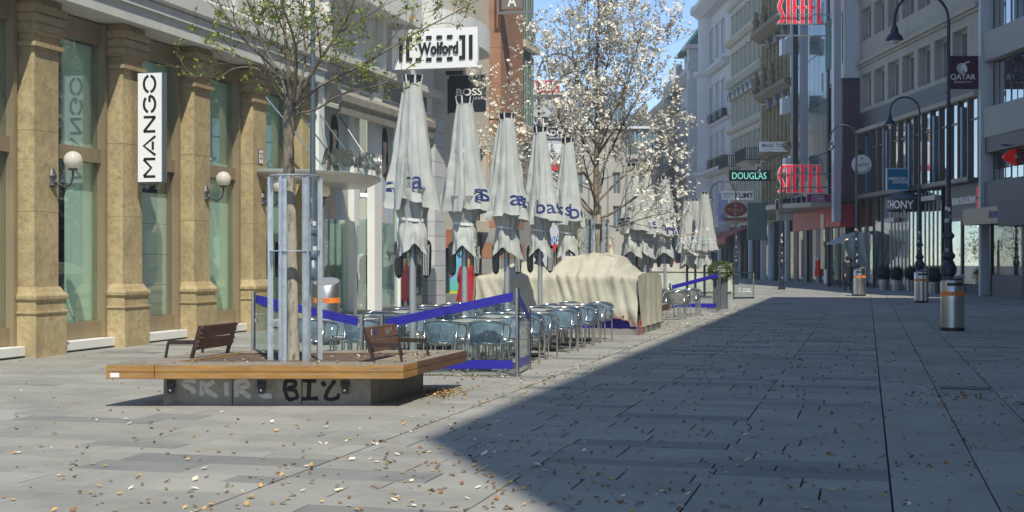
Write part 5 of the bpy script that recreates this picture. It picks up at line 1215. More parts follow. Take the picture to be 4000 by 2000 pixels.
# ground floor shops
rb(t1, 'shop_fascia', S1a, 5.0, -.5, .05, 3.55, 5.06, m_stone_g)
lettering('KENBACHER & BLÜMNER', 3.0, .40, m_text_white, t1, (2.5, .07, 4.35), (pi / 2, 0, pi), .03, .01)
m_redm = M('red_sign_mark', (.55, .03, .02), .4, emit=.25)
for s in (4.75, .75): lettering('HK', .30, .5, m_redm, t1, (s, .07, 4.65), (pi / 2, 0, pi), .02, .03); lettering('KB', .30, .5, m_redm, t1, (s, .07, 4.05), (pi / 2, 0, pi), .02, .03)
rb(t1, 'shop_lintel', S1a, 5.0, -.5, .12, 3.40, 3.54, m_mull)
for a, b in ((.7, 2.9), (3.0, 4.9)): rb(t1, 'pane', a, b, -.04, -.025, .5, 3.4, m_shop)
rb(t1, 'red_poster', .8, 1.3, -.34, -.30, 1.4, 2.9, M('red_poster', (.40, .03, .03), .5, var=.5, scale=5)); rb(t1, 'orange_shelf', .7, 2.9, -.9, -.26, .95, 1.05, M('orange_shelf', (.45, .22, .04), .5)); rb(t1, 'shop_base', S1a, 5.0, -.6, -.1, .0, .48, m_stone_g)
for s in (5.05, 2.95, .62): rb(t1, 'shop_post', s - .07, s + .07, -.5, .04, 0, 3.4, m_mull)
ks = [5.7 + .62 * k for k in range(14)]
for k, s in enumerate(ks): rb(t1, 'mullion', s - .045, s + .045, -.25, .03, 0, 5.06, M('steel_mullion', (.20, .18, .16), .3, metal=.9, var=.2))
for k, s in enumerate(ks[:-1]):
    rb(t1, 'pane', s + .05, s + .57, -.02, -.005, .12, 5.0, m_shop)
    for z in (1.0, 1.75, 2.5, 3.2): rb(t1, 'shelf', s + .05, s + .57, -.6, -.15, z, z + .05, m_wpanel)
rb(t1, 'awning_roll', 5.7, 7.9, .05, .35, 4.5, 4.72, m_wfr); rb(t1, 'awning_roll', 12.2, 13.9, .05, .35, 3.6, 3.82, m_wfr)
for a, b in ((13.9, 15.4), (15.5, 17.0), (17.1, 18.4), (18.5, 19.8)):
    rb(t1, 'pane', a, b, -.03, -.015, .12, 5.05, m_shop); rb(t1, 'shop_post', b, b + .1, -.4, .05, 0, 5.05, m_mull)
rb(t1, 'brown_wall', 17.3, 19.7, -.8, -.75, 2.6, 5.0, M('brown_cafe_wall', (.10, .035, .022), .5))
for s, z in ((17.7, 4.3), (18.4, 3.6), (18.8, 4.0), (19.3, 4.5)): MB().ball((s, -.6, z), .07, 10, 8).build('warm_lamp', M('warm_lamp', (.9, .7, .4), .4, emit=5, ecol=(1, .7, .3)), t1, 'all')
rb(t1, 'warm_tube', 20.6, 22.8, .4, .46, 2.75, 2.82, M('warm_tube', (.9, .6, .3), .4, emit=3, ecol=(1, .6, .25)))
# dome awning with shop name
t = rthing('dome_awning', 'dark rounded shop awning with pale ANTHONY lettering over the box balls', 'awning')
def dome(u, v):
    a = u * pi; r = 1.0 - .55 * v ** 3; return (9.9 - 1.75 * cos(a) * 1.0 , .1 + 1.2 * sin(a) * (1 - .0 * v), 4.1 + .72 * v * (1 - .25 * abs(cos(a))))
MB().grid(dome, 30, 6).build('awning_cloth', M('awning_black', (.02, .021, .022), .6), t, 'all')
def dtop(u, v): p = dome(u, 1); return (9.9 + (p[0] - 9.9) * (1 - v), .1 + (p[1] - .1) * (1 - v), p[2] + .35 * v * (2 - v))
MB().grid(dtop, 30, 5).build('awning_top', M('awning_blue_grey', (.10, .125, .15), .5), t, 'all')
me = fit_text('ANTHONY', 2.1, .42, .0, .01)
for v in me.vertices: a = pi * (.42 - v.co.x / 3.5); p = dome(max(0, min(1, a / pi)), .45); v.co = (p[0] - .012 * cos(a), p[1] + .012, p[2] + v.co.y)
me.materials.append(m_text_white); link('lettering', me, t)
# signs that stick out from the right-hand facades
def rsign(name, label, px0, px1, py0, py1, d, face, side=None, thick=.14, rim=0, cat='shop sign', group=None):
    c = W((px0 + px1) / 2, (py0 + py1) / 2, d); k = d / FOC
    return sign(name, label, cat, c, R(16), (px1 - px0) * k, (py1 - py0) * k, face, side, thick, group, rim), k
m_maroon = M('maroon_sign', (.055, .006, .028), .4, var=.05)
t, k = rsign('airline_sign', 'square maroon projecting sign with white antelope emblem and QATAR lettering', 3701, 3821, 221, 347, 61.5, m_maroon)
lettering('QATAR', 98 * k, 25 * k, m_text_white, t, (0, -.02, -18 * k), bold=.012); lettering('AIRWAYS', 45 * k, 7 * k, m_text_white, t, (-12 * k, -.02, -37 * k)); 
for j in range(7): ribbon_ = MB(); ribbon(ribbon_, [(14 * k + 3.2 * k * q, -36.5 * k + (1.6 * k if q % 2 else 0)) for q in range(0, 8)], 2.0 * k, -.02) if j == 0 else None; (ribbon_.build('script_line', m_text_white, t) if j == 0 else None)
for j in range(11):
    z = (36 - j * 3.9) * k; hw = (21 ** 2 - (21 - 2 - j * 4.0) ** 2) if False else 0; rr = 21 * k; dz = z - 17 * k
    if abs(dz) < rr: hw = math.sqrt(rr * rr - dz * dz); MB().box(-hw - 4 * k, hw - 4 * k, -.018, -.013, z - 1.0 * k, z + 1.0 * k).build('emblem_stripe', m_text_white, t)
MB().slab([(-4 * k, 32 * k), (4 * k, 34 * k), (14 * k, 22 * k), (18 * k, 8 * k), (10 * k, -1 * k), (6 * k, 10 * k), (-2 * k, 14 * k), (-12 * k, 4 * k), (-10 * k, 12 * k)], -.024, -.019).build('antelope_head', m_text_white, t)
for dz in (0, 5): mb = MB(); ribbon(mb, [(0, (30 + dz * .3) * k), (12 * k, (38 + dz * .5) * k), (26 * k, (41 + dz) * k)], 2.2 * k, -.026); mb.build('horn', m_text_white, t)
MB().box(-62 * k, 70 * k, .03, .10, 63.5 * k, 66 * k).build('bracket', m_black, t)
t, k = rsign('card_company_sign', 'square blue projecting sign with pale frame and AMERICAN EXPRESS lettering', 3463, 3550, 656, 744, 70, M('blue_sign', (.012, .16, .30), .4, var=.1, scale=1), M('pale_frame', (.42, .50, .55), .4), rim=.06)
lettering('AMERICAN', 70 * k, 12 * k, m_text_white, t, (-3 * k, -.02, 3 * k), bold=.02); lettering('EXPRESS', 58 * k, 12 * k, m_text_white, t, (10 * k, -.02, -11 * k), bold=.02)
def disc(label, px, py, r, d, mat, rimm, name='round_cafe_sign'):
    c = W(px, py, d); t = thing(name, label, 'shop sign', c, R(16)); k = d / FOC
    MB().lathe([(r * k, -.10), (r * k, 0)], 36).build('disc', rimm, t, 40).rotation_euler = (R(90), 0, 0)
    MB().lathe([(r * k * .96, .0), (r * k * .96, .006)], 36).build('disc_face', mat, t, 40).rotation_euler = (R(90), 0, 0)
    return t, k
t, k = disc('round white projecting sign with black script Heiner lettering beside the lamp post', 3367, 642, 38, 76, m_white, M('white_rim', (.6, .6, .6), .4))
mb = MB(); ribbon(mb, [(q[0] * k, q[1] * k) for q in arc_pts(0, -2, 29, 200, 350)], 2.2 * k, -.014); ribbon(mb, [(q[0] * k, q[1] * k) for q in arc_pts(0, -2, 33, 215, 340)], 1.2 * k, -.014); mb.build('ring_mark', m_text_black, t)
o = lettering('Heiner', 52 * k, 17 * k, m_text_black, t, (2 * k, -.016, 0), (pi / 2, -.18, 0), .004); lettering('W', 9 * k, 11 * k, m_text_black, t, (0, -.016, 23 * k), depth=.004)
t = rthing('emblem_sign', 'red lens-shaped emblem sign on a bracket at the right picture edge', 'shop sign'); 
c = Vector((-1.5, 1.0, zp(612, -1.5)))
mb = MB(); n = 40
def lens(a, s): return (s * .93 * cos(a), s * .42 * sin(a) * (1 - .38 * abs(cos(a)) ** 2.2))
for q in range(n):
    a, b = 2 * pi * q / n, 2 * pi * (q + 1) / n; P = [lens(a, 1), lens(b, 1), lens(b, .5), lens(a, .5)]
    i = len(mb.v); mb.v += [(p[0], 0, p[1]) for p in P] + [(p[0], .16, p[1]) for p in P]; mb.f += [(i, i + 1, i + 2, i + 3), (i + 7, i + 6, i + 5, i + 4), (i, i + 4, i + 5, i + 1), (i + 2, i + 6, i + 7, i + 3)]
cc = W(4004, 612, 58.5); t.location = cc; t.rotation_euler = (0, 0, R(16))
mb.build('lens_ring', M('red_enamel', (.55, .02, .015), .3, emit=.15), t)
for zz in (.315, -.315): MB().box(-.02, .02, -.004, -.001, zz - .09, zz + .09).build('white_line', m_white, t)
MB().box(-1.0, 1.1, .04, .12, .46, .52).build('bracket', m_navy, t)
# --- white tent at the cafe door
t = rthing('cafe_tent', 'grey fabric entrance tent with curved side curtain at the cafe door', 'tent')
def tent(u, v): return (17.3 + 2.9 * u, .1 + 1.85 * v, 3.25 - .75 * v ** 1.3 - .05 * sin(u * pi) + .03 * sin(u * 14) * v)
MB().grid(tent, 20, 10).build('roof_cloth', m_canvas2, t, 'all')
def curt(u, v):
    n_ = .12 + 1.5 * u * (1 - .72 * sin(min(1, v * 1.05) * pi * .5) ** 3) ; top = 3.22 - .75 * ((n_ - .1) / 1.85) ** 1.3
    return (17.28 + .07 * sin(u * 17 + v * 2), n_, top - (top - .35) * v)
MB().grid(curt, 30, 20).build('side_curtain', m_canvas2, t, 'all')
rb(t, 'tent_leg', 17.2, 17.28, 1.82, 1.9, 0, 2.5, m_dark); rb(t, 'door_leaf', 20.2, 20.3, .1, 1.6, 0, 2.5, m_shop); rb(t, 'door_post', 20.15, 20.35, 1.6, 1.8, 0, 2.7, M('dark_plum', (.05, .03, .03), .5))
# --- 2 + 3: glass department store with flank wall
t2 = rthing('department_store', 'glass department store with pale flank wall, plum panel and tall steel pylons')
rb(t2, 'flank_wall', 19.9, 25.6, -8, .80, 12.1, 27, m_palew); rb(t2, 'flank_wall', 19.9, 20.3, -8, .8, 9.1, 12.1, m_palew)
rb(t2, 'plum_panel', 19.86, 22.6, -.5, .98, 4.95, 12.08, M('plum_panel', (.085, .05, .065), .5, var=.08, world=True)); rb(t2, 'plum_cap', 19.8, 22.7, -.5, 1.05, 12.085, 12.2, m_dark)
for z0, z1 in ((13.2, 16.2), (17.6, 20.4), (22, 25)):
    for j in range(4):
        a = 20.6 + j * 1.2; rb(t2, 'bay_pane', a + .03, a + 1.17, .81, .86 + .06 * (j in (1, 2)), z0, z1, M('teal_glass', (.07, .17, .16), .05, spec=1))
rb(t2, 'red_fascia', 20.4, 26, .2, 1.0, 3.55, 4.85, M('red_fascia', (.42, .035, .03), .5, world=True)); rb(t2, 'salmon_fascia', 26.02, 33, .2, .9, 3.5, 4.7, M('salmon_fascia', (.40, .10, .075), .55, world=True))
m_dgl = M('dark_tower_glass', (.05, .095, .09), .10, spec=1, var=.5, scale=2.5, stretch=(3, 3, .25), world=True)
for j in range(9):
    a = 23.6 + j * 1.35; n1 = .9 - .07 * j * j * .2 if j else .9
    for z0 in range(7):
        rb(t2, 'curtain_pane', a + .03, a + 1.32, .4, .85 - .05 * j, 5.0 + z0 * 3.2, 5.0 + z0 * 3.2 + 3.15, m_dgl)
    rb(t2, 'fin', a - .02, a + .03, .3, .90 - .05 * j, 5, 27.4, m_dark)
m_pyl = M('lilac_grey_steel', (.42, .42, .47), .4, metal=.3, var=.05, scale=1, world=True)
def pylon(px, w_px, n, py_bot, mat=m_pyl):
    s = sp(px, n); z = zp(py_bot, s); w_ = w_px * (61 + s) / FOC; p = MB().box(-.28, .28, -w_ / 2, w_ / 2, z, 28).build('pylon', mat, t2, loc=(s, n, 0)); return s
pylon(3266, 27, 1.35, 866); pylon(3139, 24, 1.7, 700); pylon(3103, 20, 2.2, 760, m_dark)
for py in (57, 95, 140): s = 22.2; MB().bar((s, .9, zp(py, s)), (s, 4.4, zp(py, s)), .07).build('sign_bar', m_steel, t2)
for py in (680, 732): s = 22.3; MB().bar((s, .9, zp(py, s)), (s, 4.4, zp(py, s)), .07).build('sign_bar', m_steel, t2)
cano = []
for j in range(13): a = j / 12; cano.append((21.3 + 14 * a, 1.0 + 3.1 * sin(pi * min(1, a * 1.15 + .12)) ** .7))
MB().prism([(21.3, -.2)] + cano + [(35.3, -.2)], 4.72, 5.0).build('curved_canopy', M('beige_canopy_edge', (.33, .30, .24), .5), t2)
for j, (a, b, c) in enumerate(((23.2, 24.0, m_black), (24.6, 25.2, m_wpanel), (26.2, 27.2, m_black), (28.4, 29.0, m_shop_in), (29.6, 30.7, m_black), (32.2, 33.4, m_black), (34.6, 35.4, m_dark))): rb(t2, 'shop_pier', a, b, -.3, .75, 0, 4.7, c)
rb(t2, 'mirror_pier', 24.1, 24.9, .76, 1.05, 1.0, 4.4, M('mirror_steel', (.55, .52, .46), .08, metal=1)); rb(t2, 'pink_strip', 30.72, 31.1, .0, .8, .4, 2.9, M('pink_strip', (.42, .16, .27), .5))
rb(t2, 'shop_depth', 20.4, 36, -1.6, -1.5, 0, 4.9, m_shop_in)
for a in (20.5, 22.0, 25.3, 27.3, 30.9, 33.5): rb(t2, 'pane', a, a + 1.1, .70, .715, .1, 3.5, m_shop)
rb(t2, 'shop_floor', 20.4, 36, -1.5, .8, 0, .1, m_stone_g)
rb(t2, 'core', 20.4, 36, -9, -1.7, 0, 26, m_stone_g)
# red letters
m_red = M('red_letters', (.62, .02, .035), .35, var=.05, emit=.25, ecol=(.8, .02, .04)); m_wl = M('white_letter_edge', (.75, .72, .70), .4)
GLS = {'S': [[(.95, .97), (.55, .80), (.38, .62), (.62, .42), (.86, .24), (.70, .10), (.25, .02)]], 'T': [[(.06, .965), (.94, .965)], [(.5, .93), (.5, 0)]], 'E': [[(.2, 0), (.2, 1)], [(.2, .965), (.80, .965)], [(.2, .60), (.74, .60)], [(.2, .035), (.80, .035)]],
       'F': [[(.2, 0), (.2, 1)], [(.2, .965), (.80, .965)], [(.2, .60), (.74, .60)]], 'L': [[(.25, 0), (.25, 1)], [(.25, .035), (.85, .035)]]}
def steffl(label, py0, py1, px0=3033, px1=3222, d=83.3):
    c = W((px0 + px1) / 2, (py0 + py1) / 2, d); k = d / FOC; t = thing('letter_sign', label, 'shop sign', c, R(16), 'big red letter signs of the department store')
    W_ = (px1 - px0) * k; H_ = (py1 - py0) * k; n = 6
    for q, ch in enumerate('STEFFL'):
        x0 = -W_ / 2 + q * W_ / n + .02; wd = W_ / n - .05
        for nm_, th, y, mat in (('letter_edge', .26, 0, m_wl), ('letter', .20, -.03, m_red)):
            mb = MB()
            for st in GLS[ch]:
                pts = [Vector((x0 + p[0] * wd, 0, -H_ / 2 + p[1] * H_)) for p in st]
                if len(pts) > 2: pts = smooth_pts(pts, 4)
                e = .045 if nm_ == 'letter_edge' else 0
                d0 = (pts[1] - pts[0]).normalized(); d1 = (pts[-1] - pts[-2]).normalized(); pts[0] = pts[0] - d0 * e; pts[-1] = pts[-1] + d1 * e
                i = len(mb.v); m = len(pts)
                for a in range(m):
                    dd = (pts[min(a + 1, m - 1)] - pts[max(a - 1, 0)]).normalized(); nn = Vector((-dd.z, 0, dd.x)) * (th * .5 * (1 if abs(dd.z) > .5 else .55) if nm_ == 'letter' else (.5 * .20 * (1 if abs(dd.z) > .5 else .55) + .03))
                    for yy in (y, y + .10):
                        for sg in (1, -1): v = pts[a] + nn * sg; mb.v.append((v.x, yy, v.z))
                for a in range(m - 1):
                    j = i + 4 * a; mb.f += [(j, j + 1, j + 5, j + 4), (j + 2, j + 6, j + 7, j + 3), (j, j + 4, j + 6, j + 2), (j + 1, j + 3, j + 7, j + 5)]
                mb.f += [(i, i + 2, i + 3, i + 1), (i + 4 * (m - 1), i + 4 * (m - 1) + 1, i + 4 * (m - 1) + 3, i + 4 * (m - 1) + 2)]
            mb.build(nm_, mat, t)
steffl('big red STEFFL letters high up at the top of the picture', -14, 92); steffl('big red STEFFL letters at mid height above the small magenta sign', 644, 752)
t, k = rsign('small_letter_sign', 'small magenta sign with white STEFFL lettering under the big red letters', 3150, 3244, 757, 806, 83, M('magenta_sign', (.30, .01, .11), .4), M('magenta_frame', (.45, .35, .40), .4), rim=.04)
lettering('STEFFL', 54 * k, 24 * k, m_text_white, t, (0, -.02, 5 * k)); lettering('THE DEPARTMENT STORE', 52 * k, 3.5 * k, m_text_white, t, (0, -.02, -12 * k))
m_boxs = M('white_light_box', (.62, .66, .68), .35, var=.03)
for txt, sub, px0, px1, py0, py1, lab in (('ARMA', 'COLLEZIO', 3074, 3130, 141, 207, 'pale box sign with ARMANI lettering cut off by the steel pylon, upper of two'), ('GUC', '', 3076, 3130, 373, 439, 'pale box sign with GUCCI lettering cut off by the pylon, below the other box'), ('BOS', '', 3088, 3132, 607, 668, 'pale box sign with BOSS lettering above the mid height red letters')):
    t, k = rsign('box_sign', lab, px0, px1, py0, py1, 91, m_boxs, thick=.8, group='pale box signs on the department store')
    lettering(txt, 40 * k, 14 * k, m_text_black, t, (6 * k, -.02, 4 * k))
    if sub: lettering(sub, 40 * k, 7 * k, m_text_black, t, (6 * k, -.02, -12 * k))
    MB().box((px0 - 19 - (px0 + px1) / 2) * k, (px0 - 2 - (px0 + px1) / 2) * k, .12, .9, -(py1 - py0) * k * .58, (py1 - py0) * k * .36).build('side_box', m_boxs, t)
for j, (px0, px1, txt) in enumerate(((3030, 3042, ''), (3044, 3090, 'RESTAURANT|CAFE'), (3093, 3108, 'D'), (3110, 3129, ''), (3131, 3150, 'CAC'))):
    t, k = rsign('black_sign_plate', ('narrow blank black plate, leftmost in the row beside the magenta sign', 'black plate with faint RESTAURANT CAFE lettering left of the magenta sign', 'narrow black plate with letter D in the row beside the magenta sign', 'blank black plate, second from the magenta sign', 'black plate touching the magenta sign, with faint lettering')[j], px0, px1, 778 - j * 3, 819 - j * 2, 85 + j * .2, m_black, m_wfr, thick=.06, rim=.02, group='black tenant plates under the red letters')
    for q, l in enumerate(txt.split('|')):
        if l: lettering(l, (px1 - px0) * k * .8, 8 * k, M('grey_letters', (.22, .22, .22), .5), t, (0, -.02, (6 - 16 * q) * k))
t, k = rsign('jewellery_sign', 'pale blue square sign with PANDORA lettering below the black plates', 3036, 3095, 820, 861, 87, M('pale_blue_sign', (.40, .50, .52), .4)); lettering('PANDORA', 50 * k, 8 * k, m_text_black, t, (0, -.02, 9 * k))
t, k = rsign('perfumery_sign', 'long dark green sign with mint neon DOUGLAS lettering', 2847, 3008, 664, 707, 103, M('dark_green_sign', (.012, .03, .032), .3)); lettering('DOUGLAS', 134 * k, 26 * k, M('mint_neon', (.30, .75, .60), .4, emit=.55, ecol=(.3, .9, .7)), t, (-1 * k, -.03, -1 * k), depth=.03)
MB().box(81 * k, 120 * k, .03, .1, -20 * k, -18 * k).build('bracket', m_dark, t); MB().box(81 * k, 120 * k, .03, .1, 18 * k, 20 * k).build('bracket', m_dark, t)
t, k = rsign('exhibition_sign', 'white sign with black GUSTAV KLIMT EXHIBITION lettering', 2820, 2944, 746, 780, 105, m_sign_w); lettering('GUSTAV', 44 * k, 11 * k, m_text_black, t, (-38 * k, -.02, 5 * k), bold=.01); lettering('EXHIBITION', 34 * k, 6 * k, m_text_black, t, (-43 * k, -.02, -8 * k)); lettering('KLIMT', 72 * k, 20 * k, m_text_black, t, (24 * k, -.02, 0), bold=.03)
t, k = rsign('travel_sign', 'white sign with dark MAGIC TOURS lettering and blue end square', 2967, 3110, 554, 592, 98, m_sign_w); lettering('MAGIC TOURS', 104 * k, 14 * k, M('ink_blue', (.03, .04, .16), .5), t, (-10 * k, -.02, 5 * k), bold=.012); lettering('im Reisebüro   Touristcenter', 96 * k, 5 * k, M('pale_blue_ink', (.3, .45, .6), .5), t, (-10 * k, -.02, -10 * k)); MB().box(46 * k, 69 * k, -.018, -.013, -16 * k, 15 * k).build('blue_square', M('blue_square', (.02, .04, .22), .4), t)
m_oval = M('deep_red_oval', (.24, .014, .02), .4); m_gold = M('gold_paint', (.50, .34, .10), .4)
c = W(2874, 818, 107); k = 107 / FOC; t = thing('confectioner_sign', 'oval deep red sign with gold SLUKA lettering and a red banner under it', 'shop sign', c, R(16))
for nm_, rr, y, mat in (('gold_rim', 1.04, 0, m_gold), ('oval', 1., -.02, m_oval)):
    MB().slab([(44 * k * rr * cos(2 * pi * q / 40), 28 * k * rr * sin(2 * pi * q / 40)) for q in range(40)], y, y + .10).build(nm_, mat, t)
lettering('SLUKA', 64 * k, 13 * k, m_gold, t, (0, -.03, -2 * k), bold=.01); lettering('SEIT 1891', 34 * k, 4 * k, m_gold, t, (0, -.03, -17 * k)); MB().ball((0, -.03, 16 * k), 5 * k, 12, 8, sy=.2).build('crest', m_gold, t)
MB().box(-44 * k, 44 * k, 0, .1, -44 * k, -32 * k).build('banner', m_oval, t); lettering('CAFE CONDITOREI', 76 * k, 6 * k, m_gold, t, (0, -.01, -38 * k))
t, k = rsign('electronics_banner', 'tall lilac banner with a grey apple mark behind the oval red sign', 2804, 2843, 755, 868, 108, M('lilac_banner', (.36, .36, .62), .6)); mb = MB().ball((0, 0, 0), 1, 16, 10); mb.v = [(v[0] * 10 * k + (0 if v[0] < .75 else -.1 * k * 10), -.02 + v[1] * .01, v[2] * 11 * k - 36 * k) for v in mb.v]; mb.build('apple_mark', M('grey_mark', (.22, .22, .26), .5), t); MB().ball((2 * k, -.02, -22 * k), 3 * k, 8, 6, sy=.1, sx=.5).build('leaf_mark', M('grey_mark', (.22, .22, .26), .5), t)
t = rthing('red_awning', 'red and beige shop awning with gold scrollwork in front of the confectioner', 'awning'); MB().ext(52.0, 59.5, [(.1, 4.2), (2.0, 3.3), (2.0, 2.8), (2.04, 2.8), (2.04, 3.35), (.1, 4.3)]).build('awning_cloth', M('red_awning', (.30, .055, .035), .7, var=.2), t); MB().box(59.5, 59.54, .1, 2.0, 2.6, 3.9).build('awning_end', M('beige_awning', (.42, .30, .22), .7), t); mb = MB()
ribbon(mb, [(-1.8 + .1 * q, .12 * sin(q * 1.3)) for q in range(36)], .05, 0); o = mb.build('scrollwork', m_gold, t, loc=(55.5, 2.05, 3.1)); o.rotation_euler = (0, 0, pi)
# --- 4: ornate ochre palace, 5: long cream facade, 6: white corner, 7: lilac grey, 8: last house
def classic(t, s0, s1, floors, cornices, mat, trim, pitch, ww, y=0., top=25, roof=None, fmat=None, g=None, ped=(), depth=.35, pil=False):
    mb = MB(); n = max(1, int((s1 - s0 - .6) / pitch)); off = (s1 - s0 - n * pitch) / 2; holes = []
    for z0, z1 in floors:
        for k in range(n): c = s0 + off + (k + .5) * pitch; holes.append((c - ww / 2, c + ww / 2, z0, z1))
    wall(mb, s0, s1, 0, top, holes, depth, y); mb.build('facade_wall', mat, t)
    for a, b, z0, z1 in holes:
        o = window(t, a, b, z0, z1, y - depth + .06, fmat or m_wfr, g or m_gr, 2, 2, fw=.08, sill=trim)
    for z0, z1 in floors:
        for k in range(n):
            c = s0 + off + (k + .5) * pitch
            for sx in (-1, 1): x0 = c + sx * (ww / 2 + .10); MB().box(x0 - .10, x0 + .10, y + .002, y + .10, z0 - .02, z1).build('window_jamb', trim, t)
            if z0 in ped: MB().slab([(-ww / 2 - .3, 0), (ww / 2 + .3, 0), (0, .65)], -.001, .45).build('pediment', trim, t, loc=(c, y, z1 + .1)).rotation_euler = (0, 0, 0); MB().slab([(-ww / 2 - .36, .08), (0, .80), (ww / 2 + .36, .08), (0, .68)], -.05, .5).build('pediment_lead', M('blue_grey_lead', (.22, .26, .31), .5), t, loc=(c, y, z1 + .1))
            else: MB().box(c - ww / 2 - .22, c + ww / 2 + .22, y + .002, y + .20, z1 + .02, z1 + .20).build('window_hood', trim, t)
    for z, pr, h in cornices: MB().ext(s0, s1, [(y + .002, z), (y + pr * .5, z + h * .1), (y + pr, z + h * .6), (y + pr, z + h), (y + .002, z + h)]).build('cornice', trim, t); 
    rb(t, 'core', s0, s1, -10, -.6, 0, top - .1, mat)
m_och = M('ochre_stone', (.30, .25, .135), .8, var=.2, scale=1.5, col2=(.14, .115, .07), mix=(.5, .7), scale2=2.5, world=True); m_och_d = M('sooty_ochre', (.19, .155, .10), .8, var=.3, scale=2, world=True)
t = rthing('ornate_palace', 'narrow ochre palace facade crowded with sooty cornices and fluted pilasters'); classic(t, 35.5, 46, ((6.2, 8.6), (10.4, 12.8), (14.8, 17.4), (19.4, 21.6)), ((4.6, .5, .5), (9.2, .7, .6), (13.6, .9, .7), (18.2, 1.2, .8), (22.6, .9, .7)), m_och, m_och_d, 2.6, 1.2, top=27, ped=(10.4, 14.8))
for k in range(9): 
    for z0, z1 in ((5.2, 9.1), (9.9, 13.5), (14.4, 18.1), (19.1, 22.5)): rb(t, 'fluted_pilaster', 35.7 + k * 1.28, 35.95 + k * 1.28, .002, .28, z0, z1, m_och)
for s, z in ((45.2, 18.9), (45.2, 14.3), (42.5, 18.9), (42.5, 14.3), (39.8, 14.3)): MB().lathe([(.30, 0), (.36, .2), (.2, .5), (.32, .9), (.14, 1.3), (.2, 1.5), (.05, 1.7)], 10, s, .9).build('urn', m_och_d, t, True).location = (0, 0, z)
for k in range(10): rb(t, 'baluster', 36 + k, 36.35 + k, .5, .8, 4.9 + .15, 5.9, m_och_d)
m_crm = M('cream_facade', (.44, .43, .35), .8, var=.06, scale=.6, col2=(.33, .32, .26), mix=(.52, .8), scale2=.8, world=True)
t = rthing('cream_apartment_house', 'long cream classical house with six rows of windows and two iron balconies'); classic(t, 46, 61, ((6.0, 8.1), (9.6, 11.9), (13.3, 15.2), (17.4, 19.3), (20.9, 22.6), (24.2, 25.6)), ((4.7, .7, .6), (8.7, .35, .4), (12.5, .4, .4), (16.75, .45, .45), (20.1, .55, .5), (23.3, .3, .3), (26.2, .9, .8)), m_crm, m_crm, 1.85, .85, top=27, ped=(13.3,))
for k in range(26): rb(t, 'bracket', 46.2 + k * .58, 46.45 + k * .58, .003, .42, 16.45, 16.74, m_crm)
m_ironb = M('black_balcony_iron', (.015, .015, .018), .5)
for s in (50.2, 57.8):
    MB().mould(s - 1.2, s + 1.2, 0, [(.3, 8.9), (.7, 9.1), (1.1, 9.3), (1.2, 9.34)]).build('balcony_slab', m_crm, t)
    for z in (9.42, 10.35): rb(t, 'rail', s - 2.2, s + 2.2, 1.12, 1.2, z, z + .06, m_ironb); rb(t, 'rail', s - 2.2, s - 2.12, .05, 1.12, z, z + .06, m_ironb)
    mb = MB()
    for k in range(22): mb.box(s - 2.2 + k * .2, s - 2.15 + k * .2, 1.14, 1.18, 9.48, 10.35)
    for k in range(6): mb.box(s - 2.19, s - 2.14, .1 + k * .18, .15 + k * .18, 9.48, 10.35)
    for k in range(11): mb.lathe([(.15, -.02), (.15, .02)], 8); 
    mb.build('baluster_bars', m_ironb, t, kind='stuff')
m_whb = M('lilac_white_render', (.50, .50, .52), .75, var=.05, scale=.6, world=True)
t = rthing('white_corner_house', 'white corner house with arched top window and swelling bays'); classic(t, 61, 73, ((5.6, 8.6), (10.3, 13.2), (15.0, 17.8), (20.3, 23.2)), ((4.0, 1.0, .7), (9.3, .9, .6), (14.0, .3, .3), (18.9, .7, .6), (24.6, 1.6, 1.1)), m_whb, m_whb, 2.9, 1.05, top=26, g=m_gr)
MB().lathe([(1.7, 0), (1.7, 9.3), (2.1, 9.6), (2.1, 9.9), (1.6, 10), (1.6, 18.9), (2.0, 19.2), (2.0, 19.5), (1.5, 19.6), (1.5, 24.6), (2.2, 25.4), (2.2, 25.8)], 20, 72.0, -.5).build('corner_turret', m_whb, t, 35)
for z0, z1 in ((5.8, 8.6), (10.5, 13.2), (15.2, 17.9), (20.2, 23.4)): window(t, 69.4, 70.5, z0, z1, .12, m_wfr, m_gr, 2, 2)
rb(t, 'attic', 61, 72, -6, -.5, 26, 29, m_whb); rb(t, 'dormer', 69.5, 71.5, -1.5, .3, 25.8, 28.2, m_whb); rb(t, 'dormer_roof', 69.2, 71.8, -1.6, .5, 28.21, 28.5, m_lime)
for s in (63, 66, 69): rb(t, 'balcony_rail', s - .9, s + .9, .1, .5, 9.95, 10.9, m_ironb); rb(t, 'balcony_rail', s - .9, s + .9, .1, .5, 14.4, 15.1, m_ironb)
m_lil = M('lilac_grey_render', (.42, .44, .48), .75, var=.05, scale=.6, world=True)
t = rthing('green_roofed_house', 'pale grey house with bright flank pier and green copper roof'); classic(t, 75, 90, ((6.5, 9.0), (11, 13.4), (15.2, 17.6)), ((5.0, .8, .6), (10, .4, .4), (14.4, .5, .5), (19.8, 1.3, .9)), m_lil, m_lil, 2.6, 1.2, top=21)
rb(t, 'flank_pier', 74.4, 75.6, -6, 1.5, 5.2, 22.2, m_whb); rb(t, 'frieze', 74.3, 75.7, -6, 1.62, 20.2, 20.9, m_whb); rb(t, 'eaves', 74.0, 76.2, -6, 1.9, 22.21, 22.6, m_whb); rb(t, 'corner_shop_glass', 74.35, 75.7, -5, 1.4, .3, 4.9, M('green_shop_glass', (.10, .16, .14), .08, spec=1))
for z in (9.2, 14.8): rb(t, 'string_course', 74.3, 75.65, -6, 1.58, z, z + .35, m_whb)
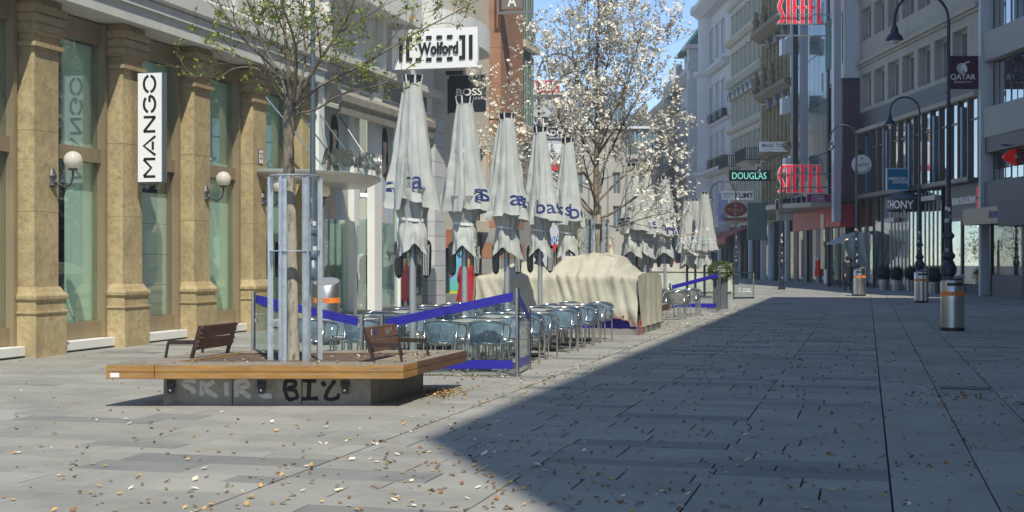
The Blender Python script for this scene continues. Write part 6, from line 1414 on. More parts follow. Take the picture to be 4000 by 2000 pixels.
for z0, z1 in ((6.2, 8.7), (10.6, 13.5), (15.9, 19.2)): rb(t, 'pilaster_strip', 74.3, 74.39, .7, 1.1, z0, z1, m_whb); window(t, 74.9, 75.5, z0, z1, 1.56, m_wfr, m_gr, 1, 2)
m_cop = M('copper_green', (.035, .17, .115), .6, var=.2, scale=1, world=True)
MB().ext(74.2, 84, [(1.6, 22.61), (-1.2, 26.2), (-6, 26.2), (-6, 22.61)]).build('copper_roof', m_cop, t); MB().ext(84, 90, [(.8, 21.0), (-2.5, 24), (-6, 24), (-6, 21)]).build('slate_roof', m_cop, t)
for s in (78, 84, 88): rb(t, 'roof_ornament', s, s + .7, .7, 1.3, 20.8, 22.0, m_whb)
t = rthing('dark_roofed_house', 'stone grey house with heavy bracketed eaves at the far end of the row'); m_sg = M('warm_grey_stone', (.30, .285, .25), .8, var=.12, scale=.6, world=True); classic(t, 90, 112, ((6.5, 8.8), (10.6, 12.8), (14.6, 16.4)), ((5.2, .6, .5), (9.6, .4, .4), (13.6, .4, .4), (17.8, 1.9, 1.2)), m_sg, m_sg, 2.7, 1.2, top=19)
MB().ext(90, 112, [(1.6, 19.01), (-2.5, 23.0), (-6, 23.0), (-6, 19.01)]).build('roof', M('dark_roof', (.05, .085, .075), .6), t)
for s in (92, 96, 100, 104): MB().slab([(-.6, 0), (.6, 0), (0, 2.6)], -.5, .5).build('dormer_peak', M('dark_roof', (.05, .085, .075), .6), t, loc=(s, -.6, 20))
# shops of the far facades
for k, (s0, s1) in enumerate(((36, 45.5), (46.2, 60.8), (61.5, 72.5), (76, 111))):
    t = rthing('ground_floor_arcade', ('dark shop front with mirrored glass under the ornate palace', 'shop front of dark doorways under the long cream house', 'shop front under the white corner house', 'row of dim shop windows at the far end of the row')[k], 'shop front', 'ground floor shop fronts of the far right row')
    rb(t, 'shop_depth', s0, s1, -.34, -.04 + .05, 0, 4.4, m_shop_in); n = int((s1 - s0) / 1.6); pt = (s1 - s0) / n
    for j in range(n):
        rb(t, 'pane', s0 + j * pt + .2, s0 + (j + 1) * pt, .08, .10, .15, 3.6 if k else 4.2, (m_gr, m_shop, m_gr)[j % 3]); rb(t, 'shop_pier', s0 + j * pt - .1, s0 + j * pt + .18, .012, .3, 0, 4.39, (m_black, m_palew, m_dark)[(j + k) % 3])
t = rthing('hanging_glass_panel', 'large green glass panel hung in front of the perfumery entrance', 'glass panel'); MB().box(-.05, .05, -1.45, .0, -1.4, 1.4).build('glass_plate', M('green_plate', (.13, .19, .17), .15, var=.1, scale=1), t, loc=(42.0, 2.2, zp(865, 42)))
for dz in (-1.2, -.4, .4, 1.2):
    for n_ in (.85, 2.1): rb(t, 'glass_clip', 41.9, 41.94, n_ - .04, n_ + .04, zp(865, 42) + dz - .03, zp(865, 42) + dz + .03, m_dark)
# boxwood balls in steel pots at the clothing shop
pot0 = None
for k, (px, py) in enumerate(((3455, 1133), (3504, 1137), (3560, 1136), (3648, 1148))):
    q = G(px, py)
    if pot0 is None:
        pot0 = thing('potted_box_ball', 'x', 'potted plant', q, 0, 'clipped box balls in steel pots'); MB().lathe([(.24, 0), (.29, .55), (.27, .56)], 20).build('pot', m_steel, pot0, 40); b = MB(); bush(b, Vector((0, 0, .88)), .40, random.Random(9), 1500, .06); MB().ball((0, 0, .88), .33, 14, 10).build('inner_growth', m_box, pot0, 'all'); b.build('foliage', m_box, pot0, kind='stuff'); o = pot0; bpy.context.view_layer.update()
    else: o = dup(pot0, q)
    o['label'] = ('clipped box ball in steel pot, farthest left by the fabric tent', 'clipped box ball in steel pot, second from the fabric tent', 'clipped box ball in steel pot hidden beside the second steel bin', 'clipped box ball in steel pot between the two nearest steel bins')[k]

# ================================================================== building out of the picture on the right that throws the big shadow
cbd = thing('shade_side_house', 'tall plain house on the shaded side of the street, beyond the right picture edge', 'building', (6, 19.45, 0), R(90))
mb = MB(); hl = [(-23.0 + 2.9 * k, -21.5 + 2.9 * k, z, z + 2) for k in range(16) for z in (5.5, 9, 12.5, 16, 19.5)]
wall(mb, -24.15, 24.15, 0, 26.05, hl, .3, 0); mb.build('facade_wall', m_conc_r, cbd)
for h in hl: window(cbd, *h, -.24, m_wfr, m_gr, 2, 1)
MB().box(-24.15, 24.15, -14, -.6, 0, 26).build('core', m_conc_r, cbd); MB().box(-24.15, -24.1, -.6, 0, 0, 26).box(24.1, 24.15, -.6, 0, 0, 26).build('end_strip', m_conc_r, cbd, kind='stuff'); MB().box(-24.15, 24.15, -14, 0, 26.06, 26.2).build('roof_slab', m_conc_r, cbd)

# ================================================================== end of the street
def farblock(name, label, px0, px1, py_top, d, mat, floors, pitch, ww, gl, py_base=None, dep=12, fm=None):
    c = W((px0 + px1) / 2, 1010, d); k = d / FOC; w_ = (px1 - px0) * k; H = CZ + (1010 - py_top) * k
    t = thing(name, label, 'building', (c.x, c.y, 0), YAW + pi)
    mb = MB(); n = max(1, int(w_ / pitch)); hs = [(-w_ / 2 + (j + .5) * w_ / n - ww / 2, -w_ / 2 + (j + .5) * w_ / n + ww / 2, z0, z1) for j in range(n) for z0, z1 in floors]
    wall(mb, -w_ / 2, w_ / 2, 0, H, hs, .3); mb.build('facade_wall', mat, t)
    for h in hs: window(t, *h, -.24, fm or m_wfr, gl, 2, 1, fw=.08)
    MB().box(-w_ / 2, w_ / 2, -dep, -.5, 0, H).build('core', mat, t); MB().box(-w_ / 2 - .2, w_ / 2 + .2, -dep, .3, H + .01, H + .4).build('roof_edge', m_lime, t)
    MB().box(-w_ / 2, -w_ / 2 + .05, -.5, -.0, 0, H).build('end_strip', mat, t); MB().box(w_ / 2 - .05, w_ / 2, -.5, -.0, 0, H).build('end_strip', mat, t)
    return t, k, w_, H
m_gl_f = M('pale_sky_glass', (.12, .17, .19), .08, spec=1); m_fcream = M('far_cream', (.46, .44, .38), .8, var=.06, scale=.3, world=True)
t, k, w_, H = farblock('sign_clad_house', 'white house at the end of the street covered in stacked shop signs', 2040, 2240, 372, 128, m_whb, ((9.5, 12), (5, 7.5)), 2.2, 1.2, m_gl_f)
t, k, w_, H = farblock('glass_topped_house', 'cream house with curved blue glass top storeys behind the magnolia', 2225, 2445, 505, 140, m_fcream, ((8.2, 10.4), (4.6, 7.0)), 1.6, .75, m_gl_f)
for j in range(14): 
    x0 = -w_ / 2 + j * w_ / 14; 
    for q in range(2): MB().box(x0 + .03, x0 + w_ / 14 - .03, -1.2 - q * .6, -.2 - q * .6, H + .45 + q * 1.75, H + 2.15 + q * 1.75).build('glass_storey', m_gl_f, t)
t, k, w_, H = farblock('terraced_house', 'pale house with glazed set-back top storey right of the magnolia trunk', 2440, 2575, 620, 150, m_fcream, ((8.4, 10.6), (5, 7.2)), 1.9, .9, m_gl_f)
for j in range(9): x0 = -w_ / 2 + j * w_ / 9; MB().box(x0 + .04, x0 + w_ / 9 - .04, -2.2, -1.2, H + .45, H + 3.3).build('glass_storey', m_gl_f, t)
MB().box(-w_ / 2, w_ / 2, -6, -.8, H + 3.35, H + 3.6).build('roof_slab', m_white, t); MB().box(-w_ / 2, w_ / 2, -2, -1.3, H + 3.7, H + 5.0).build('glass_storey', m_gl_f, t)
t, k, w_, H = farblock('grey_stone_house', 'dark grey stone house at the street end, partly behind blossom', 2556, 2680, 505, 165, m_sg, ((14, 16), (10, 12.2), (6, 8.2)), 2.4, 1.1, m_gl_f)
MB().box(-w_ / 2 + .0, -w_ / 2 + 1.3, -4, .1, H + .45, H + 2.2).build('chimney', M('red_chimney', (.40, .17, .10), .8), t)
def fsign(name, label, px0, px1, py0, py1, d, face, **kw):
    c = W((px0 + px1) / 2, (py0 + py1) / 2, d); k = d / FOC; return sign(name, label, 'shop sign', c, YAW, (px1 - px0) * k, (py1 - py0) * k, face, **kw), k
m_rs = M('bright_red_sign', (.62, .035, .025), .45)
t, k = fsign('red_fabric_shop_sign', 'red sign with white HUBER lettering half covered by magnolia blossom', 2048, 2186, 314, 362, 124, m_rs); lettering('HUBER', 118 * k, 34 * k, m_text_white, t, (2 * k, -.04, 0), bold=.03)
t, k = fsign('bakery_sign', 'black sign with white PAUL lettering above the watch sign', 2032, 2168, 456, 494, 123.5, m_black); lettering('PAUL', 78 * k, 25 * k, m_text_white, t, (-4 * k, -.04, 0), bold=.02)
t, k = fsign('watch_sign', 'wide black sign with white RADO SWITZERLAND lettering behind the parasols', 2016, 2236, 499, 549, 123, m_black); lettering('RADO', 92 * k, 22 * k, m_text_white, t, (28 * k, -.04, 5 * k), bold=.03); lettering('SWITZERLAND', 84 * k, 8 * k, m_text_white, t, (30 * k, -.04, -14 * k)); MB().box(-107 * k, -86 * k, -.02, -.013, -22 * k, 20 * k).build('gold_square', m_gold, t)
t, k = fsign('flower_print_sign', 'white sign panel with blossom print under the watch sign', 2032, 2200, 562, 640, 122.5, M('white_print', (.7, .7, .68), .5, var=.1, scale=6, col2=(.5, .46, .35), mix=(.55, .62), scale2=9)); MB().box(-84 * k, 84 * k, 0, .1, -64 * k, -40 * k).build('red_band', m_rs, t)
t, k = fsign('bookshop_sign', 'blue sign with white CH letters behind the third parasol pole', 2040, 2082, 906, 944, 92, M('royal_blue', (.02, .035, .25), .4)); lettering('CH', 30 * k, 24 * k, m_text_white, t, (2 * k, -.03, 0), bold=.02)
for j, cc in enumerate(((.10, .13, .22), (.45, .35, .12), (.04, .18, .09), (.5, .5, .48))): MB().box(-20 * k, 20 * k, -.02, .2, (-40 - j * 26) * k, (-20 - j * 26) * k).build('shop_card', M('shop_card_%d' % j, cc, .5, var=.4, scale=8), t)
c = W(2166, 1010, 96); t = thing('underground_sign', 'blue underground sign with white U on a pole above a red plate', 'sign', (c.x, c.y, 0), YAW); k = 96 / FOC
MB().tube([(0, .1, 0), (0, .1, 2.9)], .05, 8).build('pole', m_dark, t); MB().slab([(12 * k * cos(2 * pi * q / 20), CZ + 73 * k + 12 * k * sin(2 * pi * q / 20)) for q in range(20)], -.08, .08).build('blue_disc', M('u_blue', (.03, .20, .50), .4), t); lettering('U', 13 * k, 15 * k, m_text_white, t, (0, -.10, CZ + 73 * k), bold=.03)
MB().box(-15 * k, 15 * k, -.06, .06, CZ + 28 * k, CZ + 55 * k).build('red_plate', m_rs, t); lettering('METRO', 22 * k, 7 * k, m_text_white, t, (0, -.08, CZ + 44 * k)) if False else None
t = thing('advertising_pillar', 'tall black advertising slab behind the third parasol', 'pillar', W(2036, 1010, 70) - Vector((0, 0, CZ)), YAW); MB().box(-.22, .22, 0, .5, 0, 4.2).build('slab', m_black, t); MB().box(-.20, .20, -.01, 0, 2.4, 2.46).build('strip', m_steel, t)
c = W(2372, 1010, 72); parasol('cream closed parasol with a red diamond emblem right of the magnolia trunk', c.x, c.y, 99, 'cream parasol far behind', M('cream_canvas', (.62, .55, .36), .8, var=.06), 2.75, 1.5, (), False, m_dark, None, 8, 1.2)
k = 72 / FOC; e = thing('parasol_emblem', 'red diamond emblem printed on the cream parasol', 'emblem', W(2370, 962, 71.45), YAW); MB().slab([(-20 * k, 0), (0, -20 * k), (20 * k, 0), (0, 20 * k)], -.005, .005).build('diamond', M('emblem_red', (.5, .05, .03), .6), e); bpy.data.objects.remove(e.children[0]) if False else None
# green tree far behind
c = W(2285, 1010, 98); rg = random.Random(14)
t = thing('far_green_tree', 'small bright green tree far behind the magnolia trunk', 'tree', (c.x, c.y, 0)); MB().tube([(0, 0, 0), (.05, 0, 1.5), (0, .05, 3)], [.12, .1, .06], 8).build('trunk', m_bark, t); b = MB()
for q in range(16): bush(b, Vector((rg.gauss(0, .8), rg.gauss(0, .8), rg.uniform(1.8, 4.6))), .75, rg, 120, .16)
b.build('foliage', m_bush, t, kind='stuff')
# ================================================================== people and mannequins
m_skin = M('skin', (.50, .33, .25), .55, var=.05); m_face_d = M('dark_feature', (.05, .03, .03), .5); m_lip = M('lips', (.42, .16, .14), .5)
m_blackcoat = M('black_coat', (.012, .013, .017), .8, var=.3, scale=12); m_jean = M('dark_jeans', (.035, .045, .075), .8, var=.25, scale=14); m_redcoat = M('red_coat', (.34, .012, .025), .8, var=.15, scale=9); m_blond = M('blond_hair', (.42, .26, .09), .6, var=.25, scale=20, stretch=(1, 1, .2)); m_brownh = M('brown_hair', (.06, .035, .022), .6, var=.3, scale=20); m_shoe = M('black_shoe', (.015, .015, .016), .5)
def skin_mesh(name, joints, edges, mat, parent, sub=1, root=0):
    names = list(joints); me = bpy.data.meshes.new(name); me.from_pydata([joints[n][0] for n in names], [(names.index(a), names.index(b)) for a, b in edges], []); me.materials.append(mat)
    o = link(name, me, parent); md = o.modifiers.new('skin', 'SKIN'); md.use_smooth_shade = True
    if not me.skin_vertices: me.attributes
    lay = me.skin_vertices[0].data if len(me.skin_vertices) else None
    for i, n in enumerate(names):
        r = joints[n][1]; r = r if isinstance(r, tuple) else (r, r); lay[i].radius = r; lay[i].use_root = i == root
    ss = o.modifiers.new('sub', 'SUBSURF'); ss.levels = sub; ss.render_levels = sub
    return o
def body_joints(H, stride=0., arm=.06, bend=0.):
    k = H / 1.75; J = {}
    def s(n, x, y, z, r): J[n] = ((x * k, y * k, z * k), tuple(q * k for q in r) if isinstance(r, tuple) else r * k)
    s('pelvis', 0, 0, .95, (.15, .10)); s('waist', 0, -.01, 1.10, (.125, .09)); s('chest', 0, 0, 1.30, (.15, .105)); s('neckb', 0, .01, 1.45, .07); s('neck', 0, 0, 1.52, .052); s('head', 0, -.015, 1.60, (.072, .085)); s('crown', 0, .005, 1.68, (.062, .075))
    for sx, t_ in ((-1, 'l'), (1, 'r')):
        st = stride * sx
        s('hip' + t_, .09 * sx, 0, .90, .085); s('knee' + t_, .10 * sx, -.5 * st - .02, .49, .058); s('calf' + t_, .10 * sx, -.65 * st + .02, .33, .05); s('ankle' + t_, .10 * sx, -.85 * st + .02, .085, .036); s('toe' + t_, .115 * sx, -.85 * st - .13, .035, .034)
        s('sh' + t_, .17 * sx, .01, 1.42, .058); s('elb' + t_, (.21 + arm * .5) * sx, .03 + st * .3, 1.14, .042); s('wri' + t_, (.20 + arm) * sx, -.05 + st * .5 - bend, .90, .030); s('palm' + t_, (.20 + arm) * sx, -.065 + st * .5 - bend, .84, (.036, .022))
        for q in range(4): s('f%d' % q + t_, (.20 + arm) * sx, -.10 + st * .5 - bend + .023 * q, .755 - .006 * (q in (1, 2)), .0095)
        s('th' + t_, (.185 + arm) * sx, -.115 + st * .5 - bend, .80, .011)
    E_ = [('pelvis', 'waist'), ('waist', 'chest'), ('chest', 'neckb'), ('neckb', 'neck'), ('neck', 'head'), ('head', 'crown')]
    for t_ in 'lr':
        E_ += [('pelvis', 'hip' + t_), ('hip' + t_, 'knee' + t_), ('knee' + t_, 'calf' + t_), ('calf' + t_, 'ankle' + t_), ('ankle' + t_, 'toe' + t_), ('neckb', 'sh' + t_), ('sh' + t_, 'elb' + t_), ('elb' + t_, 'wri' + t_), ('wri' + t_, 'palm' + t_), ('palm' + t_, 'th' + t_)] + [('palm' + t_, 'f%d' % q + t_) for q in range(4)]
    return J, E_
def grown(J, E_, keep, add):
    sub = {n: (J[n][0], tuple(q + add for q in J[n][1]) if isinstance(J[n][1], tuple) else J[n][1] + add) for n in J if any(n.startswith(k) for k in keep)}
    return sub, [e for e in E_ if e[0] in sub and e[1] in sub]
def loft(name, rings, mat, parent, n=24):
    """rings: (z, rx, ry, cy)"""
    return MB().grid(lambda u, v: (lambda q, f, i: ((q[0] * (1 - f) + rings[i + 1][1] * f if False else (rings[i][1] * (1 - f) + rings[i + 1][1] * f)) * cos(2 * pi * u), (rings[i][2] * (1 - f) + rings[i + 1][2] * f) * sin(2 * pi * u) + rings[i][3] * (1 - f) + rings[i + 1][3] * f, rings[i][0] * (1 - f) + rings[i + 1][0] * f))((0, 0), v * (len(rings) - 1) - min(int(v * (len(rings) - 1)), len(rings) - 2), min(int(v * (len(rings) - 1)), len(rings) - 2)), n, (len(rings) - 1) * 3, True).build(name, mat, parent, 'all')
def face(t, k, zc=1.60):
    for sx in (-1, 1): MB().ball((.030 * sx * k, -.088 * k, (zc + .015) * k), .010 * k, 8, 6).build('eye', m_face_d, t, 'all')
    MB().ball((0, -.104 * k, (zc - .012) * k), .014 * k, 8, 6, sx=.8, sz=1.5).build('nose', m_skin, t, 'all'); MB().ball((0, -.092 * k, (zc - .05) * k), .018 * k, 8, 6, sy=.5, sz=.4).build('mouth', m_lip, t, 'all')
    for sx in (-1, 1): MB().ball((.078 * sx * k, .0, zc * k), .022 * k, 8, 6, sx=.4).build('ear', m_skin, t, 'all')
# walker in black
p = G(3313, 1144)
t = thing('person', 'person walking in a long black hooded coat and dark jeans beside the third bin', 'person', (p.x, p.y, 0), YAW + .1)
J, E_ = body_joints(1.76, .16, .0); skin_mesh('body', J, E_, m_skin, t); face(t, 1.76 / 1.75)
a, b = grown(J, E_, ('pelvis', 'hip', 'knee', 'calf', 'ankle'), .014); skin_mesh('jeans', a, b, m_jean, t)
a, b = grown(J, E_, ('ankle', 'toe'), .012)
for q in 'lr': skin_mesh('shoe', {n: a[n] for n in a if n.endswith(q)}, [e for e in b if e[0].endswith(q)], m_shoe, t)
a, b = grown(J, E_, ('neckb', 'chest', 'waist', 'pelvis', 'sh', 'elb', 'wri'), .045); skin_mesh('coat', a, b, m_blackcoat, t); loft('coat_skirt', [(.58, .27, .22, 0), (.80, .26, .20, 0), (1.05, .22, .17, 0), (1.3, .24, .17, 0), (1.42, .16, .12, 0)], m_blackcoat, t)
MB().ball((0, .02, 1.65), .118, 16, 12, sx=.92, sy=1.05, sz=1.15).build('hood', m_blackcoat, t, 'all')
# woman in red coat seen from behind
p = W(1824, 1010, 44.6)
t = thing('person', 'blond woman in long red coat seen from behind the second parasol pole', 'person', (p.x, p.y, 0), YAW + pi)
J, E_ = body_joints(1.68, .05, .08, .06); skin_mesh('body', J, E_, m_skin, t); face(t, .96)
a, b = grown(J, E_, ('neckb', 'chest', 'waist', 'sh', 'elb', 'wri'), .035); skin_mesh('coat_top', a, b, m_redcoat, t); loft('coat', [(.28, .35, .26, .02), (.6, .29, .22, .02), (.95, .24, .18, 0), (1.12, .20, .15, 0), (1.3, .22, .16, 0), (1.39, .13, .10, 0)], m_redcoat, t)
loft('hair', [(1.30, .06, .05, .10), (1.42, .10, .08, .07), (1.54, .105, .10, .03), (1.62, .095, .11, .01), (1.66, .01, .01, 0)], m_blond, t, 18)
a, b = grown(J, E_, ('ankle', 'toe', 'calf'), .012)
for q in 'lr': skin_mesh('boot', {n: a[n] for n in a if n.endswith(q)}, [e for e in b if e[0].endswith(q)], m_shoe, t)
MB().box(-.12, .12, -.05, .05, -.14, .14).build('handbag', M('black_leather', (.02, .02, .022), .4), t, bevel=.02, loc=(-.42, 0, .72))
# man behind the canvas wall
p = W(2632, 1010, 68)
t = thing('person', 'man with dark hair and sunglasses looking over the white canvas wall', 'person', (p.x, p.y, 0), YAW)
J, E_ = body_joints(1.72); skin_mesh('body', J, E_, m_skin, t); face(t, .983); MB().box(-.075, .075, -.10, -.085, 1.575, 1.612).build('sunglasses', m_black, t, bevel=.008); loft('hair', [(1.56, .084, .07, .045), (1.63, .086, .095, .02), (1.68, .06, .07, .01), (1.70, .01, .01, 0)], m_brownh, t, 18)
a, b = grown(J, E_, ('neckb', 'chest', 'waist', 'pelvis', 'sh', 'elb', 'wri'), .03); skin_mesh('jacket', a, b, m_blackcoat, t); a, b = grown(J, E_, ('pelvis', 'hip', 'knee', 'calf', 'ankle'), .014); skin_mesh('trousers', a, b, m_jean, t)
# woman inside the lingerie shop
t = thing('person', 'blond woman in a red jacket standing inside the white shop behind the mannequins', 'person', (XF - 1.5, 37.0, .2), R(160))
J, E_ = body_joints(1.42); skin_mesh('body', J, E_, m_skin, t); face(t, .81)
a, b = grown(J, E_, ('neckb', 'chest', 'waist', 'pelvis', 'sh', 'elb', 'wri'), .05); skin_mesh('jacket', a, b, m_redcoat, t); loft('hair', [(1.02, .09, .07, .08), (1.2, .12, .09, .05), (1.32, .10, .11, .02), (1.41, .01, .01, 0)], m_blond, t, 18); a, b = grown(J, E_, ('pelvis', 'hip', 'knee', 'calf', 'ankle'), .014); skin_mesh('trousers', a, b, m_jean, t)
# mannequins
m_mann = M('white_mannequin', (.74, .73, .70), .35, var=.02); m_bdress = M('black_dress', (.012, .014, .014), .7); m_stock = M('sheer_stocking', (.20, .21, .19), .6)
def mannequin(label, x, y, z, H, rz, dress, stockings):
    t = thing('mannequin', label, 'mannequin', (x, y, z), rz, 'white mannequins in the lingerie shop window')
    J, E_ = body_joints(H, .09, .03, .03); skin_mesh('body', J, E_, m_mann, t); k = H / 1.75; face_ = None
    MB().ball((0, -.10 * k, 1.59 * k), .02 * k, 8, 6).build('nose', m_mann, t, 'all'); MB().box(-.22, .22, -.22, .22, -.02, .0).build('base_plate', m_steel, t)
    if dress: loft('dress', [(.70 * k, .20 * k, .15 * k, 0), (.95 * k, .18 * k, .14 * k, 0), (1.12 * k, .15 * k, .115 * k, 0), (1.32 * k, .175 * k, .13 * k, 0), (1.45 * k, .10 * k, .09 * k, 0)], m_bdress, t)
    else: a, b = grown(J, E_, ('chest', 'waist'), .012); skin_mesh('camisole', a, b, m_bdress, t)
    if stockings: a, b = grown(J, E_, ('hip', 'knee', 'calf', 'ankle'), .006); [skin_mesh('stocking', {n: a[n] for n in a if n.endswith(q)}, [e for e in b if e[0].endswith(q)], m_stock, t) for q in 'lr']
mannequin('white mannequin in a short black dress and sheer stockings between the white window posts', XF - .5, 37.12, .24, 1.82, R(40), True, True)
mannequin('pale mannequin with black camisole behind the steel bin in the shop window', XF - .62, 34.3, .5, 1.72, R(60), False, False)
mannequin('second pale mannequin behind the first at left of the shop window', XF - .9, 35.25, .5, 1.72, R(110), False, False)
# advertising panel beside the grey pillar
p = W(1782, 1010, 46.5); k = 46.5 / FOC
t = thing('museum_poster', 'pale blue museum poster with dark NA letters, purple dot and yellow foot strip', 'poster', (p.x, p.y, 0), R(2))
m_pst = bpy.data.materials.new('blue_green_print'); m_pst.use_nodes = True; n_ = m_pst.node_tree.nodes; L_ = m_pst.node_tree.links
tc = n_.new('ShaderNodeTexCoord'); sx_ = n_.new('ShaderNodeSeparateXYZ'); L_.new(tc.outputs['Object'], sx_.inputs[0]); ad = n_.new('ShaderNodeMath'); ad.operation = 'MULTIPLY_ADD'; ad.inputs[1].default_value = .7; L_.new(sx_.outputs[0], ad.inputs[0]); mz = n_.new('ShaderNodeMath'); mz.operation = 'MULTIPLY_ADD'; mz.inputs[1].default_value = -.75; mz.inputs[2].default_value = 1.25; L_.new(sx_.outputs[2], mz.inputs[0]); L_.new(mz.outputs[0], ad.inputs[2])
rp = n_.new('ShaderNodeValToRGB'); L_.new(ad.outputs[0], rp.inputs[0]); rp.color_ramp.elements[0].color = (.18, .52, .72, 1); rp.color_ramp.elements[1].color = (.10, .55, .16, 1); rp.color_ramp.elements[0].position = .35; L_.new(rp.outputs[0], n_['Principled BSDF'].inputs['Base Color'])
MB().box(-.40, .40, 0, .12, .38, 2.0).build('poster_case', m_steel_d, t); MB().box(-.385, .385, -.012, -.002, .56, 1.98).build('poster_sheet', m_pst, t); MB().box(-.385, .385, -.013, -.003, .40, .555).build('yellow_strip', M('yellow_strip', (.65, .56, .02), .5), t)
lettering('DIANA', .95, .24, m_ink, t, (-.1, -.018, 1.80), depth=.004, bold=.02)
for q, l in enumerate(('Menschen,', 'Schätze &', 'Kulturen')): lettering(l, .32, .06, m_text_white, t, (-.18, -.018, 1.56 - q * .085), depth=.004)
MB().slab([(-.24 + .15 * cos(2 * pi * q / 24), 1.16 + .15 * sin(2 * pi * q / 24)) for q in range(24)], -.022, -.014).build('purple_dot', M('purple_print', (.34, .03, .28), .5), t)
for q, l in enumerate(('bis', '23. MAI', '2020')): lettering(l, .17, .045, m_text_white, t, (-.24, -.026, 1.22 - q * .06), depth=.003)
for q in range(6): MB().bar((-.38 + q * .15, .1, 0), (-.38 + q * .15, .1, .38), .02).build('foot_rail', m_dark, t)

# ================================================================== fallen petals and leaves
m_pl = [M('fallen_petal_cream', (.62, .56, .42), .7, var=.15, rand=.15, island=.15), M('fallen_petal_tan', (.42, .27, .09), .7, var=.25, rand=.25, island=.25), M('fallen_petal_brown', (.22, .095, .035), .8, var=.3, rand=.3, island=.3)]
rg = random.Random(77)
def petal_mb(mb, c, s, a, curl, tilt):
    ca, sa = cos(a), sin(a); i = len(mb.v); L = s; Wd = s * .62
    for (u, v, h) in ((-.5, 0, .1), (-.15, .5, .55), (-.15, -.5, .45), (.2, .42, .75), (.2, -.42, .6), (.5, 0, 1.0), (0, 0, 0)):
        x, y = u * L, v * Wd; z = (h * curl + u * tilt + .08) * s; mb.v.append((c[0] + x * ca - y * sa, c[1] + x * sa + y * ca, c[2] + max(.002, z)))
    mb.f += [(i + 6, i, i + 2), (i + 6, i + 1, i), (i + 6, i + 3, i + 1), (i + 6, i + 2, i + 4), (i + 6, i + 5, i + 3), (i + 6, i + 4, i + 5)]
PM = []
for k in range(12): mb = MB(); petal_mb(mb, (0, 0, 0), 1, 0, rg.uniform(.12, .5), rg.uniform(-.1, .3)); PM.append([mb.mesh('fallen_petal', m_) for m_ in m_pl])
spots = []
def scatter(n, fx_, wts, smin=.022, smax=.055):
    for _ in range(n):
        p = fx_()
        if p is None: continue
        spots.append((p[0], p[1], p[2] if len(p) > 2 else 0., rg.uniform(smin, smax), rg.choices((0, 1, 2), wts)[0]))
def at_px(x0, x1, y0, y1):
    def f(): q = G(rg.uniform(x0, x1), rg.uniform(y0, y1)); return (q.x, q.y)
    return f
def outside_planter(f):
    def g_():
        p = f(); 
        if -8.0 < p[0] < -4.9 and 13.6 < p[1] < 17.3: return None
        return p
    return g_
scatter(330, outside_planter(at_px(0, 2300, 1440, 2000)), (2, 4, 3), .028, .06); scatter(70, outside_planter(at_px(0, 2600, 1620, 2000)), (7, 3, 0), .045, .08); scatter(560, at_px(1500, 4000, 1420, 2000), (2, 4, 6), .028, .062); scatter(430, lambda: (rg.uniform(-4.6, 6), rg.uniform(16, 34)), (2, 4, 6), .03, .065); scatter(260, lambda: (rg.uniform(-5.1, -3.4), rg.uniform(33, 52)), (6, 3, 1), .04, .08)
scatter(170, lambda: (-4.24 + rg.gauss(0, .035), rg.uniform(7, 34)), (3, 5, 2)); scatter(70, lambda: (-4.24 + rg.gauss(0, .3), rg.uniform(7, 30)), (3, 5, 2))
def pile(): q = G(rg.gauss(1735, 42), rg.gauss(1537, 11)); return (q.x, q.y, abs(rg.gauss(0, .012)))
scatter(210, pile, (1, 7, 3), .03, .06)
scatter(120, lambda: (rg.uniform(-6.3, -4.8), 18.5 + rg.gauss(.1, .07)), (3, 6, 2)); scatter(90, lambda: ((lambda a: (1.0 + rg.gauss(0, .25), 17.4 + rg.gauss(0, .28)))(0)), (1, 4, 6)); scatter(80, lambda: (1.95 + rg.gauss(0, .16), 16.4 + rg.gauss(0, .2)), (1, 4, 6)); scatter(60, lambda: (.86 + rg.gauss(0, .03), rg.uniform(8, 30)), (1, 3, 5)); scatter(50, lambda: (1.53 + rg.gauss(0, .03), rg.uniform(9, 30)), (1, 3, 5))
scatter(150, lambda: (rg.uniform(-7.9, -5.2), rg.uniform(14.6, 16.6), .477 if rg.random() < .1 else .46), (1, 5, 2), .025, .05); scatter(40, lambda: ((lambda a, b: (PP(a, b).x, PP(a, b).y, .478))(rg.uniform(.1, 3.2), rg.uniform(.02, .48))), (1, 4, 2), .02, .045); scatter(40, lambda: (rg.uniform(-5.45, -5.0), rg.uniform(15, 17), .478), (1, 4, 2), .025, .05)
scatter(60, lambda: (rg.uniform(-13.2, -9), rg.uniform(17, 30)), (2, 4, 3))
def psize(s): d = Vector((s[0], s[1], 0)).dot(FW); return s[3] / max(d, 1) * (1 if d > 8.6 and s[2] == 0. else .0)
spots.sort(key=psize, reverse=True)
gl = {0: 'single cream petal fallen on the grey paving', 1: 'single tan dried petal fallen on the grey paving', 2: 'single brown leaf fallen on the grey paving'}; gn = {0: 'cream fallen petals', 1: 'tan fallen petals', 2: 'brown fallen leaves'}
for s in spots[:290]:
    o = link('fallen_petal' if s[4] < 2 else 'fallen_leaf', rg.choice(PM)[s[4]], None, (s[0], s[1], s[2] + .002), (rg.uniform(-.15, .15), rg.uniform(-.15, .15), rg.uniform(0, 6.28)), (s[3],) * 3); tag(o, gl[s[4]], 'leaf' if s[4] == 2 else 'petal', gn[s[4]])
mbs = [MB(), MB(), MB()]
for s in spots[290:]: petal_mb(mbs[s[4]], (s[0], s[1], s[2]), s[3], rg.uniform(0, 6.28), rg.uniform(.12, .5), rg.uniform(-.1, .3))
for mb, m_, nm_ in zip(mbs, m_pl, ('cream', 'tan', 'brown')): tag(mb.build('leaf_litter', m_), f'{nm_} fallen petals and leaves strewn over the paving', 'leaf litter', kind='stuff')
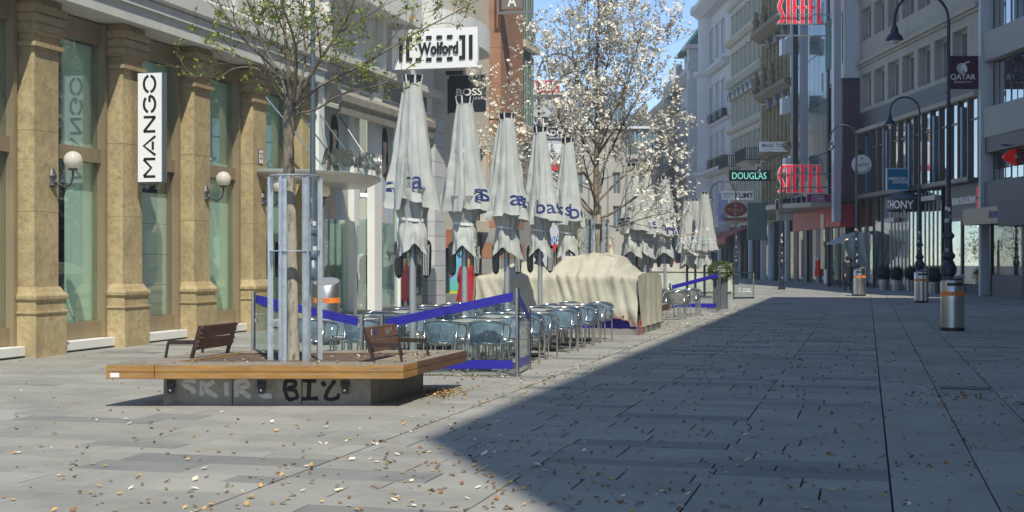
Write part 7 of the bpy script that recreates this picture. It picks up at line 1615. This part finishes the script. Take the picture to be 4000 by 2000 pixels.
# ------------------------------------------------------------------ shop displays, most with a painted glow so they show through the panes
q = RO + SDIR * 31.6 + NDIR * .1
def red_dress(q):
    t = thing('mannequin', 'mannequin in a long bright red dress in the department store window', 'mannequin', (q.x, q.y, .1), R(16)); J, E_ = body_joints(1.8, .0, .02); skin_mesh('body', J, E_, m_mann, t); loft('dress', [(.45, .24, .20, 0), (.95, .19, .14, 0), (1.12, .14, .11, 0), (1.35, .18, .13, 0), (1.46, .10, .08, 0)], M('bright_red_dress', (.55, .02, .012), .6, emit=.08), t)
red_dress(W(3196, 1010, 87.5))
m_glow_disp = [M('display_%d' % k, c, .6, var=.3, scale=5, emit=e) for k, (c, e) in enumerate((((.55, .5, .4), .22), ((.4, .06, .04), .18), ((.16, .2, .28), .12), ((.5, .36, .16), .30), ((.6, .6, .58), .18), ((.08, .09, .09), 0)))]
rg = random.Random(41)
for tt, s0, s1, n0 in ((t1, .8, 4.9, -.7), (t1, 5.8, 13.6, -.65), (t1, 14, 19.6, -.6), (t0_, -12, -.5, -.75), (t2, 20.6, 35.5, -.9)):
    s = s0
    while s < s1 - .3:
        w_ = rg.uniform(.25, .7); h = rg.uniform(.5, 2.2); z = rg.choice((.15, .15, 1.2)); rb(tt, 'display_board', s, min(s + w_, s1), n0 - .15, n0, z, z + h, rg.choice(m_glow_disp)); s += w_ + rg.uniform(.2, .9)
for s in (1.2, 2.4, 4.0, 6.5, 9.2, 11.6, 15.2, 21.4, 26.0, 31.5): MB().lathe([(.07, 0), (.07, .12)], 10).build('spotlight', M('added_warm_glow', (.9, .8, .6), .4, emit=4, ecol=(1, .82, .55)), t1 if s < 20 else t2, loc=(s, -.6, 3.1))  # warm glowing spots added to brighten the dark shop windows
# ================================================================== thin city air
hz = MB().box(-160, 70, -60, 330, -1.2, 34).build('haze', None); tag(hz, kind='stuff')
m_hz = bpy.data.materials.new('haze_air'); m_hz.use_nodes = True; nn = m_hz.node_tree.nodes; nn.remove(nn['Principled BSDF'])
vl = nn.new('ShaderNodeVolumePrincipled'); vl.inputs['Color'].default_value = (.86, .92, 1, 1); vl.inputs['Density'].default_value = .0011; vl.inputs['Anisotropy'].default_value = .2
m_hz.node_tree.links.new(vl.outputs[0], nn['Material Output'].inputs['Volume']); hz.data.materials.append(m_hz)
